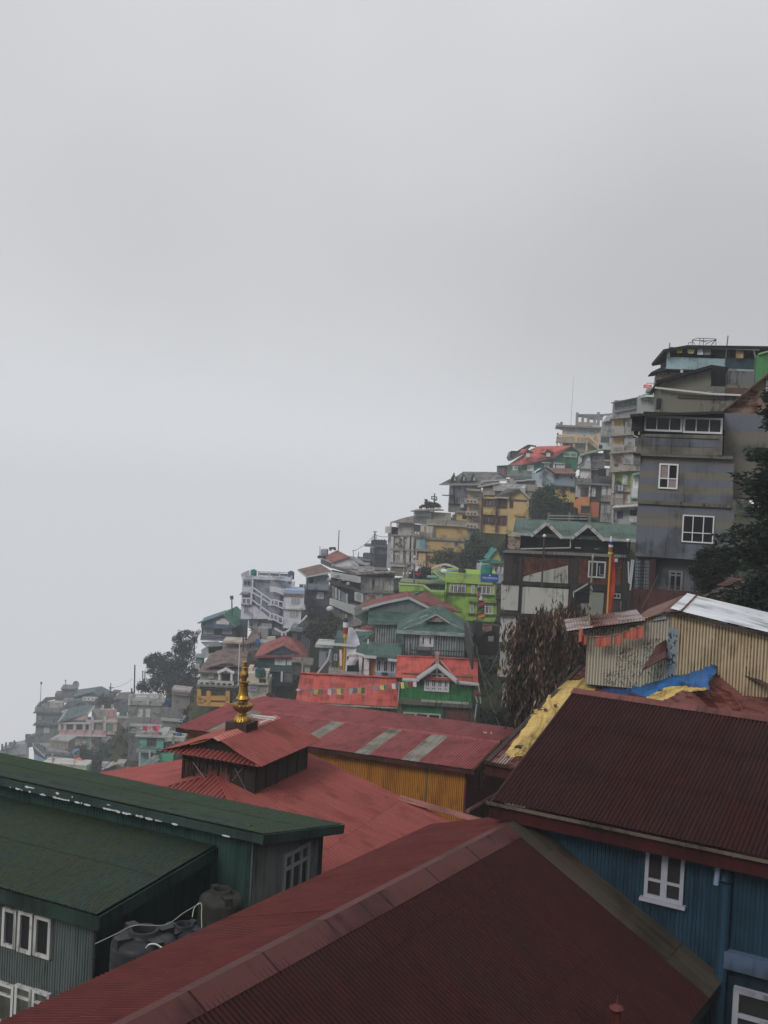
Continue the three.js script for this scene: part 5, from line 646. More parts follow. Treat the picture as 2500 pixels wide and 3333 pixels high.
{ // big gabled roofs behind it
const f = house('tin_house', 'large grey gabled tin house with green and red roof sides', 'house', 'J', 0,900,136,0, { sink: 4 }), r = f.root;
f.poly('gable', [[-330,700],[-140,640],[210,528],[420,640],[535,720],[535,745],[-330,745]],6, tinWall[1],0); f.add('roof', (() => { const l = f.pt(-420,672,0.5), t = f.pt(210,516,0.5), q = f.pt(545,690,0.5), k = V(0,0,-9); return [plate([l.clone().add(k), l, t, t.clone().add(k)],0.14), plate([q, q.clone().add(k), t.clone().add(k), t],0.14)]; })(), M(0.2,0.055,0.05, 'grime', { roughness: 0.7 })); f.bars('barge_board', [[-420,672,-120,590],[-120,590,210,522],[210,522,535,685]],0.3, M(0.4,0.45,0.46, 'plaster'), 0.55,0.1);
f.add('front_roof', plate([f.pt(-345,885,3.2), f.pt(250,880,3.2), f.pt(470,740,0.2), f.pt(-330,690,0.2)],0.12), gr2[1]); const [a, b, c, d] = f.rect(-250,875,40,1150,2.6); corr(r, 'wall_sheet', { poly: [[a, c - 4],[b, c - 4],[b, d],[a, d]], O: V(0,0,2.6), S: V(1,0,0), T: UPV, pitch: 0.3, amp: 0.035, sw: 1.5, sl: 20, mat: tinWall }); mesh('wall', bx(a, b + 3, c - 6, d + 0.3,-6,2.55), M(0.1,0.12,0.12, 'grime'), r);
f.add('side_roof', plate([f.pt(250,520,-1), f.pt(545,690,-1), f.pt(930,715,-4), f.pt(430,432,-12)],0.12), M(0.2,0.06,0.055, 'grime', { roughness: 0.7 }));
f.add('lower_roof', plate([f.pt(-520,760,1), f.pt(-330,880,1), f.pt(-330,690,-4), f.pt(-500,705,-4)],0.1), gr2[0]);
f.add('back_roof', plate([f.pt(40,470,-8), f.pt(85,545,-7), f.pt(400,440,-10), f.pt(200,430,-14)],0.1), gr2[0]);
}
{ // green and red house with white fretwork gable
const f = house('green_house', 'green tin house with coral red roof, white fretwork gable window', 'house', 'L', 360,1065,112,-2, { sink: 7 }), r = f.root, gw = [M(0.038,0.18,0.062, 'grime', { roughness: 0.7 }), M(0.035,0.165,0.058, 'grime', { roughness: 0.7 }), M(0.042,0.19,0.068, 'grime', { roughness: 0.7 })], rd = M(0.44,0.08,0.062, 'grime', { roughness: 0.6 }), wt = M(0.6,0.6,0.62, 'plaster');
const [a, b, c, d] = f.rect(360,790,1165,1065,0); mesh('wall', bx(a, b, c, d + 0.2,-7,-0.04), M(0.02,0.08,0.03, 'grime'), r); corr(r, 'wall_sheet', { poly: [[a, c],[b, c],[b, d + 0.4],[a, d + 0.4]], O: V(0,0,0), S: V(1,0,0), T: UPV, pitch: 0.25, amp: 0.02, sw: 1.25, sl: 9, mat: gw });
f.poly('gable', [[560,800],[770,640],[985,820]],0.25, gw[0],0.06);
f.gs([305,775],[1232,828],[320,535],[1225,578],3.2, rd, 0.6,0.12); { const t = f.pt(772,560,0.95), l = f.pt(545,785,0.95), q = f.pt(1000,812,0.95), B = f.pt(768,535,-3), m = (p) => V(p.x, p.y, -0.1); f.add('gable_roof', [plate([m(l), l, t, B],0.1), plate([q, m(q), B, t],0.1)], rd); f.bars('barge_board', [[548,785,772,632],[772,632,985,812]],0.34, wt, 1.0,0.07); f.bars('ridge_cap', [[770,485,772,655]],0.4, M(0.6,0.34,0.3, 'grime'), 0.98,0.1); f.bars('valley_cap', [[810,585,1000,810]],0.13, M(0.62,0.4,0.36), 0.6); }
f.add('ridge_cap', bar(f.pt(320,533,-3.2), f.pt(1225,575,-3.2), 0.4,0.1), rd);
// scalloped eave boards
const scal = (x0, y0, x1, y1, n, z) => { const g = []; for (let i = 0; i < n; i++) { const t = (i + 0.5) / n, p = f.pt(x0 + (x1 - x0) * t, y0 + (y1 - y0) * t, z); g.push(new THREE.CylinderGeometry(0.13,0.13,0.04,10).rotateX(Math.PI / 2).translate(p.x, p.y, p.z)); } return f.add('scallop', g.map(flat), wt); };
f.bars('eave_board', [[385,795,560,803],[975,825,1235,848]],0.22, wt, 0.62,0.05); scal(385,805,560,812,20,0.62); scal(985,842,1235,860,28,0.62); scal(560,800,772,655,22,1.0); scal(775,655,985,830,22,1.0);
f.w(625,775,908,935,4,[0.3], { fm: wt, pm: [C.glass, M(0.05,0.045,0.075), C.glass, M(0.1,0.02,0.035)], t: 0.22, mt: 0.36, d: 0.14, n: 0.07, panes: 1, bars: 1 }); f.b('window_head', 625,772,908,785,0.2, wt, 0.24); f.bars('gable_lights', [[768,665,768,775],[710,705,705,770],[828,705,832,770],[660,735,890,745]],0.17, wt, 0.14,0.12); f.poly('gable_glass', [[650,765],[705,700],[768,662],[835,705],[890,768]],0.05, M(0.05,0.045,0.045), 0.09);
f.b('beam', 330,1045,1165,1100,0.7, M(0.12,0.12,0.1, 'mould'), 0.5); f.b('beam_coping', 590,1047,1125,1068,0.4, M(0.36,0.36,0.34, 'mould'), 0.56); f.b('lower_wall', 370,1090,830,1330,6, gw[1],-0.1); f.b('column', 318,1060,372,1420,0.5, M(0.1,0.1,0.09, 'mould'), 0.1); f.b('corner_post', 330,830,345,1045,0.3, M(0.3,0.3,0.3), 0.2);
f.w(385,1175,810,1250,3,[], { fm: M(0.4,0.42,0.38, 'plaster'), pm: C.black, t: 0.16, mt: 0.25, d: 0.1, n: -0.08 }); f.b('side_wall', 825,1095,1200,1400,5, M(0.06,0.06,0.055, 'mould'), -0.15);
{ const [p, q, s, t] = f.rect(875,1140,1125,1345,0.0), gs = [[],[]]; for (let y = s, j = 0; y < t; y += 0.1, j++) for (let x = p - (j % 2) * 0.13; x < q; x += 0.26) { const u0 = Math.max(p, x), u1 = Math.min(q, x + 0.245); if (u1 - u0 > 0.04) gs[hash(j, Math.round(x * 7), 3) > 0.5 ? 1 : 0].push(bx(u0, u1, y, y + 0.085,-0.1,0.0 + 0.02 * hash(j, Math.round(x * 5), 4))); } f.add('brickwork', gs[0], M(0.15,0.06,0.04, 'grime')).userData.kind = 'stuff'; f.add('brickwork', gs[1], M(0.11,0.045,0.033, 'grime')).userData.kind = 'stuff'; }
f.bars('drainpipe', [[1235,850,1262,1070],[1195,950,1222,1060],[1215,1075,1170,1420]],0.13, M(0.3,0.3,0.3), 0.5); f.b('canopy', 1185,940,1265,990,1.2, M(0.2,0.07,0.06, 'rust'), 0.6);
f.add('tin_canopy', [plate([f.pt(640,1290,1.6), f.pt(1240,1420,1.6), f.pt(1200,1375,0.2), f.pt(640,1255,0.2)],0.08)], M(0.5,0.52,0.53, 'grime')); f.bars('canopy_edge', [[640,1285,1000,1350],[1020,1400,1240,1430]],0.2, M(0.55,0.56,0.57, 'grime'), 1.7);
}
{ // its long low wing
const f = house('green_house', 'low green tin wing with long coral red roof hung with prayer flags', 'house', 'K', 110,1390,113,1, { sink: 6 }), r = f.root, rd = [M(0.44,0.08,0.062, 'grime', { roughness: 0.6 }), M(0.42,0.075,0.058, 'grime', { roughness: 0.6 }), M(0.41,0.088,0.07, 'grime', { roughness: 0.6 })], gw = M(0.036,0.17,0.06, 'grime', { roughness: 0.7 });
const zt = -3.4, a = f.pt(5,1180,0.5), b = f.pt(1400,1248,0.5), t = f.pt(75,800, zt), u = f.pt(1370,862, zt), ye = (a.y + b.y) / 2, yt = (t.y + u.y) / 2, L = Math.hypot(yt - ye, 0.5 - zt), T = V(0, (yt - ye) / L, (zt - 0.5) / L);
corr(r, 'roof_sheet', { poly: [[a.x, 0],[b.x, 0],[u.x, L],[t.x, L]], O: V(0, ye, 0.5), S: V(1,0,0), T, pitch: 0.17, amp: 0.014, sw: 1.7, sl: 9, mat: rd }); f.add('ridge_cap', bar(V(t.x, yt + 0.08, zt), V(u.x, yt + 0.08, zt), 0.5,0.1), rd[0]); f.add('back_slope', plate([V(u.x, ye, 2 * zt), V(t.x, ye, 2 * zt), V(t.x, yt, zt), V(u.x, yt, zt)],0.1), rd[2]); f.add('gutter', bar(V(a.x, ye - 0.12,0.55), V(b.x, ye - 0.12,0.55), 0.16,0.14), M(0.4,0.36,0.34, 'grime'));
const [p, q, s, v] = f.rect(108,1210,1380,1500,0); corr(r, 'wall_sheet', { poly: [[p, s - 2],[q, s - 2],[q, ye],[p, ye]], O: V(0,0,0), S: V(1,0,0), T: UPV, pitch: 0.25, amp: 0.02, sw: 1.25, sl: 9, mat: [gw, M(0.025,0.12,0.045, 'grime')] }); mesh('wall', bx(p, q, s - 3, ye - 0.1,-6,-0.04), gw, r);
f.b('post', 100,1260,122,1350,0.3, M(0.3,0.32,0.3), 0.2); f.bars('wall_batten', [[690,1230,682,1440]],0.25, M(0.02,0.06,0.03), 0.1); f.w(338,1300,395,1400,1,[], { fm: C.trim, n: 0.04 }); f.b('door', 400,1290,500,1430,0.1, C.black, 0.05); f.b('window_sill', 335,1262,500,1300,0.3, M(0.3,0.33,0.3, 'mould'), 0.2); f.bars('shutter', [[512,1325,512,1410],[532,1328,532,1412],[550,1330,550,1414]],0.14, M(0.4,0.42,0.4), 0.2);
}
{ // ochre house with green lean-to roofs
const f = house('ochre_house', 'small ochre house with green lean-to roofs and white barred windows', 'house', 'K', 1010,830,121,2, { sink: 3 }), r = f.root, oc = M(0.5,0.26,0.045, 'plaster'), w = C.trim;
f.b('wall', 1005,590,1420,845,4, oc); f.add('roof', plate([f.pt(935,565,1.2), f.pt(1440,600,1.2), f.pt(1440,390,-2.5), f.pt(985,365,-2.5)],0.12), gr2[0]); f.bars('fascia', [[930,568,1100,580],[1255,610,1375,622]],0.3, M(0.5,0.54,0.58, 'plaster'), 1.25,0.06); f.w(1085,605,1365,785,3,[], { fm: M(0.52,0.55,0.62, 'plaster'), pm: M(0.02,0.022,0.035), t: 0.16, mt: 0.4, d: 0.15, n: 0.05, bars: 3 }); f.b('window_box', 1090,785,1370,845,0.3, M(0.3,0.38,0.5, 'plaster'), 0.25); f.bars('window_tray', [[1165,795,1245,795]],0.2, M(0.05,0.06,0.08), 0.4);
for (const [y0, y1] of [[600,745],[755,835]]) f.w(935, y0,1000, y1,1,[], { fm: w, pm: M(0.25,0.26,0.27), t: 0.25, n: 0.6, bars: 1 }); f.b('side_wall', 930,590,1005,840,0.4, M(0.5,0.5,0.5, 'plaster'), 0.55);
f.b('back_wall', 590,420,880,830,3, oc, -2); f.add('roof', plate([f.pt(525,395,-1), f.pt(840,420,-1), f.pt(1085,240,-5), f.pt(575,215,-5)],0.12), gr2[1]); f.bars('fascia', [[525,402,840,425]],0.3, M(0.5,0.55,0.58, 'plaster'), -0.95,0.06); f.add('roof', plate([f.pt(820,525,0.6), f.pt(945,550,0.6), f.pt(985,370,-1.8), f.pt(850,360,-1.8)],0.1), gr2[1]); f.bars('fascia', [[818,525,945,558]],0.24, M(0.55,0.58,0.6), 0.7); f.bars('post', [[900,560,880,830],[870,545,885,800],[618,480,618,690]],0.22, w, 0.6); f.b('verandah_beam', 725,545,895,580,0.4, M(0.42,0.44,0.4, 'plaster'), 0.4); f.b('verandah_wall', 700,570,880,700,0.2, M(0.2,0.11,0.03, 'grime'), -1.2); f.b('dark_room', 700,690,890,830,0.3, C.dark, -0.9); f.b('terrace', 450,800,940,850,4, M(0.3,0.29,0.29, 'plaster'), 0.8); f.bars('coral_roof_edge', [[845,350,850,420],[990,335,985,400]],0.14, M(0.6,0.62,0.62), 0.6);
f.bars('stair_rail', [[300,800,440,620],[440,620,480,470]],0.2, M(0.45,0.46,0.46, 'plaster'), 0.4); f.bars('stair_stringer', [[340,800,470,640]],0.5, M(0.08,0.08,0.08), 0.2); f.w(515,520,580,630,2,[0.5], { fm: M(0.06,0.06,0.065), pm: M(0.35,0.37,0.4), n: -1.5 });
}
{ const f = house('red_roof', 'small coral red roof showing between grey tin walls', 'house', 'D', 860,1375,140,2, { nobase: 1 }); f.add('roof', plate([f.pt(840,1375,0.5), f.pt(1105,1385,0.5), f.pt(1100,1285,-3), f.pt(1060,1290,-3)],0.12), C.red); f.b('fascia', 850,1370,1108,1392,0.15, C.trim, 0.55); f.b('wall', 860,1392,1100,1450,3, C.tgrey); }
{ const f = house('grey_house', 'grey house with pale flat roof edge beside the rising terrace stairs', 'house', 'K', 330,700,132,-2, { nobase: 1 }); f.b('wall', 325,440,500,720,4, M(0.24,0.26,0.29, 'plaster')); f.b('roof_slab', 272,410,520,450,5, M(0.4,0.43,0.42, 'plaster'), 0.6); f.w(420,515,465,580,2,[], { pm: C.dark, fm: C.steel }); f.b('tin_shelter', 78,585,250,680,0.15, M(0.24,0.23,0.2, 'grime'), 2); f.b('shelter_wall', 90,680,200,790,1, M(0.38,0.39,0.38, 'mould'), 1.5); f.b('shelter_side', 95,700,105,790,0.3, M(0.4,0.4,0.4), 1.8); }
{ // brown lean-to walls and the dark lane by the tin house
const f = house('shed', 'dark brown boarded lean-to at the right end of the grey tin house', 'shed', 'J', 1120,1120,126,8, { nobase: 1 }); f.poly('wall', [[1120,1060],[1255,975],[1260,1110],[1140,1180]],1, M(0.055,0.035,0.03, 'grime'), 0.2); f.bars('coping', [[1120,1060,1258,978]],0.25, M(0.2,0.12,0.1, 'grime'), 0.3); f.b('water_butt', 1115,845,1200,1000,1.6, M(0.022,0.023,0.024), 1.5); f.b('wall', 1200,900,1440,1300,2, M(0.05,0.035,0.032, 'grime'), -3); f.b('tin_sheet', 1280,1040,1355,1110,0.05, M(0.55,0.56,0.57, 'grime'), -1.5); f.add('roof', plate([f.pt(1210,1000,-1), f.pt(1330,960,-1), f.pt(1330,900,-3), f.pt(1200,910,-3)],0.08), M(0.12,0.06,0.05, 'rust')); }
// ================= the town on the hillside =================
{ // white staircase building
const f = house('apartment_building', 'white building with zigzag outside stairs and railed balconies', 'building', 'C', 722,850,215,5, { sink: 5 }), r = f.root, w = M(0.6,0.62,0.69, 'plaster'), gy = M(0.29,0.31,0.37, 'plaster'), wr = M(0.64,0.65,0.7, 'plaster'), dk = M(0.1,0.11,0.13, 'plaster');
f.b('wall', 725,290,1140,850,9, gy); f.b('wall_strip', 727,290,882,850,1.2, w, 0.5); f.poly('stair_wall', [[880,640],[1130,835],[1130,850],[880,850]],0.6, w, 1.0); f.b('parapet', 727,240,1250,285,0.3, w, 0.9); f.poly('parapet', [[1160,240],[1440,262],[1440,310],[1250,300],[1160,285]],0.3, w, 1.5);
f.w(750,298,858,382,2,[], { n: 0.55, fm: gy, pm: M(0.05,0.055,0.07), t: 0.2 }); f.w(942,300,1042,378,1,[], { n: 0.03, fm: gy, pm: M(0.2,0.21,0.25) }); f.w(757,668,828,775,2,[0.7], { n: 0.55, fm: wr, pm: M(0.22,0.23,0.27) }); f.b('opening', 738,475,850,545,0.2, M(0.16,0.17,0.2, 'plaster'), 0.52); f.poly('awning', [[690,505],[735,465],[840,462],[830,490],[735,510]],0.3, M(0.35,0.37,0.42, 'grime'), 1.2); f.rail(727,550,858,640,3, wr, 1.0,0,0.22); f.b('ledge', 715,628,868,648,1, wr, 1.2); f.b('balcony_panel', 740,565,850,625,0.1, M(0.22,0.24,0.28, 'plaster'), 0.8);
f.bars('stair_rail', [[880,395,1145,580],[870,460,1145,640],[860,565,1135,770],[865,470,862,640],[1010,490,998,715],[1140,580,1140,640],[1135,770,1132,835],[885,290,880,460]],0.26, wr, 1.5,0.16);
f.poly('balcony_wall', [[1128,388],[1220,395],[1340,432],[1325,515],[1205,465],[1125,465]],0.3, w, 2.0); f.bars('balcony_rail', [[1145,580,1210,580],[1210,580,1378,630],[1100,650,1200,650],[1200,650,1330,708],[1150,580,1148,640],[1190,585,1188,650],[1252,600,1250,675],[1320,615,1318,700],[1375,630,1372,700],[1130,775,1185,778],[1185,778,1310,830],[1310,835,1398,835],[1100,852,1185,855],[1185,855,1300,918],[1300,915,1395,912],[1185,780,1183,850],[1245,805,1243,880],[1310,835,1306,915],[1395,835,1392,912]],0.22, wr, 2.2,0.16); f.b('back_wall', 1120,300,1330,880,2, gy, 0.8);
for (const [y0, y1] of [[470,570],[530,640],[690,800]]) f.b('doorway', y0 === 470 ? 1290 : 1265, y0, y0 === 470 ? 1315 : 1310, y1,0.2, dk, 0.85);
f.b('right_block', 1325,540,1612,700,8, w, 3.4); f.b('brown_fascia', 1322,488,1600,540,8, M(0.24,0.17,0.15, 'grime'), 3.5); f.b('ledge', 1318,690,1635,716,8.4, wr, 3.9); f.b('right_block', 1320,716,1570,985,8, w, 3.35); f.b('tarp_edge', 1335,440,1622,492,7, M(0.35,0.45,0.6, 'cloth'), 3.6); f.w(1432,550,1550,640,3,[], { n: 3.42, pm: M(0.25,0.22,0.22), fm: M(0.4,0.38,0.38), t: 0.2, mt: 0.4 }); f.w(1410,730,1530,830,3,[], { n: 3.37, pm: M(0.2,0.2,0.22), fm: M(0.42,0.42,0.42), t: 0.2, mt: 0.4 });
f.b('upper_block', 1270,312,1440,440,5, w, -1); f.b('opening', 1285,325,1308,385,0.2, dk, -0.95); f.b('opening', 1392,322,1430,348,0.2, dk, -0.95); f.bars('roof_stair', [[1430,300,1475,430],[1475,310,1470,440]],0.3, wr, 0.5);
f.b('base_storey', 825,850,1165,985,7, M(0.27,0.28,0.31, 'mould'), -0.6); f.w(1010,912,1155,978,4,[0.7], { n: -0.55, t: 0.25, mt: 0.35, fm: wr, pm: dk }); f.w(845,905,880,960,1,[], { n: -0.55 }); f.w(950,905,970,960,1,[], { n: -0.55 }); f.b('base_wall', 1160,850,1330,1080,4, M(0.2,0.21,0.24, 'mould'), -1);
f.bars('terrace_post', [[732,205,732,245],[757,190,757,240],[780,178,780,238],[804,168,804,238],[828,160,828,236],[968,170,968,240],[1122,178,1118,245],[1268,185,1268,250],[1438,232,1436,295]],0.32, M(0.4,0.42,0.46, 'plaster'), 0.7); f.bars('terrace_rail', [[968,178,1380,190],[735,205,830,160]],0.12, M(0.3,0.31,0.34), 0.7); f.b('terrace_back', 970,200,1385,240,0.3, M(0.2,0.22,0.26, 'plaster'), -3);
waterTank('water_tank', 'teal water tank at the roof corner of the white stairs building', toW(f, f.pt(895,238,-1)), 0.64,1.35, M(0.05,0.2,0.22, 'grime'), null, 0,0); waterTank('water_tank', 'dark water tank at the right end of the white stairs building roof', toW(f, f.pt(1425,285,-2)), 0.66,1.7, M(0.1,0.11,0.14, 'grime'), null, 0,0);
tag(mesh('tarpaulin', (() => { const g = new THREE.IcosahedronGeometry(1,3).scale(0.7,0.3,0.5); const q = g.attributes.position; for (let i = 0; i < q.count; i++) { const k = 0.75 + 0.5 * fbm(q.getX(i) + 9, q.getY(i) * 2 + q.getZ(i) + 9,64,64,4,3); q.setXYZ(i, q.getX(i) * k, q.getY(i) * k, q.getZ(i) * k); } g.computeVertexNormals(); return g; })(), M(0.2,0.4,0.55, 'cloth'), scene, toW(f, f.pt(1305,255,0.4))), 'light blue sheet heaped on the white stairs building roof', 'tarpaulin');
f.bars('lower_rail', [[1190,980,1300,1040],[1300,1040,1300,1090],[1310,1040,1350,1040],[1350,1040,1355,1085],[1350,1040,1590,870],[1590,870,1655,800]],0.35, wr, 3.8,0.2);
}
{ const f = house('house', 'blue-green wooden house with bright green roof and arched attic window', 'house', 'C', 150,1150,228,5, { sink: 4 }), b = M(0.12,0.17,0.24, 'plaster'), gr = M(0.07,0.22,0.15, 'grime');
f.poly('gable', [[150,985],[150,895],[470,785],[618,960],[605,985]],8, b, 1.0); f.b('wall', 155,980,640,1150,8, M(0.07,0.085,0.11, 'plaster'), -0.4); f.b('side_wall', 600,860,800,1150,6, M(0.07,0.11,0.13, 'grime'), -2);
{ const l = f.pt(105,905,1.4), t = f.pt(480,775,1.4), q = f.pt(640,965,1.4), k = f.pt(660,668,-8), lb = f.pt(150,880,-8), rb = f.pt(850,850,-8); f.add('roof', [plate([lb, l, t, k],0.2), plate([q, rb, k, t],0.2)], gr); f.bars('barge_board', [[105,908,470,782],[470,782,640,968]],0.3, M(0.12,0.2,0.2), 1.45); f.bars('ridge_light', [[160,880,480,775]],0.2, M(0.35,0.5,0.45), 1.3); }
f.w(370,880,553,925,6,[], { n: 1.05, t: 0.25, mt: 0.4, pm: M(0.1,0.12,0.16) }); for (const [a, b2, t] of [[402,430,862],[432,462,845],[465,492,842],[495,522,855]]) f.w(a, t, b2,882,1,[], { n: 1.05, t: 0.22, pm: M(0.1,0.12,0.16) });
f.w(188,988,330,1065,4,[], { n: -0.35, t: 0.25, mt: 0.4, fm: M(0.4,0.42,0.44), pm: M(0.16,0.17,0.2) }); f.w(455,990,592,1065,4,[], { n: -0.35, t: 0.25, mt: 0.4, fm: M(0.4,0.42,0.44), pm: M(0.16,0.17,0.2) }); f.b('door', 358,995,422,1085,0.2, M(0.045,0.04,0.05), -0.35); f.b('balcony', 145,1080,440,1092,0.3, M(0.24,0.26,0.3, 'plaster'), 1); f.rail(145,1092,600,1145,6, M(0.13,0.15,0.18), 0.9,1,0.25); f.b('floor_slab', 140,1140,610,1162,2, M(0.2,0.22,0.25, 'plaster'), 1); }
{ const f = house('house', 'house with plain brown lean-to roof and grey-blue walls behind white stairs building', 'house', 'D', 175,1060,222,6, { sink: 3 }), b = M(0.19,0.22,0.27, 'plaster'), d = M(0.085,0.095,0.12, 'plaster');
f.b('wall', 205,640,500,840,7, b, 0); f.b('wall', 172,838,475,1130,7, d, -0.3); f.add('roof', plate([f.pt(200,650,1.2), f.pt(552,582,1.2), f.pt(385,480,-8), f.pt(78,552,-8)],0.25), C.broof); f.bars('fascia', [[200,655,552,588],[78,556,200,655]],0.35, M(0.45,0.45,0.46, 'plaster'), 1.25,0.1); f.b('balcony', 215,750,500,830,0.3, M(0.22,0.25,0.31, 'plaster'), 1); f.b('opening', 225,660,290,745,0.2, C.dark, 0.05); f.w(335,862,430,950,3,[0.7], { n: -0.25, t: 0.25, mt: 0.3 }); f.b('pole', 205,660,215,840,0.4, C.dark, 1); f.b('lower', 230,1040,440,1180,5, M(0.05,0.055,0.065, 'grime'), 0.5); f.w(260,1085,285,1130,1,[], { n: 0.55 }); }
{ const f = house('house', 'house with rusty red roof, white gable and white slatted side wall', 'house', 'D', 385,545,245,-3, { sink: 4 }), w = M(0.6,0.6,0.62, 'plaster');
f.add('roof', plate([f.pt(405,392,-6), f.pt(545,455,1), f.pt(780,378,1), f.pt(612,294,-6)],0.25), C.rroof); f.poly('gable', [[545,470],[750,388],[905,475],[905,520],[545,520]],5, w, 0.4); f.b('wall', 555,470,1040,545,6, M(0.2,0.21,0.24, 'plaster'), 0.2); f.add('grey_roof', plate([f.pt(905,470,1), f.pt(1065,505,1), f.pt(850,380,-6), f.pt(770,372,0)],0.2), C.tin); f.poly('side_wall', [[385,400],[550,460],[550,545],[385,470]],0.5, w, 0.6); f.bars('dark_slats', [[410,415,410,478],[435,425,435,490],[462,436,462,500],[490,448,490,515],[520,458,520,530]],0.55, M(0.1,0.1,0.12), 0.65,0.06); f.w(755,485,845,510,3,[], { n: 0.45, t: 0.2 });
f.b('roof_room', 390,285,468,370,4, M(0.26,0.28,0.31, 'plaster'), -5); f.bars('roof_bench', [[505,268,590,265],[520,268,522,300],[580,265,582,295]],0.5, C.dark, -5); f.b('dark_eave', 345,375,430,405,3, C.dark, -3); }
{ const f = house('old_house', 'dilapidated long house, stained white walls, balconies and patched grey tin roof', 'house', 'D', 915,1000,190,12, { sink: 6 }), w = M(0.44,0.43,0.41, 'mould'), dk = M(0.035,0.035,0.037, 'grime'), st = M(0.55,0.56,0.58, 'plaster');
f.b('wall', 915,625,1370,1010,14, w); f.b('wall_top', 900,620,1390,660,0.3, dk, 0.2); f.bars('pilaster', [[1060,660,1055,1000],[1205,660,1200,1000]],0.5, M(0.3,0.29,0.28, 'mould'), 0.15); f.bars('cornice', [[925,850,1370,858]],0.5, M(0.2,0.2,0.19, 'mould'), 0.3); f.w(1088,695,1118,765,1,[0.5], { pm: C.black, fm: M(0.2,0.2,0.2), n: 0.02 }); f.b('stain', 1060,770,1200,860,0.05, M(0.22,0.2,0.18, 'mould'), 0.03);
{ const a = f.pt(870,612,1.5), b = f.pt(1420,588,1.5); f.add('roof', plate([a, b, f.pt(1060,508,-20), f.pt(560,515,-20)],0.2), M(0.21,0.21,0.21, 'rust')); for (const [x0, y0, x1, y1, z] of [[900,585,1100,600,0],[1120,560,1300,575,-3],[1000,560,1180,580,-4],[1240,610,1390,628,1],[700,545,900,560,-8]]) f.add('loose_sheet', plate([f.pt(x0, y1 + 12, z), f.pt(x1, y1 + 14, z), f.pt(x1 - 20, y0 - 6, z - 1.5), f.pt(x0 - 10, y0 - 8, z - 1.5)],0.1).translate(0,0.35,0), pick([M(0.35,0.35,0.35, 'rust'), M(0.25,0.25,0.25, 'rust'), C.dconc])); f.bars('eave', [[545,515,870,620]],0.5, M(0.15,0.15,0.15, 'mould'), 1.2); }
// long balcony side running back to the left
const pts = (z) => 0; f.poly('side_wall', [[545,560],[930,640],[930,1030],[820,1010],[530,940],[530,700]],0.5, dk, 0.6); f.poly('tin_balcony', [[545,770],[750,890],[745,1010],[548,930]],0.3, M(0.24,0.26,0.29, 'grime'), 1.6); f.poly('tin_balcony', [[480,650],[530,690],[760,760],[930,840],[930,870],[740,800],[540,755],[470,690]],0.3, M(0.09,0.095,0.1, 'mould'), 1.4); f.bars('tin_seam', [[595,800,595,950],[640,830,640,970],[745,880,742,1010]],0.25, M(0.4,0.42,0.45), 1.65);
const cl = []; for (let i = 0; i < 13; i++) { const x = 545 + i * 30; cl.push([x, 585 + i * 5.5, x, 660 + i * 6]); } for (let i = 0; i < 11; i++) { const x = 535 + i * 30; cl.push([x, 945 + i * 10, x - 2,1030 + i * 13]); } for (let i = 0; i < 4; i++) cl.push([870 + i * 22,860 + i * 8,870 + i * 22,970 + i * 8]); f.bars('balcony_post', cl, 0.55, st, 1.5); f.poly('lower_wall', [[530,1040],[820,1130],[820,1260],[590,1200]],0.5, M(0.2,0.2,0.2, 'mould'), 0.8); f.poly('lower_wall', [[820,1030],[940,1030],[940,1300],[790,1330]],2, M(0.3,0.29,0.28, 'mould'), 0.9);
for (const [x, y, c] of [[580,640,0.5],[625,645,0.3],[700,690,0.45],[760,745,0.5],[780,700,0.4],[650,720,0.1],[505,690,0.45]]) f.b('bundle', x - 18, y - 16, x + 18, y + 14,0.8, M(c, c, c * 1.02, 'cloth'), 1.9); const q = f.pt(515,1085,2.2); f.add('cistern', new THREE.SphereGeometry(1,16,10).scale(0.65,0.5,0.5).translate(q.x, q.y, q.z), M(0.5,0.5,0.5, 'plaster')); }
{ const f = house('hut', 'small hut with smooth dark brown hip roof below the dilapidated house', 'hut', 'D', 850,1250,172,5, { sink: 3 }); f.add('roof', [plate([f.pt(838,1075,0.5), f.pt(960,1175,3), f.pt(1225,1020,1), f.pt(1110,908,-4)],0.2)], M(0.125,0.1,0.085, 'grime')); f.b('wall', 850,1090,960,1260,3, M(0.3,0.29,0.28, 'mould'), -0.5); f.b('shelf', 1210,945,1300,990,1.5, M(0.07,0.06,0.055, 'grime'), 0.5); f.b('shelf', 1215,990,1320,1030,1.5, M(0.09,0.06,0.055, 'grime'), 0.4); f.b('chimney', 1040,890,1115,930,1, M(0.16,0.1,0.09, 'grime'), -3); }
{ const f = house('house', 'dark unfinished concrete block with black water tanks behind the utility pole', 'house', 'D', 1100,520,262,-2, { sink: 4 }), d = M(0.1,0.11,0.13, 'mould'); f.b('wall', 1108,250,1290,530,7, d); f.b('slab', 980,228,1285,252,8, d, 0.8); f.bars('post', [[1075,255,1072,330],[1110,255,1108,345]],0.6, d, 0.3); f.b('low_block', 955,345,1110,520,6, d, -0.5); f.b('dark_face', 1100,345,1285,520,0.1, M(0.04,0.043,0.05, 'grime'), 0.03); f.b('tank_block', 1070,165,1275,230,4, M(0.045,0.05,0.06), -1); for (let i = 0; i < 5; i++) f.b('tank_lid', 1085 + i * 38,152,1108 + i * 38,168,2, M(0.045,0.05,0.06), -1.5); f.add('lean_roof', plate([f.pt(900,420,2), f.pt(1065,430,2), f.pt(1040,400,-1), f.pt(880,375,-1)],0.15), M(0.1,0.1,0.11, 'grime')); f.b('porch', 935,430,1060,500,2, M(0.06,0.06,0.07, 'grime'), 0.5); f.bars('ledge', [[905,410,1060,432]],0.4, M(0.22,0.22,0.24), 2); }
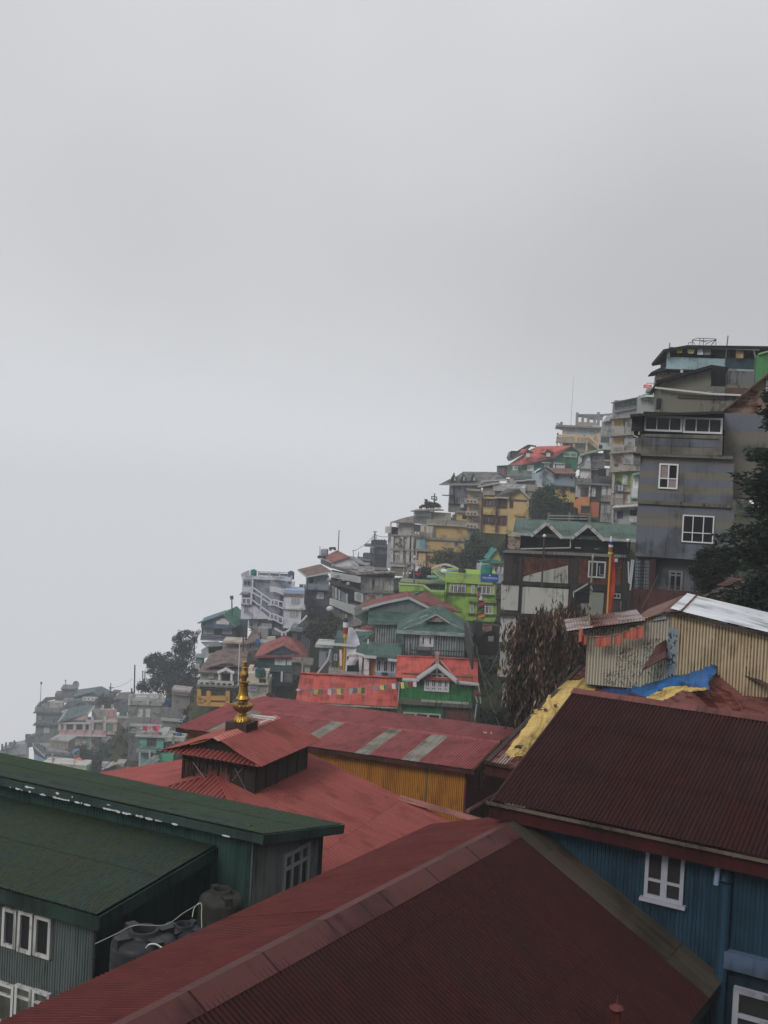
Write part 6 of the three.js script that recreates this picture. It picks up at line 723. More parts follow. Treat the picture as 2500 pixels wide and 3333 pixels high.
{ // pale weathered building
const f = house('apartment_building', 'weathered pale concrete building with corrugated awning roof and dish antennas', 'building', 'E', 200,1480,210,-4, { sink: 6 }), w = M(0.44,0.42,0.4, 'mould'), pb = M(0.36,0.4,0.45, 'plaster'), tr = M(0.5,0.49,0.47, 'plaster'), dk = C.dark;
f.b('wall', 200,905,565,1480,8, w); f.b('side_wall', 145,880,200,1420,5, pb, -0.5); f.b('top_storey', 312,735,550,920,6, M(0.42,0.41,0.41, 'mould'), -0.3); f.b('white_panel', 112,778,212,880,1, M(0.5,0.52,0.53, 'plaster'), 0.3); f.b('dark_room', 212,785,312,900,1, dk, -0.6); f.add('roof', plate([f.pt(205,705,1), f.pt(552,720,1), f.pt(552,610,-6), f.pt(400,640,-6)],0.15), M(0.2,0.18,0.175, 'rust')); f.bars('post', [[205,705,190,870],[300,720,300,790]],0.3, M(0.4,0.4,0.4), 0.7);
for (const [y, t] of [[905,22],[1125,26],[1330,30]]) f.b('ledge', 185, y, 560, y + t, 1, M(0.27,0.25,0.24, 'mould'), 0.6); f.bars('pilaster', [[225,930,215,1330],[375,930,370,1330],[475,940,465,1340],[540,930,530,1440]],0.5, M(0.5,0.49,0.48, 'mould'), 0.25);
f.w(385,1000,452,1085,2,[], { fm: tr, pm: dk, t: 0.25, mt: 0.3 }); f.w(232,1175,335,1290,2,[0.75], { fm: tr, pm: M(0.09,0.085,0.085), t: 0.3, mt: 0.4 }); f.w(390,1190,460,1310,2,[0.75], { fm: tr, pm: M(0.09,0.085,0.085), t: 0.25, mt: 0.3 }); f.b('balustrade', 265,1285,345,1330,0.3, tr, 0.6); f.w(165,925,200,1000,2,[0.3,0.6], { n: -0.45, fm: tr, pm: C.glass }); f.b('shop_front', 200,1395,385,1540,0.2, M(0.2,0.18,0.15, 'grime'), 0.05); f.b('shop_head', 195,1360,450,1395,0.8, M(0.45,0.44,0.43, 'mould'), 0.5); f.b('dark_bay', 490,930,560,1320,0.3, M(0.07,0.06,0.06, 'grime'), 0.1);
for (const [x, y, k] of [[290,1052,28],[348,980,26],[345,1070,34],[335,1025,24]]) { const p = f.pt(x, y, 0.9); f.add('dish', new THREE.SphereGeometry(k / 4.74 * 0.06,14,8,0,6.3,0,1.1).rotateX(1.2).translate(p.x, p.y, p.z - 0.3), M(0.2,0.17,0.15, 'rust')); }
for (let i = 0; i < 14; i++) { const x = 370 + i * 8; f.b('creeper_bit', x, 1480 + rr(-60,60), x + rr(6,14), 1560 + rr(-40,40), 0.3, M(rr(0.2,0.5), rr(0.2,0.4), 0.3, 'mould'), 0.4); } }
{ // yellow terraced building
const f = house('apartment_building', 'yellow ochre terraced building with concrete roof parapet and glazed rooftop room', 'building', 'E', 590,1400,203,-5, { sink: 6 }), y = M(0.47,0.32,0.14, 'plaster'), cn = M(0.24,0.235,0.21, 'mould'), br = M(0.15,0.075,0.05, 'grime');
f.b('wall', 850,765,1362,980,8, y, 0.3); f.b('wall', 735,975,1340,1165,8, y, 0.35); f.b('wall', 590,1150,860,1400,7, M(0.2,0.12,0.08, 'grime'), 0); f.b('lower_wall', 760,1165,1000,1460,6, y, 0.25); f.b('roof_slab', 755,742,1385,768,8, M(0.33,0.32,0.29, 'mould'), 1.0); f.b('parapet', 748,678,1380,742,0.4, cn, 0.8); f.b('slab', 560,945,1350,985,8, cn, 0.8); f.b('slab', 575,1120,860,1160,1, cn, 0.7);
f.b('upper_parapet', 835,560,1130,682,0.4, M(0.34,0.33,0.28, 'mould'), -2); f.b('roof_room', 552,540,832,660,5, cn, -1.5); f.w(555,555,828,620,9,[], { n: -1.45, fm: M(0.45,0.47,0.5), pm: M(0.35,0.38,0.4), t: 0.3, mt: 0.3 }); f.add('roof', plate([f.pt(508,535,1), f.pt(1020,520,-1), f.pt(950,496,-6), f.pt(600,510,-4)],0.15), M(0.2,0.18,0.16, 'rust')); f.b('room_base', 548,640,760,735,4, M(0.16,0.17,0.18, 'mould'), -1);
f.b('bay', 655,745,850,950,2, M(0.42,0.38,0.3, 'plaster'), 0.6); for (const x of [670,750,800]) f.w(x, 765, x + 45,870,2,[], { n: 0.65, fm: M(0.45,0.42,0.36), pm: M(0.12,0.1,0.09), t: 0.2, mt: 0.25 }); f.b('dark_room', 555,745,660,870,0.5, M(0.05,0.05,0.055), 0.1); f.rail(550,850,735,940,5, cn, 1.2,1,0.25); f.b('balcony_panel', 655,870,845,950,0.3, M(0.3,0.29,0.24, 'mould'), 0.9);
f.b('bay', 590,965,740,1130,1, M(0.36,0.37,0.35, 'plaster'), 0.6); f.w(648,980,728,1090,2,[], { n: 0.65, fm: M(0.1,0.3,0.4), pm: M(0.2,0.35,0.42), t: 0.25, mt: 0.3 }); f.w(1028,1005,1092,1065,2,[0.5], { n: 0.4, fm: M(0.3,0.28,0.24), pm: C.dark, t: 0.2 }); f.w(1175,1005,1248,1092,1,[], { n: 0.4, fm: M(0.2,0.2,0.24), pm: M(0.06,0.07,0.1), t: 0.2 }); f.bars('drain', [[860,770,862,960],[560,965,545,1120]],0.2, cn, 0.7);
f.w(625,1185,735,1365,3,[0.35,0.6], { n: 0.05, fm: M(0.5,0.36,0.2), pm: M(0.15,0.08,0.07), t: 0.4, mt: 0.4 }); f.rail(590,1300,740,1390,4, M(0.5,0.4,0.28, 'plaster'), 1.0,1,0.3); f.w(750,1220,805,1310,2,[], { n: 0.3, fm: br, pm: M(0.1,0.06,0.06) }); }
{ // yellow block with gable
const f = house('apartment_building', 'yellow block with dark gabled roof, brown shuttered windows and stacked balconies', 'building', 'G', 670,1450,200,-6, { sink: 6 }), y = M(0.54,0.39,0.18, 'plaster'), br = M(0.1,0.05,0.045, 'grime'), cu = M(0.2,0.16,0.15, 'cloth'), cn = M(0.24,0.23,0.21, 'mould');
f.b('wall', 668,940,1060,1500,8, y); f.poly('gable_wall', [[1055,1600],[1055,960],[1240,812],[1385,950],[1380,1130],[1370,1600]],8, y, 0.5); f.add('roof', (() => { const a = f.pt(848,932,0.9), b = f.pt(1075,945,0.9), c = f.pt(1245,803,1.2), d = f.pt(1045,803,-4), e = f.pt(1395,955,1.2), k = V(0,0,-8); return [plate([a, b, c, d],0.2), plate([e, e.clone().add(k), c.clone().add(k), c],0.2)]; })(), M(0.085,0.08,0.075, 'grime')); f.bars('eave', [[850,940,1075,952],[1240,808,1395,958]],0.25, M(0.4,0.36,0.32), 1.3);
f.b('trim', 1082,975,1352,1005,0.2, br, 0.6); f.b('shutter', 1082,1005,1138,1110,0.2, br, 0.6); f.b('trim', 1178,1235,1330,1252,0.2, br, 0.6); f.b('side_bay', 1365,1075,1430,1280,4, M(0.45,0.3,0.15, 'plaster'), -1); f.b('side_window', 1370,1050,1410,1110,0.3, C.dark, -0.9);
for (const [a, b, c, d, k] of [[692,962,880,1098,3],[905,960,1045,1100,3],[680,1222,850,1348,3],[895,1228,1035,1366,3]]) f.w(a, b, c, d, k, [], { n: 0.1, fm: br, pm: cu, t: 0.35, mt: 0.3, d: 0.2 }); f.b('bay', 670,1098,890,1212,1, y, 0.7); f.b('ledge', 660,1090,890,1102,1, cn, 0.85); f.b('ledge', 655,1208,1060,1222,0.5, cn, 0.5); f.bars('downpipe', [[885,960,875,1480],[668,930,650,1460]],0.35, br, 0.6);
f.b('stack_wall', 425,850,660,1560,6, M(0.45,0.34,0.17, 'plaster'), -0.6); f.poly('canopy', [[412,800],[655,820],[660,850],[420,838]],4, M(0.3,0.28,0.23, 'mould'), 1.4); for (const [y0, y1] of [[878,965],[1070,1160],[1260,1355]]) f.w(500, y0,650, y1,4,[0.75], { n: -0.55, fm: M(0.45,0.4,0.36), pm: M(0.14,0.1,0.1), t: 0.25, mt: 0.3 }); for (const y0 of [965,1155,1348]) { f.rail(405, y0,592, y0 + 62,4, M(0.42,0.36,0.34, 'plaster'), 1.4,0,0.3); f.b('balcony_panel', 412, y0 + 8,590, y0 + 52,0.1, M(0.11,0.07,0.07, 'grime'), 1.2); f.b('balcony_floor', 400, y0 + 58,600, y0 + 74,2.4, cn, 1.5); } f.b('lower_wall', 420,1430,600,1600,5, M(0.35,0.33,0.29, 'mould'), -0.4); f.w(510,1460,555,1530,2,[], { n: -0.35 }); f.b('annexe', 265,1175,440,1300,4, y, -1); f.w(355,1210,425,1275,2,[], { n: -0.95, pm: C.dark, fm: br }); f.b('annexe_roof', 258,1162,445,1180,5, cn, -0.6); }
{ // grey hotel with three dormers
const f = house('hotel', 'grey hotel with three steep dormer gables on its sloping grey roof', 'hotel', 'G', 160,1170,222,-2, { sink: 6 }), g = M(0.2,0.21,0.23, 'plaster'), rf = M(0.15,0.15,0.145, 'grime'), lt = M(0.36,0.37,0.4, 'plaster');
f.b('wall', 160,740,640,1180,9, g); f.add('roof', [plate([f.pt(150,690,0.5), f.pt(760,690,0.5), f.pt(935,552,-4), f.pt(370,545,-4)],0.2), plate([f.pt(0,742,1), f.pt(640,742,2.2), f.pt(740,688,0.5), f.pt(155,662,0.5)],0.2)], rf); f.bars('fascia', [[0,744,640,746]],0.3, M(0.26,0.25,0.24), 2.3);
for (const [l, t, r2, b] of [[165,232,258,690],[315,372,440,692],[462,530,575,690]]) { f.poly('dormer', [[l, b],[t, 575],[r2, b]],2, M(0.09,0.09,0.095, 'grime'), 1.2); const a = f.pt(l - 8, b + 4,1.5), c = f.pt(t, 562,1.5), e = f.pt(r2 + 10, b + 4,1.5), k = V(0,0,-5); f.add('dormer_roof', [plate([a.clone().add(k), a, c, c.clone().add(k)],0.15), plate([e, e.clone().add(k), c.clone().add(k), c],0.15)], rf); f.w(t - 2,628, t + 18,682,1,[], { n: 1.25, t: 0.25, pm: M(0.3,0.32,0.35) }); }
f.poly('end_gable', [[740,690],[935,562],[1030,630],[1030,690]],1, M(0.36,0.34,0.36, 'plaster'), -0.5); f.poly('end_gable_roof', [[900,560],[940,548],[1075,625],[1060,640]],2, rf, 0.1); f.w(870,625,1010,660,4,[], { n: -0.45, t: 0.25, mt: 0.3, pm: C.dark, fm: g });
for (const [a, b, c, d, m] of [[182,750,215,845,0.5],[250,755,300,840,0.25],[320,755,382,850,0.5],[430,760,500,840,0.2],[185,945,225,1035,0.15],[240,950,252,1040,0.5],[285,950,300,1045,0.5],[320,950,400,1040,0.12]]) f.w(a, b, c, d, 2,[], { n: 0.03, fm: lt, pm: M(m * 0.8, m * 0.82, m * 0.9), t: 0.2 }); f.b('tin_panel', 162,855,640,940,0.2, M(0.23,0.24,0.27, 'grime'), 0.1); f.b('ledge', 45,905,230,920,2, C.dark, 2); f.b('terrace', 145,1060,460,1180,2, M(0.16,0.16,0.16, 'mould'), 2); f.b('terrace_slab', 140,1050,640,1066,3, C.dark, 2.4); f.b('white_box', 328,1050,380,1100,1, M(0.45,0.46,0.46), 3.2); f.bars('drain', [[218,760,235,1040]],0.25, C.dark, 0.3); }
{ const f = house('house', 'house under layered tin roofs with silver plastic sheeting along its wall', 'house', 'G', 670,930,211,-5, { sink: 5 }), t = M(0.2,0.195,0.19, 'rust');
f.b('wall', 668,735,1530,960,7, M(0.23,0.22,0.2, 'grime')); f.add('roof', [plate([f.pt(590,778,1.2), f.pt(930,718,1.2), f.pt(930,690,-3), f.pt(700,700,-3)],0.15), plate([f.pt(640,695,-2), f.pt(1030,668,-2), f.pt(1040,655,-6), f.pt(760,670,-6)],0.15), plate([f.pt(1100,728,0), f.pt(1205,728,0), f.pt(1130,655,-4), f.pt(1020,652,-4)],0.15)], t); f.bars('roof_edge', [[590,778,930,720],[640,697,1030,670]],0.25, M(0.36,0.36,0.36), 1.3); f.b('slats', 672,800,865,910,0.2, M(0.1,0.09,0.08, 'grime'), 0.2); const sl = []; for (let i = 0; i < 10; i++) sl.push([680 + i * 19,800,680 + i * 19,908]); f.bars('slat', sl, 0.3, M(0.33,0.3,0.28), 0.3); f.b('dark_gable', 640,745,820,795,2, C.dark, 0.6);
{ const [a, b, c, d] = f.rect(830,730,1330,850,0.35), g = new THREE.PlaneGeometry(b - a, d - c, 40,12), q = g.attributes.position; for (let i = 0; i < q.count; i++) q.setZ(i, 0.9 * (fbm(q.getX(i) * 0.5 + 20, q.getY(i) * 0.7 + 20,64,64,8,4) - 0.5)); g.computeVertexNormals(); f.add('plastic_sheet', flat(g.translate((a + b) / 2, (c + d) / 2,0.8)), M(0.4,0.41,0.42, 'cloth', { roughness: 0.25, specularIntensity: 1 })); }
f.add('dark_roof', plate([f.pt(1160,690,-3), f.pt(1340,685,-3), f.pt(1250,605,-8), f.pt(1060,610,-8)],0.15), M(0.07,0.075,0.08, 'grime')); f.b('dark_row', 1170,670,1535,745,1, M(0.07,0.07,0.075, 'mould'), -1.5); f.bars('railing', [[1170,690,1340,682],[1340,672,1535,672]],0.25, M(0.4,0.4,0.42), -1.2); f.b('fence_wall', 1330,745,1530,850,0.3, M(0.28,0.265,0.24, 'mould'), 0.3); }
{ // green house with large red saltbox roof
const f = house('house', 'dark green house with big coral red roof and two small dormers', 'house', 'H', 60,980,243,10, { sink: 5 }), gt = C.gteal, gg = M(0.04,0.17,0.08, 'plaster'), rd = M(0.43,0.105,0.09, 'grime'), gy = M(0.24,0.25,0.24, 'grime');
f.poly('wall', [[60,1060],[60,892],[262,888],[520,840],[770,770],[1010,612],[1140,718],[1120,930],[1040,1060]],9, gt, 0); f.poly('end_wall', [[762,960],[762,775],[1010,612],[1140,718],[1118,900],[1040,1000]],0.4, gg, 0.25); f.add('roof', [plate([f.pt(60,893,-8), f.pt(262,892,0.6), f.pt(520,700,-4), f.pt(400,660,-9)],0.2), plate([f.pt(262,892,0.6), f.pt(772,775,0.8), f.pt(1012,604,0.8), f.pt(480,640,-6)],0.2), plate([f.pt(1012,604,0.8), f.pt(480,640,-6), f.pt(400,662,-9), f.pt(500,612,-12), f.pt(980,600,-6)],0.15)], rd); f.add('roof_right', plate([f.pt(1145,722,0.8), f.pt(1180,720,-8), f.pt(1030,604,-8), f.pt(1012,604,0.8)],0.2), gg);
f.bars('eave', [[262,896,772,780],[772,778,1012,608],[1012,606,1145,722]],0.22, M(0.1,0.06,0.06), 0.9); for (const [x, y] of [[333,702],[638,698]]) { f.w(x, y, x + 56, y + 62,2,[0.5], { n: 1.6, t: 0.25, mt: 0.25 }); f.b('dormer', x + 2, y + 6, x + 54, y + 60,2, gg, 1.55); const a = f.pt(x - 28, y + 10,1.8), t = f.pt(x + 12, y - 55,1.8), e = f.pt(x + 120, y + 8,1.8), k = V(0,0,-4); f.add('dormer_roof', [plate([a.clone().add(k), a, t, t.clone().add(k)],0.12), plate([e, e.clone().add(k), t.clone().add(k), t],0.12)], rd); f.poly('dormer_gable', [[x - 24, y + 10],[x + 12, y - 48],[x + 60, y + 8]],0.3, M(0.12,0.04,0.035), 1.75); f.b('dormer_sill', x - 4, y + 58, x + 62, y + 68,0.4, C.trim, 1.8); }
f.w(132,905,206,972,2,[], { n: 0.05, pm: [M(0.2,0.42,0.3), M(0.03,0.06,0.05)], t: 0.2, panes: 1, sill: 1 }); f.w(355,892,398,972,1,[], { n: 0.05, t: 0.22 }); f.b('shutter', 400,890,452,980,0.2, M(0.55,0.58,0.57, 'plaster'), 0.2); f.b('sill', 345,972,450,986,0.3, C.trim, 0.35); f.w(892,708,1100,775,2,[], { n: 0.5, fm: M(0.3,0.42,0.38), pm: M(0.1,0.2,0.17), t: 0.2, mt: 0.3 }); f.b('gable_band', 888,692,1140,712,0.4, M(0.3,0.4,0.35), 0.6);
f.b('window_head', 578,850,705,866,1, M(0.36,0.42,0.4, 'plaster'), 1); f.w(603,878,680,935,3,[], { n: 0.1, t: 0.3, pm: C.dark }); f.b('window_surround', 745,850,770,935,0.3, C.white, 0.7); f.b('window_surround', 895,858,918,938,0.3, C.white, 0.7); f.b('window_head', 748,858,918,880,0.8, M(0.3,0.38,0.36, 'plaster'), 0.9); f.w(785,885,888,935,4,[], { n: 0.5, t: 0.3, pm: C.dark }); f.b('grey_base', 55,975,525,1070,0.3, gy, 0.35); f.b('teal_base', 270,1060,530,1110,2, M(0.12,0.2,0.18, 'grime'), 0.8); f.b('arch_dark', 920,870,1010,980,0.2, M(0.045,0.04,0.045), 0.4);
f.poly('dark_wing', [[75,780],[110,690],[210,695],[370,595],[420,600],[300,730],[105,830]],2, M(0.16,0.18,0.21, 'grime'), -6); f.bars('frame', [[108,690,205,695],[108,690,105,780],[200,695,370,596],[370,596,480,612]],0.35, C.dark, -5.5); f.b('red_annexe', 0,925,58,1040,4, M(0.22,0.08,0.085, 'plaster'), -1); f.w(2,950,22,1010,1,[], { n: -0.95 }); f.b('annexe_roof', -10,905,62,925,5, C.dark, -0.5); }
{ const f = house('house', 'blue-grey tin house with brown gable roof on a yellow basement', 'house', 'H', 530,1210,208,3, { sink: 4 }), b = M(0.23,0.28,0.33, 'plaster'), lb = M(0.36,0.45,0.49, 'plaster');
f.poly('gable', [[528,1205],[528,1000],[622,932],[745,1012],[745,1205]],7, lb, 0); f.bars('gable_batten', [[595,960,590,1190],[610,950,606,1190]],0.4, M(0.2,0.25,0.28), 0.08); f.b('wall', 745,1010,1072,1210,7, b, 0.1); f.add('roof', [plate([f.pt(748,1012,1), f.pt(1085,1022,1), f.pt(1010,945,-5), f.pt(625,930,-5)],0.18)], M(0.19,0.1,0.085, 'grime')); f.bars('barge_board', [[485,1005,622,930],[622,928,750,1015]],0.3, C.dark, 1.1); f.w(763,1032,826,1106,2,[], { n: 0.15, pm: C.dark, fm: C.steel }); f.w(983,1040,1046,1116,1,[], { n: 0.15, pm: C.dark, fm: C.steel, t: 0.2 }); f.b('ledge', 525,1195,665,1225,2, M(0.5,0.5,0.46, 'plaster'), 0.8); f.b('floor_slab', 745,1200,1085,1220,7, C.dconc, 0.6); f.b('basement', 770,1218,1072,1450,6, M(0.5,0.37,0.12, 'plaster'), -0.3); f.b('basement_dark', 1000,1218,1075,1305,0.2, M(0.06,0.05,0.05), -0.2); f.b('chimney_box', 575,1140,600,1185,0.4, M(0.2,0.1,0.08), 0.3); }
{ // peach house at the top
const f = house('house', 'peach house with flat roof, balcony, outside stair and concrete frame above', 'house', 'H', 880,690,272,-8, { sink: 6 }), p = M(0.58,0.43,0.28, 'plaster'), c = M(0.33,0.28,0.22, 'mould'), fr = M(0.23,0.23,0.24, 'plaster');
f.b('wall', 885,325,1455,570,8, p); f.b('lower_wall', 880,560,1420,700,8, M(0.5,0.4,0.25, 'plaster'), 0); f.b('roof_slab', 782,300,1478,330,10, M(0.2,0.19,0.18, 'mould'), 1.5); f.poly('eave', [[785,318],[885,350],[885,325],[785,312]],6, M(0.36,0.33,0.29, 'plaster'), 1); f.b('balcony', 788,478,1265,550,0.4, c, 2); f.bars('balcony_rail', [[795,450,1265,450],[1085,450,1085,550],[1265,450,1430,605]],0.4, p, 2.05); f.poly('stair', [[1265,470],[1430,625],[1430,680],[1265,540]],1.2, M(0.45,0.36,0.24, 'plaster'), 1.9); f.bars('balcony_post', [[800,555,800,605],[845,560,862,600],[1052,565,1048,640],[1242,560,1240,680]],0.4, p, 1.6); f.b('balcony_floor', 780,545,1270,560,3, c, 2.1);
for (const [a, b, cc, k] of [[942,345,1036,3],[1103,342,1256,5],[1282,348,1366,2]]) f.w(a, b, cc, b + 92, k, [], { n: 0.05, fm: M(0.3,0.38,0.42), pm: M(0.16,0.26,0.32), t: 0.2, mt: 0.3 }); f.w(1110,568,1232,660,4,[0.75], { n: 0.05, fm: M(0.4,0.5,0.46), pm: M(0.1,0.27,0.25), t: 0.2, mt: 0.3 }); f.w(1000,562,1042,605,1,[], { n: 0.05, pm: C.gglass }); f.w(1292,625,1350,660,2,[], { n: 0.05, pm: C.gglass, fm: M(0.2,0.35,0.3) }); f.b('opening', 902,565,962,595,0.2, M(0.1,0.09,0.08), 0.05);
f.b('roof_parapet', 1085,248,1335,300,0.4, M(0.29,0.26,0.23, 'plaster'), -1); f.bars('frame_column', [[1100,138,1095,300],[1185,172,1182,250],[1268,195,1265,250],[1362,205,1358,300],[1420,100,1418,300],[1105,105,1100,140]],0.7, fr, -1.5); f.bars('frame_beam', [[1090,142,1500,145],[1110,145,1370,205],[1120,160,1490,165],[1270,195,1480,208],[1500,140,1640,130],[1300,180,1480,185]],0.5, fr, -1.5); f.b('roof_box', 1388,255,1440,300,1, M(0.22,0.22,0.22, 'plaster'), -1.2);
for (const [x, y, k, l] of [[862,258,24, 'larger satellite dish at the corner of the peach house roof'],[1012,296,17, 'smaller satellite dish low on the peach house roof edge']]) { const t = thing('satellite_dish', l, 'satellite dish', toW(f, f.pt(x, y + k + 14,0.5)), 0), R = k / 4.608 * 272 / 3500; mesh('bowl', new THREE.SphereGeometry(R * 1.25,20,8,0,6.284,0,0.95).rotateX(-1.9).translate(0, R * 1.5, R * 0.9), M(0.24,0.24,0.25), t); mesh('mount', rod(V(0,-0.2,0), V(0, R * 1.5,0), 0.12), C.steel, t); }
tag(mesh('pipe', rod(V(0,0,0), V(3.4,-0.9,0), 0.14), C.steel, scene, toW(f, f.pt(790,265,1))), 'short pipe jutting out at the peach house roof corner', 'pipe'); tag(mesh('pipe', rod(V(0,0,0), V(0,12,0), 0.05,6,0.03), C.steel, scene, toW(f, f.pt(1005,290,0.5))), 'thin pole with a tip on the roof of the peach house', 'pole'); }
{ // grey stack beside the tall building
const f = house('apartment_building', 'narrow grey and white building of stacked verandahs over an orange ground floor', 'building', 'I', 290,1820,188,-8, { sink: 6 }), w = M(0.43,0.45,0.46, 'plaster'), g = M(0.17,0.17,0.18, 'plaster'), dk = M(0.07,0.07,0.075, 'grime'), or = C.orange;
f.poly('upper_wall', [[318,1185],[485,1150],[490,1395],[300,1390]],6, w, 1.2); f.b('upper_wall', 490,1150,700,1385,7, g, 0.8); f.add('roof', plate([f.pt(310,1190,2), f.pt(690,1090,2), f.pt(680,1080,-6), f.pt(330,1160,-6)],0.18), M(0.2,0.27,0.22, 'grime')); for (const [a, c] of [[325,372],[430,470]]) f.w(a, 1190, c, 1275,2,[], { n: 1.25, pm: M(0.3,0.32,0.34), t: 0.22 }); f.w(510,1200,650,1285,3,[], { n: 0.85, fm: M(0.2,0.2,0.21), pm: M(0.09,0.09,0.1), t: 0.25 }); f.bars('pipe', [[372,1190,355,1300],[355,1300,270,1350]],0.2, dk, 1.6);
f.b('wall', 330,1395,505,1545,6, g, 0.6); f.w(325,1405,490,1540,6,[0.75], { n: 0.65, pm: M(0.32,0.34,0.36), t: 0.3, mt: 0.35 }); f.b('balcony', 268,1545,500,1620,0.4, M(0.2,0.2,0.205, 'mould'), 1.4); f.b('slab', 268,1385,600,1402,3, M(0.22,0.22,0.22, 'mould'), 1.3); f.b('slab', 262,1615,820,1640,3, M(0.22,0.22,0.22, 'mould'), 1.4); f.b('wall', 500,1380,815,1640,7, M(0.1,0.1,0.11, 'mould'), 0.4); f.b('opening', 610,1395,720,1505,0.3, C.black, 0.45); f.b('sheet', 722,1400,765,1500,0.1, M(0.4,0.4,0.42, 'cloth'), 0.6); f.rail(600,1510,815,1590,6, M(0.1,0.1,0.11), 1,1,0.2);
f.b('wall', 270,1640,480,1830,6, M(0.4,0.41,0.41, 'plaster'), 0.3); f.b('opening', 340,1680,455,1815,0.3, M(0.06,0.05,0.05), 0.35); f.bars('creeper', [[345,1690,345,1810],[375,1690,380,1810]],0.4, M(0.1,0.07,0.06), 0.6); f.b('post', 455,1650,480,1830,0.5, C.white, 0.8); f.b('wall', 478,1640,650,1900,6, M(0.07,0.06,0.06, 'grime'), 0.2); f.w(495,1680,558,1820,1,[0.8], { n: 0.25, pm: M(0.18,0.15,0.15), t: 0.3 });
f.poly('orange_wall', [[240,1890],[270,1870],[310,1825],[468,1825],[468,2130],[240,2130]],5, or, 1.2); f.b('orange_wall', 468,1900,612,2130,5, M(0.42,0.14,0.065, 'plaster'), 0.9); f.b('opening', 335,1955,465,2070,0.3, M(0.04,0.045,0.05), 1.25); f.b('shelf', 330,1945,440,1965,0.6, M(0.24,0.2,0.16), 1.6); f.b('orange_side', 780,1260,800,1560,1, M(0.4,0.2,0.1, 'plaster'), 0.5);
f.b('grey_wing', 640,1630,815,2212,6, M(0.25,0.255,0.25, 'mould'), 0.6); for (const x of [655,745]) f.w(x, 1655, x + 65,1800,3,[0.68], { n: 0.65, t: 0.3, mt: 0.25, pm: C.dark, fm: M(0.5,0.5,0.5, 'plaster') }); for (const x of [640,740]) f.w(x, 1960, x + 40,2075,2,[], { n: 0.65, t: 0.3, pm: C.dark, fm: M(0.4,0.4,0.39, 'plaster') }); f.b('band', 600,1895,820,1915,0.6, C.dark, 0.9); f.b('dark_roof', 690,1100,800,1270,3, M(0.045,0.05,0.055, 'grime'), 0); f.b('ledge', 695,1255,800,1275,1, M(0.45,0.45,0.45), 0.8); f.b('brown_panel', 700,1275,800,1350,0.3, M(0.27,0.15,0.1, 'plaster'), 0.6);
waterTank('water_tank', 'black water tank in front of the orange ground floor wall', toW(f, f.pt(230,2110,3)), 0.6,1.45, M(0.02,0.021,0.023), null, 0,0); }
{ const f = house('house', 'pale green-grey house with glazed top floor squeezed behind tall balconies', 'house', 'I', 610,1100,208,-9, { sink: 5 }), w = M(0.36,0.39,0.37, 'plaster'); f.b('wall', 640,810,835,1100,6, w); f.b('upper', 665,655,835,815,5, M(0.3,0.31,0.3, 'plaster'), 0); f.add('roof', plate([f.pt(668,672,1), f.pt(840,645,1), f.pt(835,555,-4), f.pt(720,590,-4)],0.18), C.tin); f.w(668,680,770,810,4,[], { n: 0.05, fm: M(0.25,0.26,0.26), pm: M(0.42,0.44,0.45), t: 0.25, mt: 0.3 }); f.w(778,670,832,800,2,[], { n: 0.05, fm: M(0.25,0.26,0.26), pm: M(0.42,0.44,0.45), t: 0.25 }); f.b('sooty', 640,900,770,990,0.2, M(0.08,0.08,0.08, 'mould'), 0.05); f.b('opening', 610,1025,660,1075,0.3, C.dark, 0.6); f.poly('porch', [[610,1065],[680,1015],[800,1000],[800,1110],[690,1100]],3, M(0.4,0.44,0.41, 'plaster'), 0.5); }
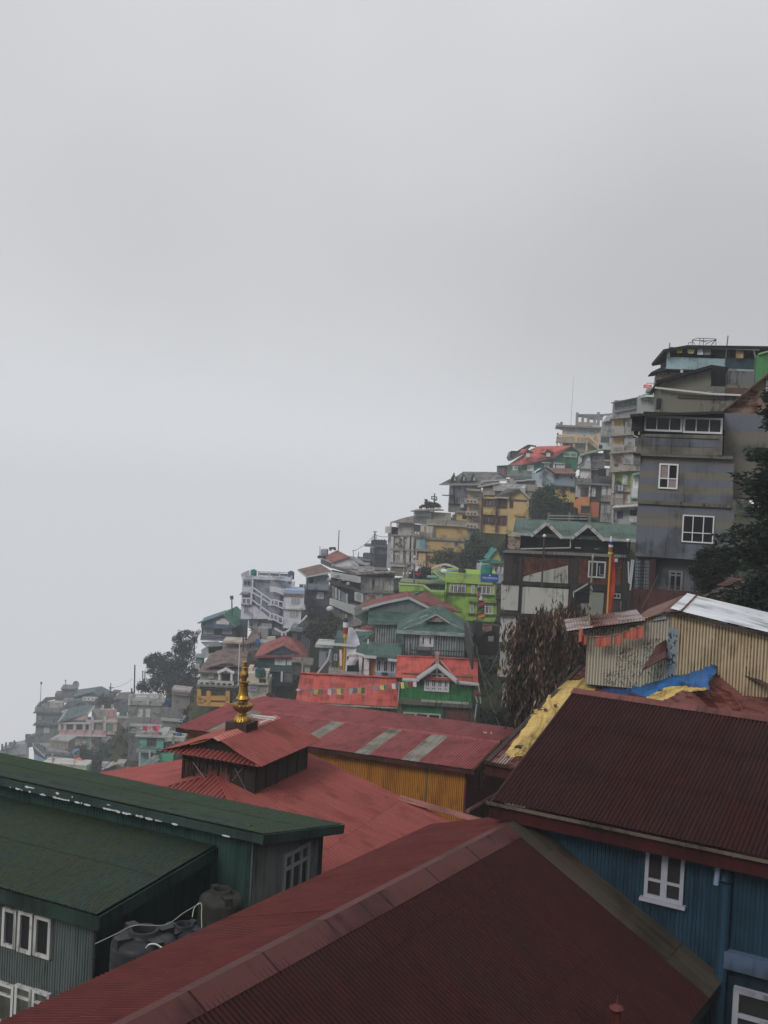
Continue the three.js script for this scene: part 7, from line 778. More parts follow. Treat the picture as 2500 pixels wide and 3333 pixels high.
{ // tall balconied tower
const f = house('apartment_building', 'tall weathered tower of balconies, yellow and lime green recesses, glazed top floor', 'building', 'I', 830,1940,176,-9, { sink: 6 }), c = M(0.31,0.29,0.26, 'mould'), cl = M(0.36,0.34,0.31, 'plaster'), ye = M(0.55,0.38,0.12, 'plaster'), wn = M(0.36,0.36,0.37, 'plaster');
f.b('wall', 830,590,1260,1440,8, c, -0.8); f.b('top', 845,480,1300,600,7, M(0.25,0.255,0.25, 'mould'), 0); f.b('glass_room', 848,350,1300,500,6, M(0.2,0.2,0.2, 'plaster'), -0.4); f.add('roof', plate([f.pt(795,378,1.5), f.pt(1320,268,1.5), f.pt(1400,270,-6), f.pt(900,350,-6)],0.18), C.dconc); f.poly('glazing', [[855,395],[1225,318],[1225,450],[865,520]],0.2, M(0.4,0.43,0.45, null, { roughness: 0.3 }), 0.1); f.bars('mullion', [[862,385,862,520],[915,375,912,505],[945,370,942,500],[1000,358,998,485],[1040,350,1038,480],[1095,340,1092,470],[1150,328,1148,455],[1205,318,1202,450],[850,392,1225,318],[860,450,1225,375],[865,518,1225,448]],0.3, M(0.22,0.23,0.24), 0.25); f.poly('side_glass', [[1225,300],[1412,290],[1412,400],[1225,450]],1, M(0.18,0.19,0.19, 'mould'), 0); f.bars('white_rail', [[1205,430,1412,380],[1215,440,1412,490]],0.35, M(0.5,0.52,0.53), 0.6);
for (const [y0, y1] of [[590,615],[855,880],[1120,1145],[1412,1432]]) f.poly('slab', [[790, y0 + 15],[1100, y0 - 12],[1250, y0 - 10],[1250, y1 - 10],[1100, y1 - 8],[795, y1 + 15]],5, c, 1.2);
for (const [y0, y1, b0, b1] of [[615,745,740,855],[885,1020,1020,1115]]) { f.b('recess', 835, y0,1000, y1,0.4, ye, -0.3); f.b('recess_side', 950, y0,985, y1,0.5, M(0.45,0.36,0.2, 'plaster'), 0); f.b('balcony', 815, b0,1000, b1,0.3, cl, 0.9); }
for (const [a, b, cc, d] of [[1012,610,1120,785],[1000,870,1165,1050],[985,1155,1140,1325]]) f.w(a, b, cc, d, 5,[0.2], { n: 0.5, fm: wn, pm: M(0.34,0.35,0.36), t: 0.3, mt: 0.35, bars: 0 }); f.b('bay', 1000,790,1200,860,1, cl, 0.55); f.b('bay', 995,1050,1200,1120,1, cl, 0.55); f.b('balcony', 800,1335,1175,1415,0.3, M(0.36,0.31,0.27, 'plaster'), 0.9); f.b('red_cloth', 868,1205,945,1260,0.1, M(0.14,0.05,0.05, 'cloth'), 1.0); f.b('plant_box', 845,1320,900,1345,0.4, M(0.06,0.07,0.05), 1.1); f.b('drape', 940,1190,990,1335,0.2, M(0.42,0.33,0.3, 'cloth'), 0.3);
f.b('green_recess', 830,1435,1125,1650,1, M(0.25,0.36,0.03, 'plaster'), -0.2); f.w(970,1485,1050,1640,3,[0.75], { n: -0.15, t: 0.3, mt: 0.3, pm: M(0.2,0.22,0.2) }); for (let i = 0; i < 7; i++) f.b('potted_plant', 860 + i * 12,1575 + rr(-15,20), 878 + i * 12,1625,0.4, M(0.03,0.06,0.03), 0.6); f.b('pillar', 815,1430,850,1760,0.6, M(0.4,0.38,0.33, 'mould'), 0.6);
f.b('lower_wall', 820,1640,1215,1960,6, M(0.42,0.32,0.26, 'plaster'), -0.3); f.rail(860,1640,985,1740,4, C.steel, 0.8,2,0.2); for (const [x, m] of [[868,0.08],[905,0.4],[925,0.15],[950,0.42]]) f.b('laundry', x, 1650, x + 28,1735,0.1, M(m, m, m * 1.25, 'cloth'), 1.0); f.w(1048,1780,1095,1925,2,[0.75], { n: -0.25, t: 0.3 }); f.b('pink_wall', 985,1735,1110,1960,0.3, M(0.48,0.35,0.28, 'plaster'), -0.28); f.b('grey_wall', 825,1740,985,1950,0.4, M(0.25,0.23,0.21, 'mould'), 0.2); f.w(868,1775,980,1845,3,[0.5], { n: 0.25, t: 0.25, pm: C.dark, fm: M(0.35,0.34,0.32) }); f.b('ledge', 980,1728,1110,1745,1, cl, 0.5); }
{ const f = house('house', 'narrow white glazed balcony house with green canopy beside the grey tower', 'house', 'I', 1105,1830,120,-10, { sink: 5 }); f.b('wall', 1115,1480,1260,1900,3, M(0.3,0.31,0.31, 'plaster')); f.w(1130,1495,1215,1690,3,[], { n: 0.05, t: 0.2, pm: M(0.3,0.33,0.34) }); f.b('white_panel', 1110,1690,1205,1825,0.3, M(0.55,0.57,0.57, 'plaster'), 0.3); f.b('green_trim', 1100,1825,1205,1850,0.3, M(0.2,0.35,0.28), 0.35); f.add('canopy', plate([f.pt(1108,1495,1), f.pt(1240,1465,1), f.pt(1230,1440,-1), f.pt(1140,1460,-1)],0.1), M(0.15,0.27,0.2, 'grime')); f.b('dark_bay', 1165,1190,1240,1335,2, M(0.12,0.12,0.12, 'mould'), 1); }
{ const f = house('shed', 'low shed with pale tin roof, blue door and white sheet beside grey house', 'shed', 'I', 830,2212,125,-10, { sink: 3 }); f.b('wall', 825,2005,1260,2330,5, M(0.36,0.37,0.37, 'mould')); f.add('roof', [plate([f.pt(800,1985,1.2), f.pt(1230,1965,1.2), f.pt(1230,1935,-4), f.pt(850,1950,-4)],0.1), plate([f.pt(820,2010,1), f.pt(1230,2000,1), f.pt(1230,1980,-3), f.pt(820,1985,-3)],0.08)], M(0.4,0.4,0.39, 'grime')); f.b('door', 890,2045,978,2155,0.1, M(0.06,0.08,0.13), 0.05); f.b('white_sheet', 1078,2120,1192,2212,0.1, M(0.55,0.57,0.58, 'plaster'), 0.5); f.b('dark_room', 1090,2010,1200,2110,0.2, C.dark, 0.05); f.w(840,2170,862,2212,1,[], { n: 0.05, pm: C.dark }); f.bars('post', [[845,2010,840,2212],[970,1990,970,2040]],0.15, C.dconc, 0.8); }
{ const f = house('house', 'far top house with orange sign board and green-white tin roofs', 'house', 'N', 150,900,168,-10, { sink: 4 }), w = M(0.3,0.32,0.31, 'plaster'); f.b('wall', 140,750,400,960,6, w); f.add('roof', [plate([f.pt(150,770,1), f.pt(380,745,1), f.pt(380,715,-4), f.pt(200,728,-4)],0.15), plate([f.pt(220,762,1.5), f.pt(325,752,1.5), f.pt(320,735,-1), f.pt(225,740,-1)],0.1)], M(0.32,0.42,0.38, 'grime')); f.b('white_sheet', 222,748,325,762,1, M(0.65,0.66,0.66), 1.6); f.b('rail_post', 232,600,240,640,0.2, M(0.4,0.4,0.4), 1); f.bars('frame', [[232,605,340,605],[318,605,318,760]],0.16, M(0.45,0.45,0.46), 1); f.b('stair_room', 235,665,375,700,3, M(0.36,0.36,0.36, 'plaster'), -1); f.w(215,790,275,830,2,[], { n: 0.05, pm: C.dark });
const [a, b, c, d] = f.rect(198,622,295,660,1.2); const cv = document.createElement('canvas'); cv.width = 256; cv.height = 96; const x = cv.getContext('2d'); x.fillStyle = '#c4502f'; x.fillRect(0,0,256,96); x.fillStyle = '#eadfd6'; x.font = 'bold 34px sans-serif'; x.textAlign = 'center'; x.fillText('HOTEL', 128,38); for (const [u, w] of [[36,44],[88,30],[126,52],[186,34]]) x.fillRect(u, 58, w, 16); const t = new THREE.CanvasTexture(cv); t.colorSpace = THREE.SRGBColorSpace; const sg = thing('sign_board', 'small orange sign board at the skyline beside the topmost houses', 'sign', toW(f, V((a + b) / 2, c, 1.2)), -10); mesh('board', bx(-(b - a) / 2, (b - a) / 2,0, d - c, -0.12,0), M(0.5,0.12,0.05), sg); mesh('sign_face', new THREE.PlaneGeometry(b - a - 0.06, d - c - 0.06).translate(0, (d - c) / 2,0.01), new THREE.MeshStandardMaterial({ map: t, roughness: 0.6 }), sg); }

// ----- left part of the town, below -----
{ const f = house('house', 'house with red hipped roof, dark teal walls and white windows', 'house', 'C', 940,1640,178,2, { sink: 4 }), t = M(0.04,0.105,0.105, 'plaster'), rd = M(0.27,0.09,0.085, 'grime');
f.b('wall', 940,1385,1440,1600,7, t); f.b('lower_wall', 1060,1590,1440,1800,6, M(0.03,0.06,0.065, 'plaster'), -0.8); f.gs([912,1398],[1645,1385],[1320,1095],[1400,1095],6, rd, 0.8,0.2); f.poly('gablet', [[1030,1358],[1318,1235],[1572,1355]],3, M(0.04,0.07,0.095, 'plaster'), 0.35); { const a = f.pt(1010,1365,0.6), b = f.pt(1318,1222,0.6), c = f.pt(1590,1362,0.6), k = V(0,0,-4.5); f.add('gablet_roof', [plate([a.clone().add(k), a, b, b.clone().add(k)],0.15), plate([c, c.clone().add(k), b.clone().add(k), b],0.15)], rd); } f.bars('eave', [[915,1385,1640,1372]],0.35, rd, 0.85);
f.w(1198,1405,1355,1505,4,[], { n: 0.05, t: 0.28, mt: 0.4, pm: M(0.07,0.1,0.12) }); f.w(1370,1410,1440,1505,2,[], { n: 0.05, t: 0.28, mt: 0.4, pm: M(0.07,0.1,0.12) }); f.b('beige_box', 1440,1365,1572,1465,3, M(0.4,0.37,0.32, 'plaster'), 1); f.b('brown_wall', 1440,1460,1582,1640,3, M(0.11,0.085,0.075, 'grime'), 0.4); f.w(1140,1620,1195,1700,1,[], { n: -0.75, fm: M(0.2,0.22,0.24), pm: M(0.08,0.1,0.11) }); f.bars('post', [[1300,1600,1295,1740]],0.3, C.trim, 0.5); f.b('side_shed', 1320,1620,1450,1750,1, M(0.12,0.13,0.14, 'mould'), 0.3); f.b('floor_beam', 1060,1585,1440,1602,0.8, M(0.1,0.09,0.09), 0.3); }
{ const f = house('house', 'house with wide brown roof, verandah and orange-yellow framed lower balcony', 'house', 'R', 300,770,162,3, { sink: 4 }), rf = M(0.17,0.125,0.12, 'grime'), yl = M(0.58,0.33,0.1, 'plaster'), gw = M(0.28,0.31,0.29, 'plaster');
f.b('wall', 325,385,810,490,7, gw); f.gs([298,386],[850,402],[530,145],[880,130],7, rf, 0.8,0.2); { const a = f.pt(412,326,0.2), b = f.pt(640,272,0.2), c = f.pt(812,322,0.2), k = V(0,0,-5); f.add('gablet_roof', [plate([a.clone().add(k), a, b, b.clone().add(k)],0.15), plate([c, c.clone().add(k), b.clone().add(k), b],0.15)], rf); f.poly('gablet', [[440,325],[640,284],[790,322]],0.4, M(0.17,0.14,0.14, 'grime'), -0.1); f.b('gablet_vent', 628,283,655,298,0.2, M(0.3,0.27,0.25), 0); }
{ const a = f.pt(528,388,2), b = f.pt(625,348,2), c = f.pt(722,394,2), k = V(0,0,-2.5); f.add('porch_roof', [plate([a.clone().add(k), a, b, b.clone().add(k)],0.12), plate([c, c.clone().add(k), b.clone().add(k), b],0.12)], rf); f.bars('porch_trim', [[528,390,625,350],[625,350,722,396],[625,333,625,350]],0.35, C.trim, 2.1); f.poly('porch_gable', [[560,398],[625,365],[700,398]],0.2, M(0.36,0.38,0.38, 'plaster'), 1.9); f.bars('porch_post', [[552,395,550,480],[692,398,690,488]],0.3, C.trim, 1.9); } f.b('doorway', 582,405,668,482,0.2, M(0.06,0.055,0.055), 0.05); f.w(424,397,490,456,3,[], { n: 0.05, fm: M(0.45,0.43,0.36), pm: M(0.3,0.32,0.3), t: 0.25, mt: 0.3 });
f.rail(297,485,718,540,7, M(0.48,0.48,0.46, 'plaster'), 2,0,0.32); f.b('balcony_slab', 280,535,760,560,4, M(0.2,0.2,0.19, 'mould'), 2.2); f.b('clutter', 340,505,700,545,1, M(0.1,0.095,0.09, 'mould'), 1.4); f.b('slab', 320,565,720,590,4, M(0.17,0.165,0.155, 'mould'), 1.6);
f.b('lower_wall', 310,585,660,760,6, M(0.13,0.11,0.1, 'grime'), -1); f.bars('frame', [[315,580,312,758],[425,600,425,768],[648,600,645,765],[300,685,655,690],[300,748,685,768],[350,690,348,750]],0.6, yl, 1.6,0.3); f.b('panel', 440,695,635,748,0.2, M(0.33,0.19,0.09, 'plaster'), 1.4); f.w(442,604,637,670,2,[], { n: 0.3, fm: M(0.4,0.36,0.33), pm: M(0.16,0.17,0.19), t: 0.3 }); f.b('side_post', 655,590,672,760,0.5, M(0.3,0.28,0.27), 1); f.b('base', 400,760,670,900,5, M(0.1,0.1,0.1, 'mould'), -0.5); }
{ const f = house('house', 'plain beige concrete house with flat roof beside the brown-roofed house', 'house', 'R', 880,830,158,2, { sink: 4 }), b = M(0.44,0.41,0.35, 'plaster'); f.b('wall', 850,520,1112,900,7, b); f.b('parapet', 880,400,1110,522,5, M(0.5,0.45,0.36, 'plaster'), -0.3); f.b('slab', 770,512,1118,530,8, M(0.4,0.38,0.33, 'mould'), 0.4); f.w(895,543,990,605,2,[], { n: 0.05, fm: M(0.28,0.28,0.33), pm: M(0.1,0.1,0.18), t: 0.25 }); f.b('opening', 1010,465,1090,510,0.2, C.dark, -0.25); f.b('band', 960,700,1112,715,0.3, M(0.34,0.32,0.28, 'mould'), 0.2); f.b('post', 1092,390,1110,450,0.4, M(0.5,0.5,0.48), 0.2); f.b('white_wall', 885,335,935,405,3, M(0.52,0.45,0.4, 'plaster'), -2);
waterTank('water_tank', 'dark green water tank on the beige flat-roofed house', toW(f, f.pt(1020,435,-0.6)), 0.72,1.33, M(0.03,0.09,0.085, 'grime'), null, 0,0); waterTank('water_tank', 'small dark tank right of the green tank on the beige house', toW(f, f.pt(1068,432,-0.4)), 0.4,0.8, M(0.05,0.07,0.07, 'grime'), null, 0,0); }
{ // small stuff between: roofs and walls above the brown house
const f = house('house', 'low house with dark teal wall and grey tin roof under the balcony house', 'house', 'C', 150,1390,196,3, { sink: 4 }); f.b('wall', 250,1235,450,1340,5, M(0.05,0.09,0.11, 'plaster')); f.add('roof', plate([f.pt(235,1245,1), f.pt(455,1225,1), f.pt(390,1165,-5), f.pt(150,1175,-5)],0.15), M(0.15,0.165,0.18, 'grime')); f.b('pillar', 218,1230,255,1400,0.8, M(0.42,0.43,0.43, 'plaster'), 0.8); f.poly('side_wall', [[150,1290],[218,1250],[215,1410],[160,1360]],0.5, M(0.33,0.36,0.38, 'plaster'), 0.6); f.b('terrace', 262,1345,420,1390,3, M(0.42,0.39,0.35, 'plaster'), 1.2); f.b('small_hut', 75,1400,170,1560,3, M(0.16,0.22,0.24, 'plaster'), -2); f.b('hut_roof', 50,1388,210,1402,4, M(0.25,0.32,0.32, 'plaster'), -1.6); f.b('hut_base', 70,1490,130,1560,0.3, M(0.42,0.44,0.44, 'mould'), -1.7); }
{ const f = house('house', 'brown-roofed low house with beige slab terrace above the wide brown roof', 'house', 'C', 445,1330,190,2, { sink: 4 }); f.add('roof', [plate([f.pt(385,1350,1), f.pt(830,1330,1), f.pt(740,1215,-6), f.pt(500,1215,-6)],0.2)], M(0.18,0.125,0.115, 'grime')); f.b('terrace_slab', 455,1172,735,1198,6, M(0.44,0.38,0.32, 'plaster'), -3); f.b('wall', 460,1195,720,1260,3, M(0.32,0.27,0.23, 'plaster'), -5); f.b('wall', 420,1340,830,1420,4, M(0.2,0.16,0.15, 'grime'), 0); f.poly('gable', [[790,1340],[870,1285],[915,1330],[905,1420],[800,1420]],2, M(0.14,0.1,0.095, 'grime'), 0.5); f.bars('white_edge', [[700,1380,800,1345]],0.3, C.trim, 1.2); }
{ const f = house('house', 'house with leaning brown tin roof and blue sheet under white building', 'house', 'C', 800,1240,202,2, { sink: 4 }); f.add('roof', plate([f.pt(760,1215,1), f.pt(975,1165,1), f.pt(1000,980,-5), f.pt(900,970,-5)],0.2), M(0.16,0.125,0.11, 'grime')); f.b('wall', 780,1195,960,1290,4, M(0.3,0.3,0.32, 'plaster'), 0.3); f.w(845,1205,870,1260,1,[], { n: 0.35, pm: C.dark }); f.b('blue_sheet', 928,1135,975,1215,0.3, M(0.04,0.14,0.38, 'cloth'), 1.2); f.b('white_sheet', 975,1145,1090,1190,0.3, M(0.5,0.52,0.54, 'cloth'), 0.8); f.b('grey_wall', 955,985,1100,1140,3, M(0.26,0.26,0.28, 'mould'), -2); f.bars('slab', [[1090,1140,1210,1130]],0.9, M(0.5,0.47,0.42, 'plaster'), 0.5); f.b('brown_door', 955,1030,1000,1140,0.3, M(0.2,0.15,0.13, 'grime'), -1.9); }
{ const f = house('house', 'dark stone house with slab roof right of the red hipped house', 'house', 'C', 1430,1250,200,1, { sink: 4 }); f.b('wall', 1440,1020,1700,1400,6, M(0.09,0.1,0.11, 'mould')); f.b('roof_slab', 1420,985,1720,1030,7, M(0.17,0.19,0.21, 'mould'), 0.8); f.add('dark_roof', plate([f.pt(1480,985,0), f.pt(1720,985,0), f.pt(1720,880,-4), f.pt(1600,870,-4)],0.15), M(0.05,0.055,0.065, 'grime')); f.w(1510,1060,1580,1160,1,[], { pm: C.dark, fm: M(0.07,0.07,0.08) }); }
{ const f = house('house', 'grey concrete house with white roof railing and two white doors', 'house', 'B', 160,1140,250,4, { sink: 4 }), g = M(0.26,0.265,0.26, 'plaster'), w = M(0.52,0.53,0.53, 'plaster');
f.b('wall', 160,850,645,1035,8, g); f.b('slab', 165,838,650,858,8, M(0.3,0.3,0.3, 'mould'), 0.4); f.b('parapet', 180,795,650,840,0.3, M(0.34,0.34,0.33, 'plaster'), 0.2); f.bars('roof_rail', [[180,745,668,745],[195,700,180,750],[200,705,660,705],[182,750,178,850],[448,705,445,840],[665,745,655,800]],0.5, w, 0.4,0.3); for (const x of [302,413]) f.b('door', x, 910, x + 66,1032,0.2, M(0.55,0.56,0.56, 'plaster'), 0.1); f.w(555,875,610,962,2,[], { n: 0.05, pm: M(0.07,0.075,0.08), fm: M(0.3,0.31,0.32), t: 0.25 }); f.b('lower_wall', 170,1030,655,1150,8, M(0.23,0.235,0.235, 'mould'), 0.6); f.b('lower_room', 165,1140,300,1330,6, M(0.2,0.21,0.22, 'mould'), 0.3); f.b('right_block', 625,900,945,1060,7, M(0.2,0.2,0.2, 'mould'), 0.8); f.b('tower', 780,690,1040,915,6, M(0.25,0.23,0.21, 'plaster'), -0.5); f.poly('tower_roof', [[782,618],[1048,648],[1042,728],[778,692]],5, M(0.42,0.37,0.37, 'grime'), 0.6); f.bars('roof_stripe', [[780,660,970,680],[975,672,1042,690]],0.4, M(0.17,0.14,0.14), 0.7); f.b('lower_block', 650,1060,960,1260,6, M(0.22,0.22,0.215, 'mould'), 1.5); f.bars('ledge', [[625,1050,980,1078]],0.6, M(0.42,0.43,0.44, 'plaster'), 2); f.b('tower_base', 940,900,1010,1020,5, M(0.09,0.1,0.12, 'grime'), -2); f.b('dish_box', 945,1005,980,1060,0.6, M(0.4,0.42,0.45, 'mould'), 1);
waterTank('water_tank', 'blue water tank with green lid on the grey concrete house', toW(f, f.pt(730,880,-1)), 0.69,1.95, M(0.03,0.1,0.27, 'grime'), null, 0,0, M(0.05,0.25,0.2)); }
{ const f = house('house', 'turquoise house with flat grey roof terrace hung with red and pink laundry', 'house', 'B', 325,1640,205,4, { sink: 4 }), t = C.turq; f.b('wall', 325,1305,665,1500,7, t); f.b('roof_slab', 262,1290,695,1312,8, M(0.4,0.41,0.4, 'plaster'), 0.8); f.b('terrace_wall', 280,1235,640,1292,0.3, M(0.33,0.32,0.31, 'mould'), 0.3); f.b('terrace_back', 170,1150,640,1250,2, M(0.3,0.3,0.29, 'mould'), -6); f.b('dark_room', 175,1160,270,1240,0.3, M(0.06,0.065,0.065), -5.9); f.w(425,1318,560,1440,3,[0.6], { n: 0.05, fm: M(0.09,0.09,0.1), pm: C.dark, t: 0.3 }); f.b('trim', 322,1465,660,1478,0.3, M(0.05,0.2,0.18), 0.15); f.b('balcony_slab', 270,1498,560,1530,3, M(0.25,0.28,0.26, 'mould'), 1.2); f.b('lower_wall', 312,1530,660,1800,6, M(0.17,0.4,0.35, 'plaster'), -0.4); f.b('green_wing', 640,1560,800,1800,4, M(0.12,0.38,0.24, 'plaster'), 1); f.bars('stair', [[330,1750,560,1570],[380,1790,600,1600]],0.6, M(0.34,0.38,0.36, 'mould'), 1.6); f.bars('post', [[330,1530,325,1720],[470,1510,468,1600],[580,1570,575,1720]],0.35, M(0.42,0.45,0.44, 'plaster'), 1.5); f.b('side_wall', 160,1250,325,1640,4, M(0.16,0.165,0.17, 'mould'), -1); f.b('right_terrace', 655,1300,980,1345,5, M(0.34,0.35,0.34, 'mould'), 0.3); f.bars('terrace_rail', [[700,1310,965,1320],[700,1310,700,1370],[805,1290,805,1400],[700,1345,960,1350]],0.4, M(0.45,0.45,0.43, 'mould'), 1.5);
for (const [x0, y0, x1, y1, c, l] of [[370,1150,440,1215,[0.4,0.06,0.1], 'dark red garment, leftmost on the turquoise house laundry line'],[450,1152,492,1200,[0.75,0.1,0.2], 'small pink garment between red ones on the turquoise house line'],[508,1150,560,1215,[0.35,0.05,0.08], 'dark red garment next to the large pink sheet'],[548,1136,612,1242,[0.8,0.16,0.3], 'large bright pink sheet on the turquoise house laundry line'],[515,1062,545,1100,[0.5,0.05,0.1], 'small red cloth on the upper wall behind the pink sheet']]) { const [a, b, cc, d] = f.rect(x0, y0, x1, y1,0.6), g = new THREE.PlaneGeometry(b - a, d - cc, 6,6), q = g.attributes.position; for (let i = 0; i < q.count; i++) q.setZ(i, 0.12 * Math.sin(q.getX(i) * 5)); g.computeVertexNormals(); tag(mesh('garment', g, M(...c, 'cloth'), scene, toW(f, V((a + b) / 2, (cc + d) / 2,0.6))), l, 'laundry', 'laundry on the turquoise house'); }
const tk = M(0.03,0.14,0.3, 'grime'); for (const [x, w, l] of [[818,0.32, 'left blue tank of a pair beside the turquoise house'],[885,0.55, 'right, wider blue tank of a pair beside the turquoise house']]) waterTank('water_tank', l, toW(f, f.pt(x, 1300,-1)), w, 0.75, tk, null, 0,0); }
// far left, fading into the fog: kept further away
{ const f = house('house', 'pink house with long verandah, grey-green gable roof and roof terrace', 'house', 'A', 760,930,355,6, { sink: 4 }), p = M(0.55,0.36,0.36, 'plaster'), pp = M(0.46,0.4,0.37, 'plaster'), gn = M(0.08,0.24,0.2, 'plaster'), gr = M(0.11,0.155,0.16, 'grime');
f.b('wall', 775,600,1355,780,9, M(0.2,0.19,0.2, 'plaster'), -1.5); f.b('parapet', 758,695,1358,780,0.4, p, 0.6); f.b('ledge', 752,762,1362,778,2, M(0.55,0.48,0.47, 'plaster'), 1); f.b('wall', 1360,598,1500,755,7, M(0.5,0.38,0.36, 'plaster'), 0.3); f.w(1395,625,1450,705,2,[], { n: 0.35, fm: gn, pm: M(0.1,0.3,0.27), t: 0.35 }); f.bars('post', [[772,610,770,700],[840,612,838,700],[965,612,962,700],[1085,612,1082,700],[1165,612,1160,780],[1190,600,1188,700],[1350,600,1348,700]],0.9, M(0.52,0.46,0.46, 'plaster'), 0.4); for (const [a, b] of [[850,955],[975,1078],[1092,1160]]) f.b('curtain', a, 618, b, 692,0.2, M(0.2,0.2,0.27, 'cloth'), -1.2); f.b('grey_panel', 1198,605,1345,698,0.3, M(0.25,0.235,0.22, 'plaster'), 0); f.bars('eave', [[765,608,1170,610]],0.5, M(0.5,0.48,0.48), 0.9);
f.add('roof', [plate([f.pt(742,602,1.5), f.pt(860,560,1.5), f.pt(1120,488,0), f.pt(1212,388,-8), f.pt(1050,308,-12), f.pt(870,430,-6)],0.25)], gr); f.poly('gable', [[905,566],[1120,500],[1120,570]],2, M(0.56,0.37,0.36, 'plaster'), 0.6); f.poly('shade_roof', [[830,575],[930,562],[1165,585],[1165,608],[770,608]],2, M(0.12,0.115,0.13, 'grime'), 0.7); f.bars('verge', [[1128,490,1215,388],[795,465,870,435],[745,600,860,440]],0.6, M(0.5,0.52,0.54, 'plaster'), 0.8); f.poly('back_roof', [[780,430],[880,320],[1060,300],[1000,370],[830,460]],2, M(0.13,0.185,0.18, 'grime'), -8);
f.b('terrace_parapet', 1100,572,1500,602,0.4, M(0.5,0.46,0.45, 'plaster'), 0.8); f.bars('terrace_post', [[1190,528,1190,575],[1356,528,1356,575],[1325,378,1322,430],[1442,372,1440,432]],0.7, M(0.5,0.48,0.47), 0.4); f.b('terrace_back', 1180,430,1500,575,0.5, M(0.34,0.32,0.3, 'mould'), -5); f.b('pink_stain', 1368,445,1470,520,0.1, M(0.55,0.25,0.3, 'mould'), -4.9); f.b('lower_wall', 800,778,1270,1000,8, pp, -0.4); f.w(912,790,1015,855,3,[], { n: -0.35, fm: M(0.22,0.36,0.32), pm: M(0.22,0.3,0.28), t: 0.35 }); f.b('door', 1102,795,1158,905,0.2, M(0.15,0.32,0.28, 'plaster'), -0.3); f.bars('downpipe', [[1165,780,1160,900]],0.3, M(0.4,0.36,0.34), 0.2); f.b('side_wall', 1300,780,1530,870,4, M(0.36,0.35,0.33, 'mould'), 0.5); f.b('right_house', 1505,545,1640,780,5, M(0.33,0.28,0.27, 'plaster'), -2); f.b('right_slab', 1500,520,1650,548,5, M(0.4,0.4,0.4, 'plaster'), -1.5); f.poly('green_leanto', [[1535,515],[1550,325],[1640,318],[1625,520]],1, M(0.12,0.16,0.18, 'grime'), -2); }
{ const f = house('house', 'three-storey grey-green house at the misty edge, with roof terrace', 'house', 'A', 462,870,390,10, { sink: 6 }), g = M(0.2,0.225,0.225, 'plaster'); f.b('wall', 458,480,780,880,10, g); f.b('parapet', 448,412,780,482,11, M(0.22,0.24,0.24, 'plaster'), 0.3); f.poly('canopy', [[420,482],[450,458],[780,470],[780,488]],2, M(0.14,0.16,0.16, 'grime'), 1.2); f.poly('canopy', [[418,640],[455,600],[470,600],[740,630],[740,645]],2, M(0.14,0.16,0.16, 'grime'), 1.2); f.w(492,515,535,565,3,[0.5], { fm: M(0.3,0.32,0.33), pm: M(0.12,0.13,0.14), t: 0.3 }); f.w(562,662,636,732,3,[0.7], { fm: M(0.5,0.5,0.5), pm: M(0.12,0.13,0.13), t: 0.4, mt: 0.6 }); f.w(668,550,720,618,1,[], { fm: g, pm: M(0.06,0.07,0.075), t: 0.4 }); f.poly('terrace_side', [[455,405],[585,280],[705,275],[705,300],[600,330],[480,410]],1, M(0.13,0.145,0.15, 'grime'), -1); f.b('white_room', 640,345,805,422,4, M(0.44,0.42,0.4, 'plaster'), -0.6); f.b('terrace_clutter', 575,340,640,405,2, M(0.33,0.33,0.32, 'mould'), -1.5); f.b('upper_room', 705,232,935,345,6, M(0.17,0.165,0.17, 'plaster'), -7); f.b('top_room', 790,170,985,240,6, M(0.24,0.26,0.28, 'plaster'), -9); f.b('top_roof', 782,162,990,176,8, M(0.15,0.165,0.18), -8); f.b('pale_wall', 815,290,940,345,1, M(0.36,0.37,0.38, 'plaster'), -6.4); f.b('right_wing', 690,640,770,860,6, M(0.17,0.16,0.15, 'mould'), 0.4);
const t = thing('satellite_dish', 'satellite dish on the skyline of the misty grey-green house', 'satellite dish', toW(f, f.pt(975,168,-8)), 0); mesh('bowl', new THREE.SphereGeometry(1.5,18,8,0,6.284,0,0.95).rotateX(-1.9).translate(0,2.1,1), M(0.22,0.23,0.25), t); mesh('mount', rod(V(0,-0.2,0), V(0,2.1,0), 0.15), C.steel, t); }
{ const f = house('house', 'house with grey-green double gable roof and white window band in the mist', 'house', 'A', 940,420,385,2, { sink: 5 }), rf = M(0.11,0.145,0.16, 'grime'); f.gf([935,268],[1185,205],[1275,262],9, rf, 1,0.25); f.poly('gable', [[950,270],[1185,215],[1270,262],[1270,330],[950,330]],4, M(0.15,0.16,0.18, 'plaster'), 0); f.w(1062,268,1270,325,4,[], { n: 0.05, pm: M(0.08,0.085,0.1), t: 0.5, mt: 0.9 }); f.add('big_roof', [plate([f.pt(1000,250,-4), f.pt(1290,300,-2), f.pt(1450,205,-8), f.pt(1308,132,-12)],0.25), plate([f.pt(985,178,-14), f.pt(1150,185,-14), f.pt(1308,132,-12), f.pt(1000,250,-6)],0.2)], rf); f.b('wall', 1250,230,1450,420,6, M(0.13,0.14,0.155, 'plaster'), -6); f.b('shade_wall', 1060,325,1290,420,3, M(0.1,0.105,0.12, 'grime'), 0.3); f.poly('side_roof', [[1440,200],[1545,210],[1460,262]],4, rf, -8); }
{ const f = house('house', 'low brown-roofed house and dark walls at the foot of the wooded knoll', 'house', 'A', 1460,420,365,2, { sink: 5 }); f.add('roof', plate([f.pt(1455,300,1), f.pt(1700,300,1), f.pt(1720,205,-6), f.pt(1540,212,-6)],0.2), M(0.15,0.125,0.12, 'grime')); f.b('wall', 1470,290,1700,470,6, M(0.1,0.105,0.115, 'mould'), 0); }
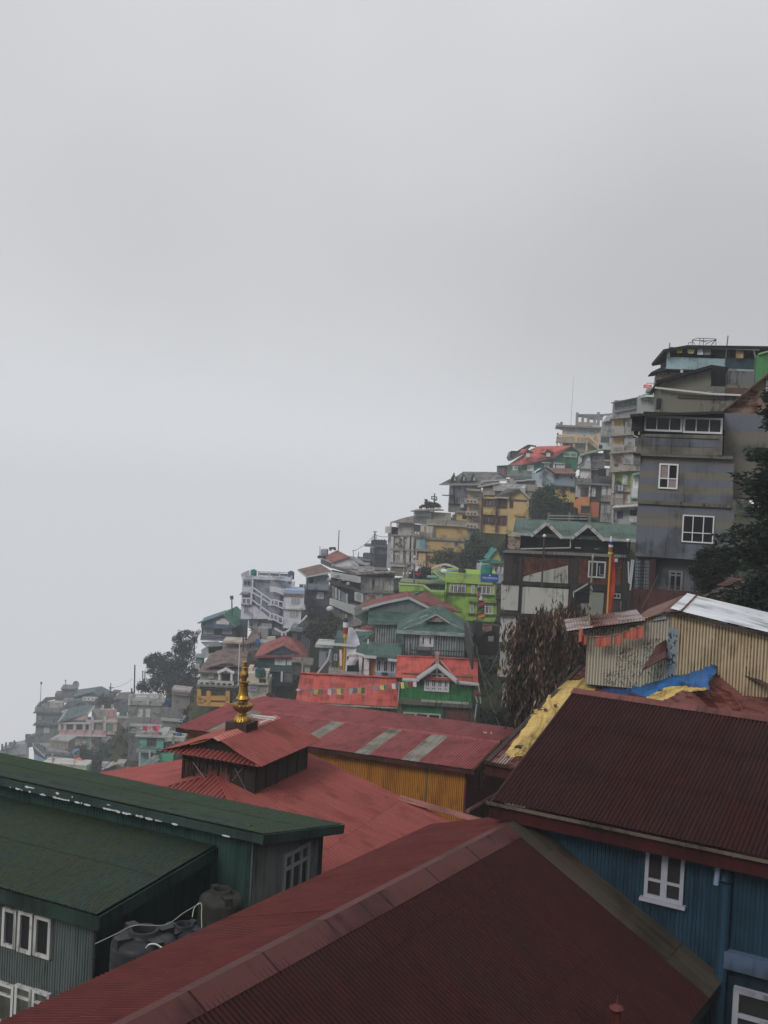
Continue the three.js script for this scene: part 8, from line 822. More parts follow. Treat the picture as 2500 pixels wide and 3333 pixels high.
{ const f = house('house', 'pale blue corner house with white-edged roof terrace, lowest at the left', 'house', 'A', 598,1140,310,-6, { sink: 5 }), b = M(0.27,0.38,0.54, 'plaster'), w = M(0.5,0.52,0.54, 'plaster'); f.b('wall', 598,1010,888,1140,8, b); f.poly('left_wall', [[436,1000],[598,1090],[598,1200],[440,1200]],2, b, -0.5); f.poly('left_trim', [[440,1060],[540,1130],[540,1200],[525,1200],[525,1145],[455,1090],[455,1200],[440,1200]],0.4, w, -0.3); f.poly('left_parapet', [[418,865],[580,1005],[578,1050],[422,905]],0.5, w, -0.2); f.add('terrace', plate([f.pt(430,870,-1), f.pt(590,1015,0.5), f.pt(900,985,0.5), f.pt(640,862,-10)],0.3), M(0.25,0.25,0.25, 'mould')); f.poly('dark_under', [[420,905],[580,1050],[605,1020],[605,1100],[440,1000]],1, M(0.1,0.11,0.13, 'grime'), -0.6); f.bars('terrace_post', [[462,865,460,905],[495,868,493,930],[527,890,525,960],[560,915,558,985],[600,950,598,1010]],0.8, M(0.15,0.15,0.16), -0.1); f.b('roof_room', 640,838,880,975,5, M(0.27,0.255,0.235, 'mould'), -2); f.b('room_roof', 635,822,888,842,6, M(0.34,0.34,0.34, 'plaster'), -1.6); f.b('cornice', 590,980,905,1018,1, M(0.18,0.18,0.19, 'mould'), 0.8); f.w(720,1045,830,1115,4,[], { n: 0.05, fm: M(0.2,0.21,0.24), pm: M(0.3,0.32,0.36), t: 0.35, mt: 0.35 }); }
{ const f = house('house', 'long cream wall house with flat top before the pale blue house', 'house', 'A', 545,1330,292,-4, { sink: 5 }), c = M(0.5,0.46,0.39, 'plaster'); f.b('wall', 540,1142,1172,1420,6, c); f.b('coping', 535,1134,1175,1146,6, M(0.5,0.48,0.44, 'plaster'), 0.2); f.b('side_wall', 300,1165,545,1300,3, M(0.25,0.27,0.3, 'plaster'), -3); waterTank('water_tank', 'bright green water tank on the cream flat-topped house', toW(f, f.pt(1142,1225,0.6)), 0.71,1.9, M(0.03,0.25,0.09, 'grime'), null, 0,0); tag(mesh('mat', new THREE.PlaneGeometry(1,0.3), M(0.1,0.08,0.07), scene, toW(f, f.pt(615,1160,0.05))), 'small dark vent mark on the cream wall', 'vent'); }
{ const f = house('house', 'ruined grey shack with slanting tin roof among the dark shrubs', 'house', 'A', 1320,1330,235,3, { sink: 4 }); f.b('wall', 1325,1180,1480,1420,5, M(0.16,0.15,0.14, 'mould')); f.add('roof', plate([f.pt(1310,1205,1), f.pt(1500,1130,1), f.pt(1460,1095,-4), f.pt(1330,1150,-4)],0.2), M(0.33,0.33,0.33, 'rust')); f.b('pale_wall', 1470,1130,1590,1300,4, M(0.34,0.33,0.31, 'mould'), -1); f.b('junk', 1530,1200,1650,1420,3, M(0.1,0.09,0.085, 'mould'), 1); f.bars('beam', [[1530,1400,1640,1180],[1600,1300,1659,1200]],0.4, M(0.4,0.38,0.33, 'mould'), 1.6); f.b('white_stack', 1310,1115,1390,1170,1, M(0.42,0.43,0.44, 'mould'), -2); }
{ const f = house('house', 'faint pale terrace house furthest left, dissolving in fog', 'house', 'A', 0,1150,500,8, { sink: 6 }), g = M(0.3,0.31,0.32, 'plaster'); f.poly('wall', [[0,960],[190,905],[330,870],[330,1170],[0,1170]],8, g, 0); f.poly('roof', [[0,960],[190,902],[330,868],[330,885],[190,925],[0,980]],9, M(0.2,0.21,0.22, 'grime'), 0.5); f.b('green_block', -40,985,62,1095,4, M(0.13,0.22,0.22, 'plaster'), 3); f.b('grey_block', 200,870,340,1010,4, M(0.32,0.33,0.34, 'plaster'), 2); f.poly('brown_roof', [[330,800],[470,745],[470,900],[330,930]],5, M(0.15,0.15,0.16, 'grime'), -1); f.bars('post', [[28,875,30,950],[80,855,72,950],[185,830,183,905],[205,850,206,900],[338,755,340,880],[355,755,352,830],[330,760,395,758]],0.8, M(0.1,0.1,0.11), 1); f.b('hung_sheet', 112,850,165,912,0.2, M(0.2,0.2,0.21, 'cloth'), 1); f.b('dark_block', 150,1050,320,1170,4, M(0.16,0.17,0.17, 'mould'), 4); f.b('dark_shed', 60,1040,200,1130,3, M(0.12,0.13,0.135, 'mould'), 5); f.b('pale_ledge', 0,1095,110,1110,3, M(0.42,0.43,0.44), 6); }
// ================= hillside, plants =================
{ const sight = bases.map((b) => [b[0] + 2.5, b[1], b[2]]); const pt = (v, x, y, d, dy = 0) => { const p = at(v, x, y, d); bases.push([p.x, p.y + dy, p.z, 1]); };
for (const q of [[1060,2150,185],[1000,2200,165],[900,2420,140],[880,2500,120],[560,2235,268],[640,2200,262],[500,2260,270],[330,2470,270],[250,2500,260],[420,2560,205],[560,2560,160],[1640,2240,105],[1620,2350,92],[1700,2450,75],[1780,2420,62],[1790,1720,185],[1540,1880,178],[1440,1850,190],[1370,1900,172],[660,2460,150],[1100,2100,182]]) pt('F', ...q);
for (const b of [[0,-17,-45],[-12,-19,-30],[14,-15,-36],[8,-14,-10],[-8,-16,-8],[30,-11,-40],[34,-8,-75],[48,2,-62],[70,14,-40],[70,20,-100],[40,2,-5],[70,18,10],[0,-4,22],[30,8,30],[-30,-12,30],[0,8,70],[70,24,80],[-60,-8,80],[-40,-40,-30],[-60,-58,-90],[-80,-84,-170],[-125,-130,-240],[-160,-165,-320],[-190,-215,-400],[-190,-180,-200],[-200,-160,-60],[-180,-120,40],[-260,-260,-300],[-280,-260,-120],[-60,-170,-440],[40,-130,-420],[110,-60,-380],[60,-60,-330],[140,20,-240],[150,30,-100],[150,40,40],[0,-130,-390],[-100,-230,-460],[100,-160,-500]]) bases.push([...b, 1]);
const hAt = (x, z) => { let s = 0, w = 0; for (const b of bases) { const d2 = (x - b[0]) ** 2 + (z - b[2]) ** 2, k = 1 / Math.pow(d2 + 30,1.9); s += k * b[1]; w += k; } return s / w; };
const nx = 150, nz = 170, X0 = -330, X1 = 190, Z0 = -520, Z1 = 110, pos = [], uv = [], idx = [], H = [];
for (let j = 0; j <= nz; j++) for (let i = 0; i <= nx; i++) { const x = X0 + (X1 - X0) * i / nx, z = Z0 + (Z1 - Z0) * j / nz; let y = hAt(x, z) + (fbm(x / 9 + 60, z / 9 + 60,256,256,201,4) - 0.5) * 2.2; if (Math.hypot(x, z) < 9) y = Math.min(y, -9); for (const b of sight) { const D = Math.hypot(b[0], b[2]), f = (x * b[0] + z * b[2]) / (D * D); if (f > 0.08 && f < 1.02) { const lat = Math.abs(x * b[2] - z * b[0]) / D / (0.4 + 0.6 * f), k = sst(15,7, lat); if (k > 0) { const lim = b[1] * f - 2; if (y > lim) y += (lim - y) * k; } } } pos.push(x, y, z); uv.push(x, z); H.push(y); }
for (let j = 0; j < nz; j++) for (let i = 0; i < nx; i++) { const a = j * (nx + 1) + i, b = a + 1, c = a + nx + 1, d = c + 1; idx.push(a, c, b, b, c, d); }
const g = new THREE.BufferGeometry(); g.setAttribute('position', new THREE.Float32BufferAttribute(pos, 3)); g.setAttribute('uv', new THREE.Float32BufferAttribute(uv, 2)); g.setIndex(idx); g.computeVertexNormals();
const t = mesh('hillside', g, M(0.05,0.055,0.036, 'ground', { roughness: 0.95 })); tag(t, 'dark overgrown hillside beneath the town', 'hillside', null, 'structure');
globalThis.hAt = (x, z) => { const fx = (x - X0) / (X1 - X0) * nx, fz = (z - Z0) / (Z1 - Z0) * nz, i = clamp(Math.floor(fx), 0, nx - 1), j = clamp(Math.floor(fz), 0, nz - 1), u = fx - i, v = fz - j, q = (a, b) => H[b * (nx + 1) + a]; return (q(i, j) * (1 - u) + q(i + 1, j) * u) * (1 - v) + (q(i, j + 1) * (1 - u) + q(i + 1, j + 1) * u) * v; };
}
const leafM = new THREE.MeshPhysicalMaterial({ vertexColors: true, roughness: 0.85, specularIntensity: 0.25, side: THREE.DoubleSide });
// leaf-sized faces through a set of clumps; col gives each leaf its own tone
function leaves(clumps, n, size, col, o = {}) {
const p = [], c = [], nn = [], tot = clumps.reduce((s, q) => s + q[3] ** 2,0), v = V(0,0,0), a = V(0,0,0), b = V(0,0,0);
for (const [x, y, z, r, ry = 0.85] of clumps) { const tone = rr(0.6,1.35), m = Math.round(n * r * r / tot);
for (let i = 0; i < m; i++) { v.set(rr(-1,1), rr(-1,1), rr(-1,1)); if (v.length() > 1 || v.length() < 0.35) { if (rnd() < 0.8) { i--; continue; } } const rad = v.length(), k = 1 + 0.25 * (fbm(v.x * 3 + x + 40, v.y * 3 + z + 40,128,128,5,2) - 0.5); const P0 = V(x + v.x * r * k, y + v.y * r * ry * k, z + v.z * r * k);
const s = size * rr(0.55,1.25); a.set(rr(-1,1), rr(-1,1), rr(-1,1)).normalize(); if (o.droop) { a.set(rr(-1,1) * 0.5,-1, rr(-1,1) * 0.5).normalize(); } b.set(rr(-1,1), rr(-1,1), rr(-1,1)).cross(a).normalize(); const w = s * (o.thin || 0.55), q = col(tone * rr(0.7,1.3), v.y);
const A = P0.clone().addScaledVector(a, -s / 2), B = P0.clone().addScaledVector(b, w / 2), D = P0.clone().addScaledVector(a, s / 2), E = P0.clone().addScaledVector(b, -w / 2).addScaledVector(a, s * 0.1);
const N = v.clone().normalize().add(V(0,0.3,0)).normalize(); for (const t of [A, B, D, A, D, E]) { p.push(t.x, t.y, t.z); c.push(...q); nn.push(N.x, N.y, N.z); } } }
const g = new THREE.BufferGeometry(); g.setAttribute('position', new THREE.Float32BufferAttribute(p, 3)); g.setAttribute('color', new THREE.Float32BufferAttribute(c, 3)); g.setAttribute('uv', new THREE.Float32BufferAttribute(new Float32Array(p.length / 3 * 2), 2)); g.computeVertexNormals(); return g;
}
const gtone = (r, g, b) => (t) => [r * t, g * t, b * t];
const barkM = M(0.06,0.05,0.042, 'grime');
// tree: crown clumps measured in pixels at distance d: [x, y, radius]
function tree(name, label, v, d, clumps, n, size, tone, o = {}) {
const s = d / FOC / VW[v][2], cx = clumps.reduce((a, q) => a + q[0],0) / clumps.length, lo = Math.max(...clumps.map((q) => q[1] + q[2])), base = at(v, cx, lo + (o.trunk || 20), d), t = thing(name, label, o.cat || 'tree', base), c3 = [];
for (const [x, y, r, ry] of clumps) { const p = at(v, x, y, d).sub(base), R = r * s; c3.push([p.x, p.y, p.z + rr(-0.4,0.4) * R, R, ry || 0.85]); if (!o.flat) for (let i = 0; i < 4; i++) { const a = rr(0,6.3), q = rr(0.5,0.8); c3.push([p.x + Math.cos(a) * R * q, p.y + rr(-0.5,0.6) * R * q, p.z + Math.sin(a) * R * q, R * rr(0.35,0.6), 0.85]); } }
mesh('crown', leaves(c3, n, size, tone, o), leafM, t); const g = [], top = c3[0];
g.push(rod(V(0,-3,0), V(top[0] * 0.3, Math.max(0.5, top[1] * 0.4), top[2] * 0.3), o.tr || 0.22,8, (o.tr || 0.22) * 0.7)); for (const q of c3.slice(0,14)) g.push(rod(V(top[0] * 0.3, Math.max(0.4, top[1] * 0.35), top[2] * 0.3), V(q[0], q[1], q[2]), (o.tr || 0.22) * 0.5,6,0.03)); mesh('trunk', g, barkM, t); return t;
}
const dk1 = gtone(0.035,0.055,0.033), ol = gtone(0.085,0.085,0.05), gg1 = gtone(0.06,0.075,0.055), br1 = gtone(0.06,0.05,0.038);
tree('tree', 'dark green bushy tree below the blue-grey tin house', 'H', 185,[[620,1450,190],[520,1500,130],[760,1480,170],[700,1240,90],[560,1350,120],[820,1560,190],[640,1600,200],[460,1590,90]],6500,0.42, dk1);
tree('tree', 'thin yellowish tree beside the yellow basement wall', 'H', 182,[[880,1290,40],[905,1350,30]],300,0.4, ol, { tr: 0.08 });
tree('tree', 'olive sparse tree before the yellow terraced building', 'E', 188,[[960,1230,110],[1080,1190,100],[900,1300,80],[1020,1300,130],[1160,1270,90]],2600,0.4, ol);
tree('tree', 'large grey-green tree between the yellow blocks and the lime guest house', 'E', 176,[[1480,1080,150],[1560,960,130],[1400,1200,130],[1560,1250,180],[1340,1330,120],[1480,1400,150],[1650,1100,120]],7500,0.4, gg1);
tree('tree', 'dark rounded trees filling the gap above the lime terrace', 'E', 168,[[620,1520,90],[720,1490,90],[780,1560,110],[560,1580,80],[680,1620,110],[800,1450,50]],3600,0.38, gtone(0.032,0.045,0.034));
tree('tree', 'ragged rooftop tree beside the double-armed pole on the skyline', 'E', 226,[[700,460,40,0.5],[760,420,45],[800,450,60],[850,440,55],[920,450,45],[660,480,25],[745,370,22]],900,0.5, gtone(0.05,0.055,0.042), { tr: 0.1 });
tree('tree', 'tall loose-crowned tree at the left end of the wooded knoll', 'B', 268,[[540,190,90],[460,200,60],[590,160,70],[420,230,40],[500,290,80],[470,380,50],[620,230,80]],2600,0.5, gtone(0.04,0.052,0.045), { tr: 0.2 });
tree('tree', 'tallest tree on the wooded knoll, airy against the fog', 'B', 264,[[880,40,100],[950,-20,90],[1010,40,90],[860,-90,70],[940,-140,80],[1060,-60,80],[1000,-170,60],[900,110,100],[1000,120,110]],4200,0.5, gtone(0.04,0.05,0.043), { tr: 0.25 });
tree('tree', 'broad dark tree mass in the middle of the wooded knoll', 'B', 262,[[740,270,150],[640,350,140],[850,260,150],[980,260,150],[760,430,170],[900,430,180],[1030,420,130],[600,470,130],[720,150,60],[740,110,30]],9000,0.5, gtone(0.037,0.05,0.042));
tree('tree', 'dark scrub on the lower edge of the wooded knoll', 'B', 258,[[420,570,110],[520,560,130],[660,580,150],[820,570,150],[960,590,140],[1080,580,110],[350,620,80],[1060,760,120],[1040,900,100],[1120,330,60]],7000,0.5, gtone(0.04,0.048,0.042));
tree('bare_tree', 'leafless pale tree beside the blue-green house', 'C', 232,[[60,1080,60],[20,1050,40],[100,1040,45],[60,1160,50]],160,0.5, gtone(0.12,0.11,0.1), { tr: 0.16 });
tree('shrub', 'dark shrubs below the red hipped house', 'a', 152,[[1180,470,60],[1230,520,70],[1160,400,45],[1270,440,45],[1150,540,55],[1290,540,50]],3400,0.36, gtone(0.032,0.04,0.034), { cat: 'shrub' });
tree('shrub', 'dark shrubs in front of the pink house', 'A', 320,[[1040,920,70],[1120,980,90],[1000,980,70],[1260,860,70],[1290,960,90],[1180,1040,110],[1400,930,90],[1430,1020,100],[1320,1080,100]],5200,0.5, gtone(0.042,0.055,0.046), { cat: 'shrub' });
tree('tree', 'slender dark tree standing beside the cream wall house', 'A', 275,[[1240,1130,60],[1230,1220,70],[1250,1310,70],[1220,1060,45]],2200,0.45, gtone(0.03,0.042,0.038), { tr: 0.12 });
tree('shrub', 'dark bush behind the pink house roof terrace', 'A', 372,[[1330,310,70],[1400,330,60],[1280,340,50],[1370,380,60]],1500,0.6, gtone(0.05,0.052,0.05), { cat: 'shrub' });
tree('shrub', 'dull green scrub on the steep slope beside the white stairs building', 'D', 188,[[330,1350,130],[450,1400,120],[250,1420,100],[540,1330,90],[380,1480,130],[480,1520,110],[600,1260,70],[520,1200,60],[400,1240,70]],6500,0.4, gtone(0.052,0.062,0.042), { cat: 'shrub' });
tree('shrub', 'dark ivy and scrub under the brick house beside the lane', 'Q', 70,[[60,1980,130],[180,1900,120],[300,1960,140],[120,2080,140],[420,1950,110],[-20,2060,100]],5200,0.2, gtone(0.022,0.03,0.02), { cat: 'shrub' });
tree('shrub', 'dark bush before the windows of the tall grey house', 'O', 55,[[890,1180,88],[1010,1140,96],[1120,1180,104],[950,1310,120],[1090,1340,128],[830,1390,104],[1010,1480,136],[890,1540,112],[1190,1300,120]],9000,0.17, gtone(0.022,0.024,0.016), { cat: 'shrub', thin: 0.4 });
{ // great dark conifer at the right edge
const d = 46, base = at('F', 2595,2060, d), t = thing('conifer', 'great dark conifer filling the right edge beside the grey house', 'tree', base), hh = base.clone().sub(at('F', 2590,1110, d)).length(), p = [], c = [], lim = [], X = V(0,0,0);
for (let y = 0.5; y < hh; y += 0.21) { const f = y / hh, R = 4.1 * Math.pow(1 - f, 0.62) * (0.86 + 0.2 * Math.sin(y * 2.1)) + 0.1, n = 9; for (let k = 0; k < n; k++) { const a = rr(0,6.28), L = R * rr(0.72,1.08), up = 0.25 - 0.35 * (1 - f) , tip = V(Math.cos(a) * L, y + L * up * 0.5, Math.sin(a) * L); lim.push(rod(V(0, y - 0.1,0), tip, 0.035,4,0.008)); const tone = rr(0.55,1.35);
for (let m = 0; m < 105; m++) { const q = Math.pow(rnd(), 0.6), w = 0.12 + 0.4 * (1 - q * 0.5), C0 = V(tip.x * q, y + (tip.y - y) * q, tip.z * q).add(V(rr(-w, w), rr(-w, w) * 0.7, rr(-w, w))), s = rr(0.14,0.34), D1 = V(Math.cos(a) + rr(-0.8,0.8), rr(-0.7,0.5), Math.sin(a) + rr(-0.8,0.8)).normalize(), B1 = V(rr(-1,1), rr(-1,1), rr(-1,1)).cross(D1).normalize().multiplyScalar(s * 0.24), e = C0.clone().addScaledVector(D1, s), col = [0.016 * tone, 0.025 * tone, 0.016 * tone]; for (const z of [C0.clone().sub(B1), C0.clone().add(B1), e]) { p.push(z.x, z.y, z.z); c.push(...col); } } } }
const g = new THREE.BufferGeometry(); g.setAttribute('position', new THREE.Float32BufferAttribute(p, 3)); g.setAttribute('color', new THREE.Float32BufferAttribute(c, 3)); g.computeVertexNormals(); mesh('crown', g, leafM, t); mesh('limbs', lim, barkM, t); mesh('trunk', rod(V(0,-4,0), V(0, hh, 0), 0.34,10,0.04), barkM, t);
}
{ // withered banana clump: stems hung with dead leaves, each leaf a part
const tn = [M(0.06,0.042,0.032, 'grime'), M(0.1,0.072,0.052, 'grime'), M(0.04,0.03,0.024, 'grime'), M(0.19,0.145,0.105, 'grime'), M(0.075,0.022,0.022, 'grime')], gs = [];
for (let k = 0; k < 7; k++) { const n = 10, pts = [], uv = [], L = 1, prof = (s) => Math.sin(Math.PI * Math.pow(s, 0.7)) * (0.05 + 0.015 * (k % 3)) * (0.5 + 1.0 * hash(k, Math.floor(s * 9), 3)), at2 = (s) => V(0.34 * Math.sin(s * (1.4 + 0.15 * k)) * (k % 2 ? 1 : 0.5), s < 0.25 ? 0.25 * s : 0.06 - (s - 0.25) * (0.9 + 0.1 * (k % 3)), 0.06 * Math.sin(s * 9 + k)); for (let i = 0; i < n; i++) { const a = i / n, b = (i + 1) / n, A = at2(a), B = at2(b), w = prof(a), x = prof(b), q = [V(0,0.02,-w), V(0,0,0), V(0,0.02, w)], z = [V(0,0.02,-x), V(0,0,0), V(0,0.02, x)]; for (let h = 0; h < 2; h++) for (const [o, e] of [[A, q[h]],[A, q[h + 1]],[B, z[h + 1]],[A, q[h]],[B, z[h + 1]],[B, z[h]]]) { pts.push(o.x + e.x, o.y + e.y, o.z + e.z); uv.push(e.z, o.y); } } gs.push(tri(pts, uv)); }
for (const [x, yb, yt, d, l, n] of [[430,1900,640,57, 'withered banana plant leaning over the lane, leftmost of the dead clump', 40],[560,1850,420,58, 'withered banana plant left of the middle of the dead clump', 46],[700,1800,330,59, 'withered banana plant with reddish dead leaves before the stained wall', 46],[840,1750,330,57, 'withered banana plant in the middle of the dead clump', 46],[960,1650,480,55, 'withered banana plant nearest the yellow tarpaulin', 42],[1080,1500,300,58, 'withered banana plant beside the spotted shed roof', 40],[1180,1250,420,60, 'withered banana plant half hidden behind the spotted shed', 30]]) {
const b = at('Q', x, yb, d), top = at('Q', x + rr(-30,30), yt, d), h = top.y - b.y, t = thing('banana_plant', l, 'banana plant', b); mesh('stem', rod(V(0,-2,0), V(0, h, 0), 0.2,9,0.09), tn[2], t); const cs = []; for (let i = 0; i < 26; i++) cs.push([rr(-0.75,0.75), h * (0.05 + 0.95 * i / 26), rr(-0.75,0.75), rr(0.35,0.75), 1.2]); mesh('dead_leaves', leaves(cs, 2600,0.42, (q) => { const e = rnd(); return e < 0.12 ? [0.2 * q, 0.15 * q, 0.1 * q] : e < 0.24 ? [0.085 * q, 0.03 * q, 0.028 * q] : [0.06 * q, 0.045 * q, 0.034 * q]; }, { droop: 1, thin: 0.22 }), leafM, t).userData.kind = 'stuff';
for (let i = 0; i < n; i++) { const f = i / n, m = new THREE.Mesh(pick(gs), f > 0.8 && x > 500 && rnd() < 0.35 ? tn[4] : pick(tn.slice(0,4))); m.name = 'leaf'; const L = rr(0.8,1.9); m.scale.set(L * 0.7, L * rr(0.6,0.9), L * 0.75); m.position.set(rr(-0.6,0.6), h * (0.12 + 0.88 * f), rr(-0.6,0.6)); m.rotation.y = rr(0,6.28); m.rotation.z = f > 0.9 ? rr(0.6,1.5) : rr(-0.2,0.4); t.add(m); } }
}
{ // undergrowth spread over the slope
const g = leaves([[0,0.25,0,0.6,0.6],[0.45,0.2,0.1,0.4,0.6],[-0.3,0.2,-0.35,0.42,0.6]],46,0.4, (t) => [t, t, t]), N = 8500, im = new THREE.InstancedMesh(g, leafM, N), m = new THREE.Matrix4(), q = new THREE.Quaternion(), c = new THREE.Color(); let k = 0;
while (k < N) { const d = 48 + 330 * Math.pow(rnd(), 0.8), a = rr(-24,22) * DEG, x = Math.sin(a) * d, z = -Math.cos(a) * d, y = hAt(x, z), s = rr(0.8,2.1) * (d < 90 ? 0.7 : 1); q.setFromEuler(new THREE.Euler(rr(-0.2,0.2), rr(0,6.28), rr(-0.2,0.2))); m.compose(V(x, y - 0.1, z), q, V(s, s * rr(0.7,1.2), s)); im.setMatrixAt(k, m); const e = rnd(); c.setRGB(...(e < 0.55 ? [0.04,0.05,0.03] : e < 0.8 ? [0.065,0.065,0.038] : [0.07,0.055,0.04])); im.setColorAt(k, c); k++; }
im.name = 'undergrowth'; tag(im, 'scrubby dark undergrowth covering the hillside', 'undergrowth', null, 'stuff'); scene.add(im);
}
// ================= poles, flags, laundry, wires, people =================
const grey = M(0.1,0.1,0.1, 'grime');
function pole(name, label, cat, v, a, b, d, r, arms = [], m = grey) { const p = at(v, ...b, d), q = at(v, ...a, d), t = thing(name, label, cat, p), up = q.clone().sub(p); mesh('pole', rod(V(0,-2,0), up, r, 7, r * 0.8), m, t); for (const [x0, y0, x1, y1, w] of arms) mesh('crossarm', rod(at(v, x0, y0, d).sub(p), at(v, x1, y1, d).sub(p), w || r * 0.7,5), m, t); return t; }
pole('utility_pole', 'utility pole with three crossarms before the dark tank block', 'utility pole', 'D', [1122,40],[1110,520],256,0.16,[[1100,45,1148,45],[1085,105,1155,100],[1075,128,1155,130],[1105,80,1140,80]]);
pole('utility_pole', 'double-armed utility pole on the skyline beside the rooftop tree', 'utility pole', 'E', [877,262],[860,500],228,0.16,[[828,312,915,322],[820,348,915,360],[832,305,832,350],[910,318,908,365],[865,390,905,365]]);
pole('utility_pole', 'utility pole standing before the misty double-gabled house', 'utility pole', 'A', [1426,90],[1412,330],355,0.2,[[1402,150,1465,152],[1405,160,1450,148],[1408,175,1440,168]]);
pole('mast', 'tall bare mast rising from the scrub left of the knoll', 'mast', 'B', [258,280],[252,660],262,0.2); pole('mast', 'taller thin post of a pair at the knoll edge', 'mast', 'B', [402,362],[400,520],264,0.16); pole('mast', 'shorter knotted post of the pair at the knoll edge', 'mast', 'B', [370,368],[375,520],264,0.16,[[360,372,382,370]]); pole('mast', 'stump-like post at the foot of the wooded knoll', 'mast', 'B', [212,612],[224,670],262,0.25);
pole('mast', 'thin mast with a dark tip at the misty left skyline', 'mast', 'A', [530,85],[520,340],388,0.12,[[530,78,530,105,0.35]]); pole('mast', 'short leaning mast on the misty house top roof', 'mast', 'A', [843,60],[855,165],392,0.14,[[843,52,845,68,0.3]]); pole('mast', 'short T-shaped antenna on the skyline by the red roofed house', 'antenna', 'D', [833,296],[830,385],250,0.09,[[815,298,855,298]]); pole('mast', 'small bare post right of the T-shaped antenna', 'mast', 'D', [901,318],[905,375],250,0.1); pole('mast', 'short rod on the small rooftop room left of the red roof', 'mast', 'D', [380,238],[384,300],252,0.1); pole('mast', 'post with a knotted top on the bright green roof', 'mast', 'C', [588,520],[596,700],230,0.16,[[586,520,590,570,0.4]]); pole('mast', 'tall pale pole rising beside the gilded finial', 'pole', 'C', [700,1205],[688,1600],150,0.07,[], C.trim); pole('mast', 'brown wooden post above the brown roofs', 'pole', 'C', [752,1055],[752,1340],186,0.16,[], C.wood); pole('mast', 'thin iron pipe pole before the weathered pale building', 'pole', 'E', [428,1170],[415,1560],204,0.09); pole('mast', 'rusty leaning post at the right corner of the green gable house', 'post', 'L', [1185,1250],[1165,1450],90,0.11,[], C.rust);
{ const f = pole('flag_mast', 'tall mast wound with dark prayer cloth on the red roofed skyline house', 'mast', 'D', [638,25],[628,300],250,0.12); const a = at('D', 637,30,250).sub(f.position), b = at('D', 630,180,250).sub(f.position); mesh('cloth', bar(a, b, 0.5,0.12), M(0.09,0.1,0.09, 'cloth'), f); }
// banner poles: striped cylinder of cloth at the top, long narrow banner down one side
function bannerPole(label, v, top, foot, d, r, stripes, banner, poleM) {
const p = at(v, ...foot, d), q = at(v, ...top, d).sub(p), t = thing('flagpole', label, 'flagpole', p), h = q.y, ax = q.clone().divideScalar(h); mesh('pole', rod(V(0,-3,0), q, r, 10, r * 0.8), poleM, t);
let y = h; for (const [w0, hh, c] of stripes) { const w = w0 * 0.52; const a = ax.clone().multiplyScalar(y - hh), b = ax.clone().multiplyScalar(y); mesh('cloth_ring', rod(a, b, w, 14), M(...c, 'cloth'), t); y -= hh + 0.002; }
const n = 40, pos = [], uv = []; for (const [y0, y1, prof, c] of banner) { const g = new THREE.PlaneGeometry(1,1,4, n), k = g.attributes.position; for (let i = 0; i < k.count; i++) { const u = k.getX(i) + 0.5, s = 0.5 - k.getY(i), yy = h * (y0 + (y1 - y0) * s); const w = prof(s), o = ax.clone().multiplyScalar(yy); k.setXYZ(i, o.x + r + u * w, o.y - 0.1 * u, o.z + 0.12 * Math.sin(u * 4 + s * 7) * w + 0.05 * Math.sin(s * 23) * u); } g.computeVertexNormals(); mesh('banner', g, M(...c, 'cloth', { roughness: 0.7 }), t); }
return t;
}
bannerPole('yellow flagpole with long white banner behind the coral red roof', 'K', [692,0],[664,812],122,0.12,[[0.16,0.4,[0.5,0.35,0.1]],[0.42,0.5,[0.03,0.04,0.13]],[0.62,0.55,[0.62,0.62,0.64]],[0.55,0.7,[0.25,0.04,0.04]],[0.5,0.5,[0.5,0.3,0.05]]],[[0.8,0.02, (s) => 0.25 + 1.35 * Math.sin(Math.PI * clamp(0.08 + s * 0.92)) ** 0.8,[0.6,0.61,0.68]]], M(0.5,0.29,0.03, 'plaster'));
bannerPole('orange flagpole with red banner and white cap before the brick house', 'M', [1296,320],[1252,1160],66,0.075,[[0.17,0.3,[0.62,0.62,0.64]],[0.3,0.2,[0.03,0.04,0.16]],[0.28,0.14,[0.6,0.6,0.6]],[0.285,0.14,[0.3,0.05,0.04]],[0.28,0.17,[0.16,0.13,0.03]],[0.31,0.12,[0.5,0.45,0.12]]],[[0.8,0.0, (s) => 0.06 + 0.22 * Math.sin(Math.PI * clamp(s * 0.8 + 0.1)), [0.38,0.05,0.03]]], M(0.6,0.28,0.06, 'plaster'));
bannerPole('flagpole with white and red cloth at the lime terrace corner', 'E', [567,1225],[565,1655],150,0.12,[[0.3,0.3,[0.6,0.6,0.62]],[0.25,0.3,[0.06,0.06,0.1]],[0.28,0.5,[0.4,0.4,0.42]]],[[0.72,0.45, (s) => 0.35,[0.6,0.6,0.64]],[0.45,0.33, (s) => 0.75,[0.3,0.05,0.06]],[0.1,0.0, (s) => 0.25,[0.55,0.3,0.05]]], M(0.12,0.12,0.13));
bannerPole('flagpole with banded prayer banner before the lime guest house windows', 'J', [1158,330],[1128,830],142,0.1,[[0.2,0.5,[0.3,0.32,0.3]],[0.4,0.5,[0.04,0.035,0.06]],[0.35,0.7,[0.3,0.1,0.14]]],[[0.72,0.56, (s) => 0.4,[0.55,0.55,0.58]],[0.56,0.4, (s) => 0.75,[0.26,0.03,0.05]],[0.4,0.24, (s) => 0.85,[0.03,0.07,0.03]],[0.24,0.08, (s) => 0.9,[0.4,0.16,0.03]]], M(0.08,0.09,0.08));
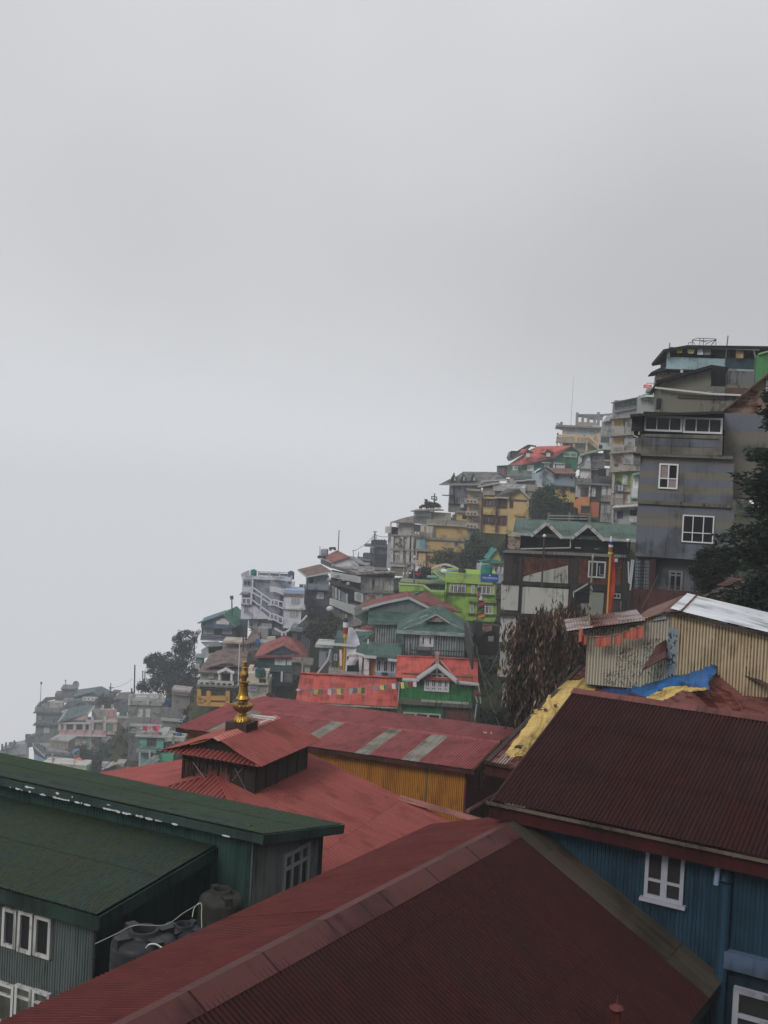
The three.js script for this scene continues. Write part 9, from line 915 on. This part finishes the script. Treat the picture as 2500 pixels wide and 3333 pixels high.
bannerPole('thin white flagpole before the pale blue corner house', 'A', [678,1000],[655,1230],285,0.1,[[0.35,1.2,[0.5,0.5,0.48]]],[[0.8,0.3, (s) => 0.6,[0.45,0.43,0.4]]], C.trim); bannerPole('thin flagpole with orange pennant above the cream wall', 'A', [962,1018],[948,1290],285,0.08,[[0.12,0.3,[0.4,0.4,0.4]]],[[0.98,0.78, (s) => 0.5 + 2.6 * s, [0.6,0.22,0.08]]], M(0.4,0.4,0.4));
{ // string of prayer flags across the coral roof: a cord with its flags
const d = 108, pts = [[5,1018],[300,1008],[600,1000],[900,985],[1200,950],[1440,915],[1645,900]].map(([x, y]) => at('K', x, y, d)), o = pts[0], t = thing('prayer_flag_string', 'string of coloured prayer flags stretched across the long coral roof', 'prayer flags', o), cu = new THREE.CatmullRomCurve3(pts.map((p) => p.clone().sub(o))); mesh('cord', new THREE.TubeGeometry(cu, 60,0.025,5), M(0.3,0.25,0.22), t);
const cols = { w: [0.62,0.5,0.54], b: [0.2,0.22,0.3], y: [0.62,0.5,0.17], g: [0.1,0.22,0.1], r: [0.4,0.05,0.04] }, w0 = 4.1475, s = d / FOC / 4.1475;
for (const [x, y, w, h, c] of [[22,1005,90,25, 'w'],[155,1005,52,28, 'w'],[207,1012,46,46, 'b'],[262,1010,52,75, 'y'],[320,1010,38,65, 'g'],[440,1005,48,82, 'w'],[497,1008,48,52, 'b'],[560,1000,55,78, 'y'],[622,1002,40,58, 'g'],[733,992,50,90, 'w'],[790,995,46,75, 'b'],[845,986,50,90, 'y'],[902,984,44,82, 'g'],[1010,966,52,36, 'w'],[1070,962,48,56, 'b'],[1138,952,58,62, 'y'],[1200,948,46,60, 'g'],[1302,930,50,72, 'w'],[1368,920,44,72, 'b'],[1422,914,48,82, 'y'],[1478,910,48,74, 'g'],[1536,900,46,80, 'r'],[1590,895,48,82, 'w']]) { const p = at('K', x + w / 2, y + h / 2, d).sub(o), g = new THREE.PlaneGeometry(w * s, h * s, 5,5), q = g.attributes.position; for (let i = 0; i < q.count; i++) { const k = 0.5 - q.getY(i) / (h * s); q.setZ(i, 0.12 * k * Math.sin(q.getX(i) * 4 + x)); q.setX(i, q.getX(i) + 0.1 * k * Math.sin(x)); } g.computeVertexNormals(); const k = rr(0.85,1.1); mesh('flag', g, M(...cols[c].map((z) => z * k), 'cloth'), t, p); } }
{ // washing on the line behind the long hall
const d = 62, v = 'F', X = (x) => 1180 + x / 2.07, Y = (y) => 2330 + y / 2.07; for (const [x0, y0, x1, y1, c, tx, l] of [[18,38,62,75,[0.4,0.36,0.35], 'cloth', 'pale grey cloth, leftmost on the washing line behind the hall'],[68,40,190,85,[0.26,0.2,0.1], 'flake', 'brown patterned cloth on the washing line behind the hall'],[194,46,305,95,[0.66,0.33,0.42], 'cloth', 'large pink sheet on the washing line behind the hall'],[340,55,402,110,[0.015,0.025,0.09], 'cloth', 'navy blue cloth on the washing line behind the hall'],[402,68,490,118,[0.5,0.52,0.56], 'cloth', 'white sheet on the washing line behind the hall'],[490,80,576,128,[0.018,0.018,0.02], 'cloth', 'black cloth on the washing line behind the hall'],[585,82,648,140,[0.17,0.165,0.17], 'cloth', 'grey cloth, rightmost on the washing line behind the hall']]) { const p = at(v, X((x0 + x1) / 2), Y((y0 + y1) / 2 + 12), d), w = (x1 - x0) / 2.07 * d / FOC, h = (y1 - y0 + 24) / 2.07 * d / FOC, g = new THREE.PlaneGeometry(w, h, 10,6), q = g.attributes.position; for (let i = 0; i < q.count; i++) { const k = 0.5 - q.getY(i) / h; q.setZ(i, 0.07 * k * Math.sin(q.getX(i) * 9 + x0)); } g.computeVertexNormals(); tag(mesh('washing', g, M(...c, tx), scene, p), l, 'washing'); }
const a = at(v, X(10), Y(34), d), pts = [[10,34],[190,44],[340,54],[490,78],[660,84]].map(([x, y]) => at(v, X(x), Y(y), d).sub(a)); tag(mesh('clothesline', new THREE.TubeGeometry(new THREE.CatmullRomCurve3(pts), 30,0.012,5), C.trim, scene, a), 'washing line strung behind the long hall ridge', 'clothesline');
pole('post', 'mossy post holding the washing line behind the hall', 'post', v, [X(325), Y(10)],[X(322), Y(100)], d + 0.3,0.09,[], M(0.05,0.06,0.04, 'grime')); pole('post', 'rusty knobbly post at the right end of the washing', 'post', v, [X(748), Y(5)],[X(735), Y(140)], d - 1,0.08,[[X(735), Y(80), X(752), Y(95)]], C.rust); pole('post', 'thin white rods standing beyond the hall ridge end', 'post', v, [X(868), Y(108)],[X(855), Y(175)], d - 6,0.03,[[X(815), Y(105), X(838), Y(140)],[X(838), Y(110), X(822), Y(118)]], C.trim); }
{ // overhead wires
const W = (v, x0, y0, d0, x1, y1, d1, sag, r, l, w2) => { const p = at(v, x0, y0, d0), q = at(w2 || v, x1, y1, d1).sub(p); tag(mesh('wire', wire(V(0,0,0), q, sag, r), grey, scene, p), l, 'wire'); };
W('D', 1085,125,256,850,300,250,0.3,0.06, 'wire from the crossarms down to the T-shaped antenna'); W('D', 1155,95,256,1290,110,214,0.2,0.06, 'wire from the utility pole to the weathered pale building'); W('L', 1205,400,104,1480,1340,66,0.6,0.022, 'long white cable dropping down the dark lane beside the green gable house'); W('L', 1215,470,104,1400,900,80,0.5,0.02, 'thinner cable falling down the dark lane'); W('L', 1290,730,95,1480,420,98,0.8,0.035, 'sagging cable across the lane towards the stained plaster wall'); W('a', 1100,465,140,1340,345,110,1.2,0.04, 'pale cable sagging to the left end of the prayer flags'); W('O', 370,1410,60,180,1800,56,0.05,0.02, 'guy wire slanting before the tall grey house ground floor'); W('A', 1640,600,240,1480,1080,225,3,0.06, 'pale cable hanging beside the turquoise house'); W('A', 1462,150,355,1700,40,330,0.5,0.05, 'faint wire running from the misty utility pole to the right'); }
// small figures, each one continuous surface meshed from joints
function person(label, pos, yaw, joints, mat) { const R = 64, mc = new MarchingCubes(R, mat, false, false, 60000), S = 2.2; mc.isolation = 0; const f = mc.field, v = V(0,0,0); for (let z = 0; z < R; z++) for (let y = 0; y < R; y++) for (let x = 0; x < R; x++) { v.set((x / R - 0.5) * S, (y / R) * S, (z / R - 0.5) * S); let d = 0; for (const [ax, ay, az, bx2, by, bz, r0, r1] of joints) { const pa = V(v.x - ax, v.y - ay, v.z - az), ba = V(bx2 - ax, by - ay, bz - az), h = clamp(pa.dot(ba) / Math.max(1e-6, ba.lengthSq())), q = pa.addScaledVector(ba, -h).length() - (r0 + (r1 - r0) * h); d += Math.exp(-28 * q); } f[x + y * R + z * R * R] = Math.log(Math.max(d, 1e-30)) / 28; } mc.update(); const n = mc.count, a = new Float32Array(n * 3), b = new Float32Array(n * 3); for (let i = 0; i < n; i++) { a[3 * i] = mc.positionArray[3 * i] * S / 2; a[3 * i + 1] = (mc.positionArray[3 * i + 1] + 1) * S / 2; a[3 * i + 2] = mc.positionArray[3 * i + 2] * S / 2; for (let k = 0; k < 3; k++) b[3 * i + k] = mc.normalArray[3 * i + k]; } const g = new THREE.BufferGeometry(); g.setAttribute('position', new THREE.BufferAttribute(a, 3)); g.computeVertexNormals(); const o = mesh('person', g, mat, scene, pos); o.rotation.y = yaw; return tag(o, label, 'person'); }
const stand = [[0,1.5,0,0,1.6,0.02,0.1,0.095],[0,1.38,0,0,1.5,0,0.06,0.055],[-0.15,1.36,0,0.15,1.36,0,0.07,0.07],[0,1.3,0,0,0.95,0,0.14,0.13],[-0.18,1.36,0,-0.24,1.08,0.05,0.055,0.045],[-0.24,1.08,0.05,-0.12,0.98,0.28,0.045,0.035],[0.18,1.36,0,0.24,1.08,0.05,0.055,0.045],[0.24,1.08,0.05,0.12,0.98,0.28,0.045,0.035],[-0.08,0.92,0,-0.1,0.48,0.02,0.09,0.065],[-0.1,0.48,0.02,-0.1,0.07,0,0.06,0.045],[-0.1,0.05,0,-0.1,0.04,0.16,0.045,0.04],[0.08,0.92,0,0.1,0.48,0.02,0.09,0.065],[0.1,0.48,0.02,0.1,0.07,0,0.06,0.045],[0.1,0.05,0,0.1,0.04,0.16,0.045,0.04]];
{ const p = at('H', 812,405,272); p.y -= 1.68; person('dark-clothed person leaning at the corner of the peach house balcony', p, 0.3, stand, M(0.03,0.028,0.03, 'cloth')); }
{ const p = at('A', 1040,1248,288); p.y -= 0.6; person('person in brown clothes before the cream wall at far left', p, 1.2, stand, M(0.14,0.08,0.06, 'cloth')); }
renderer.render(scene, camera);
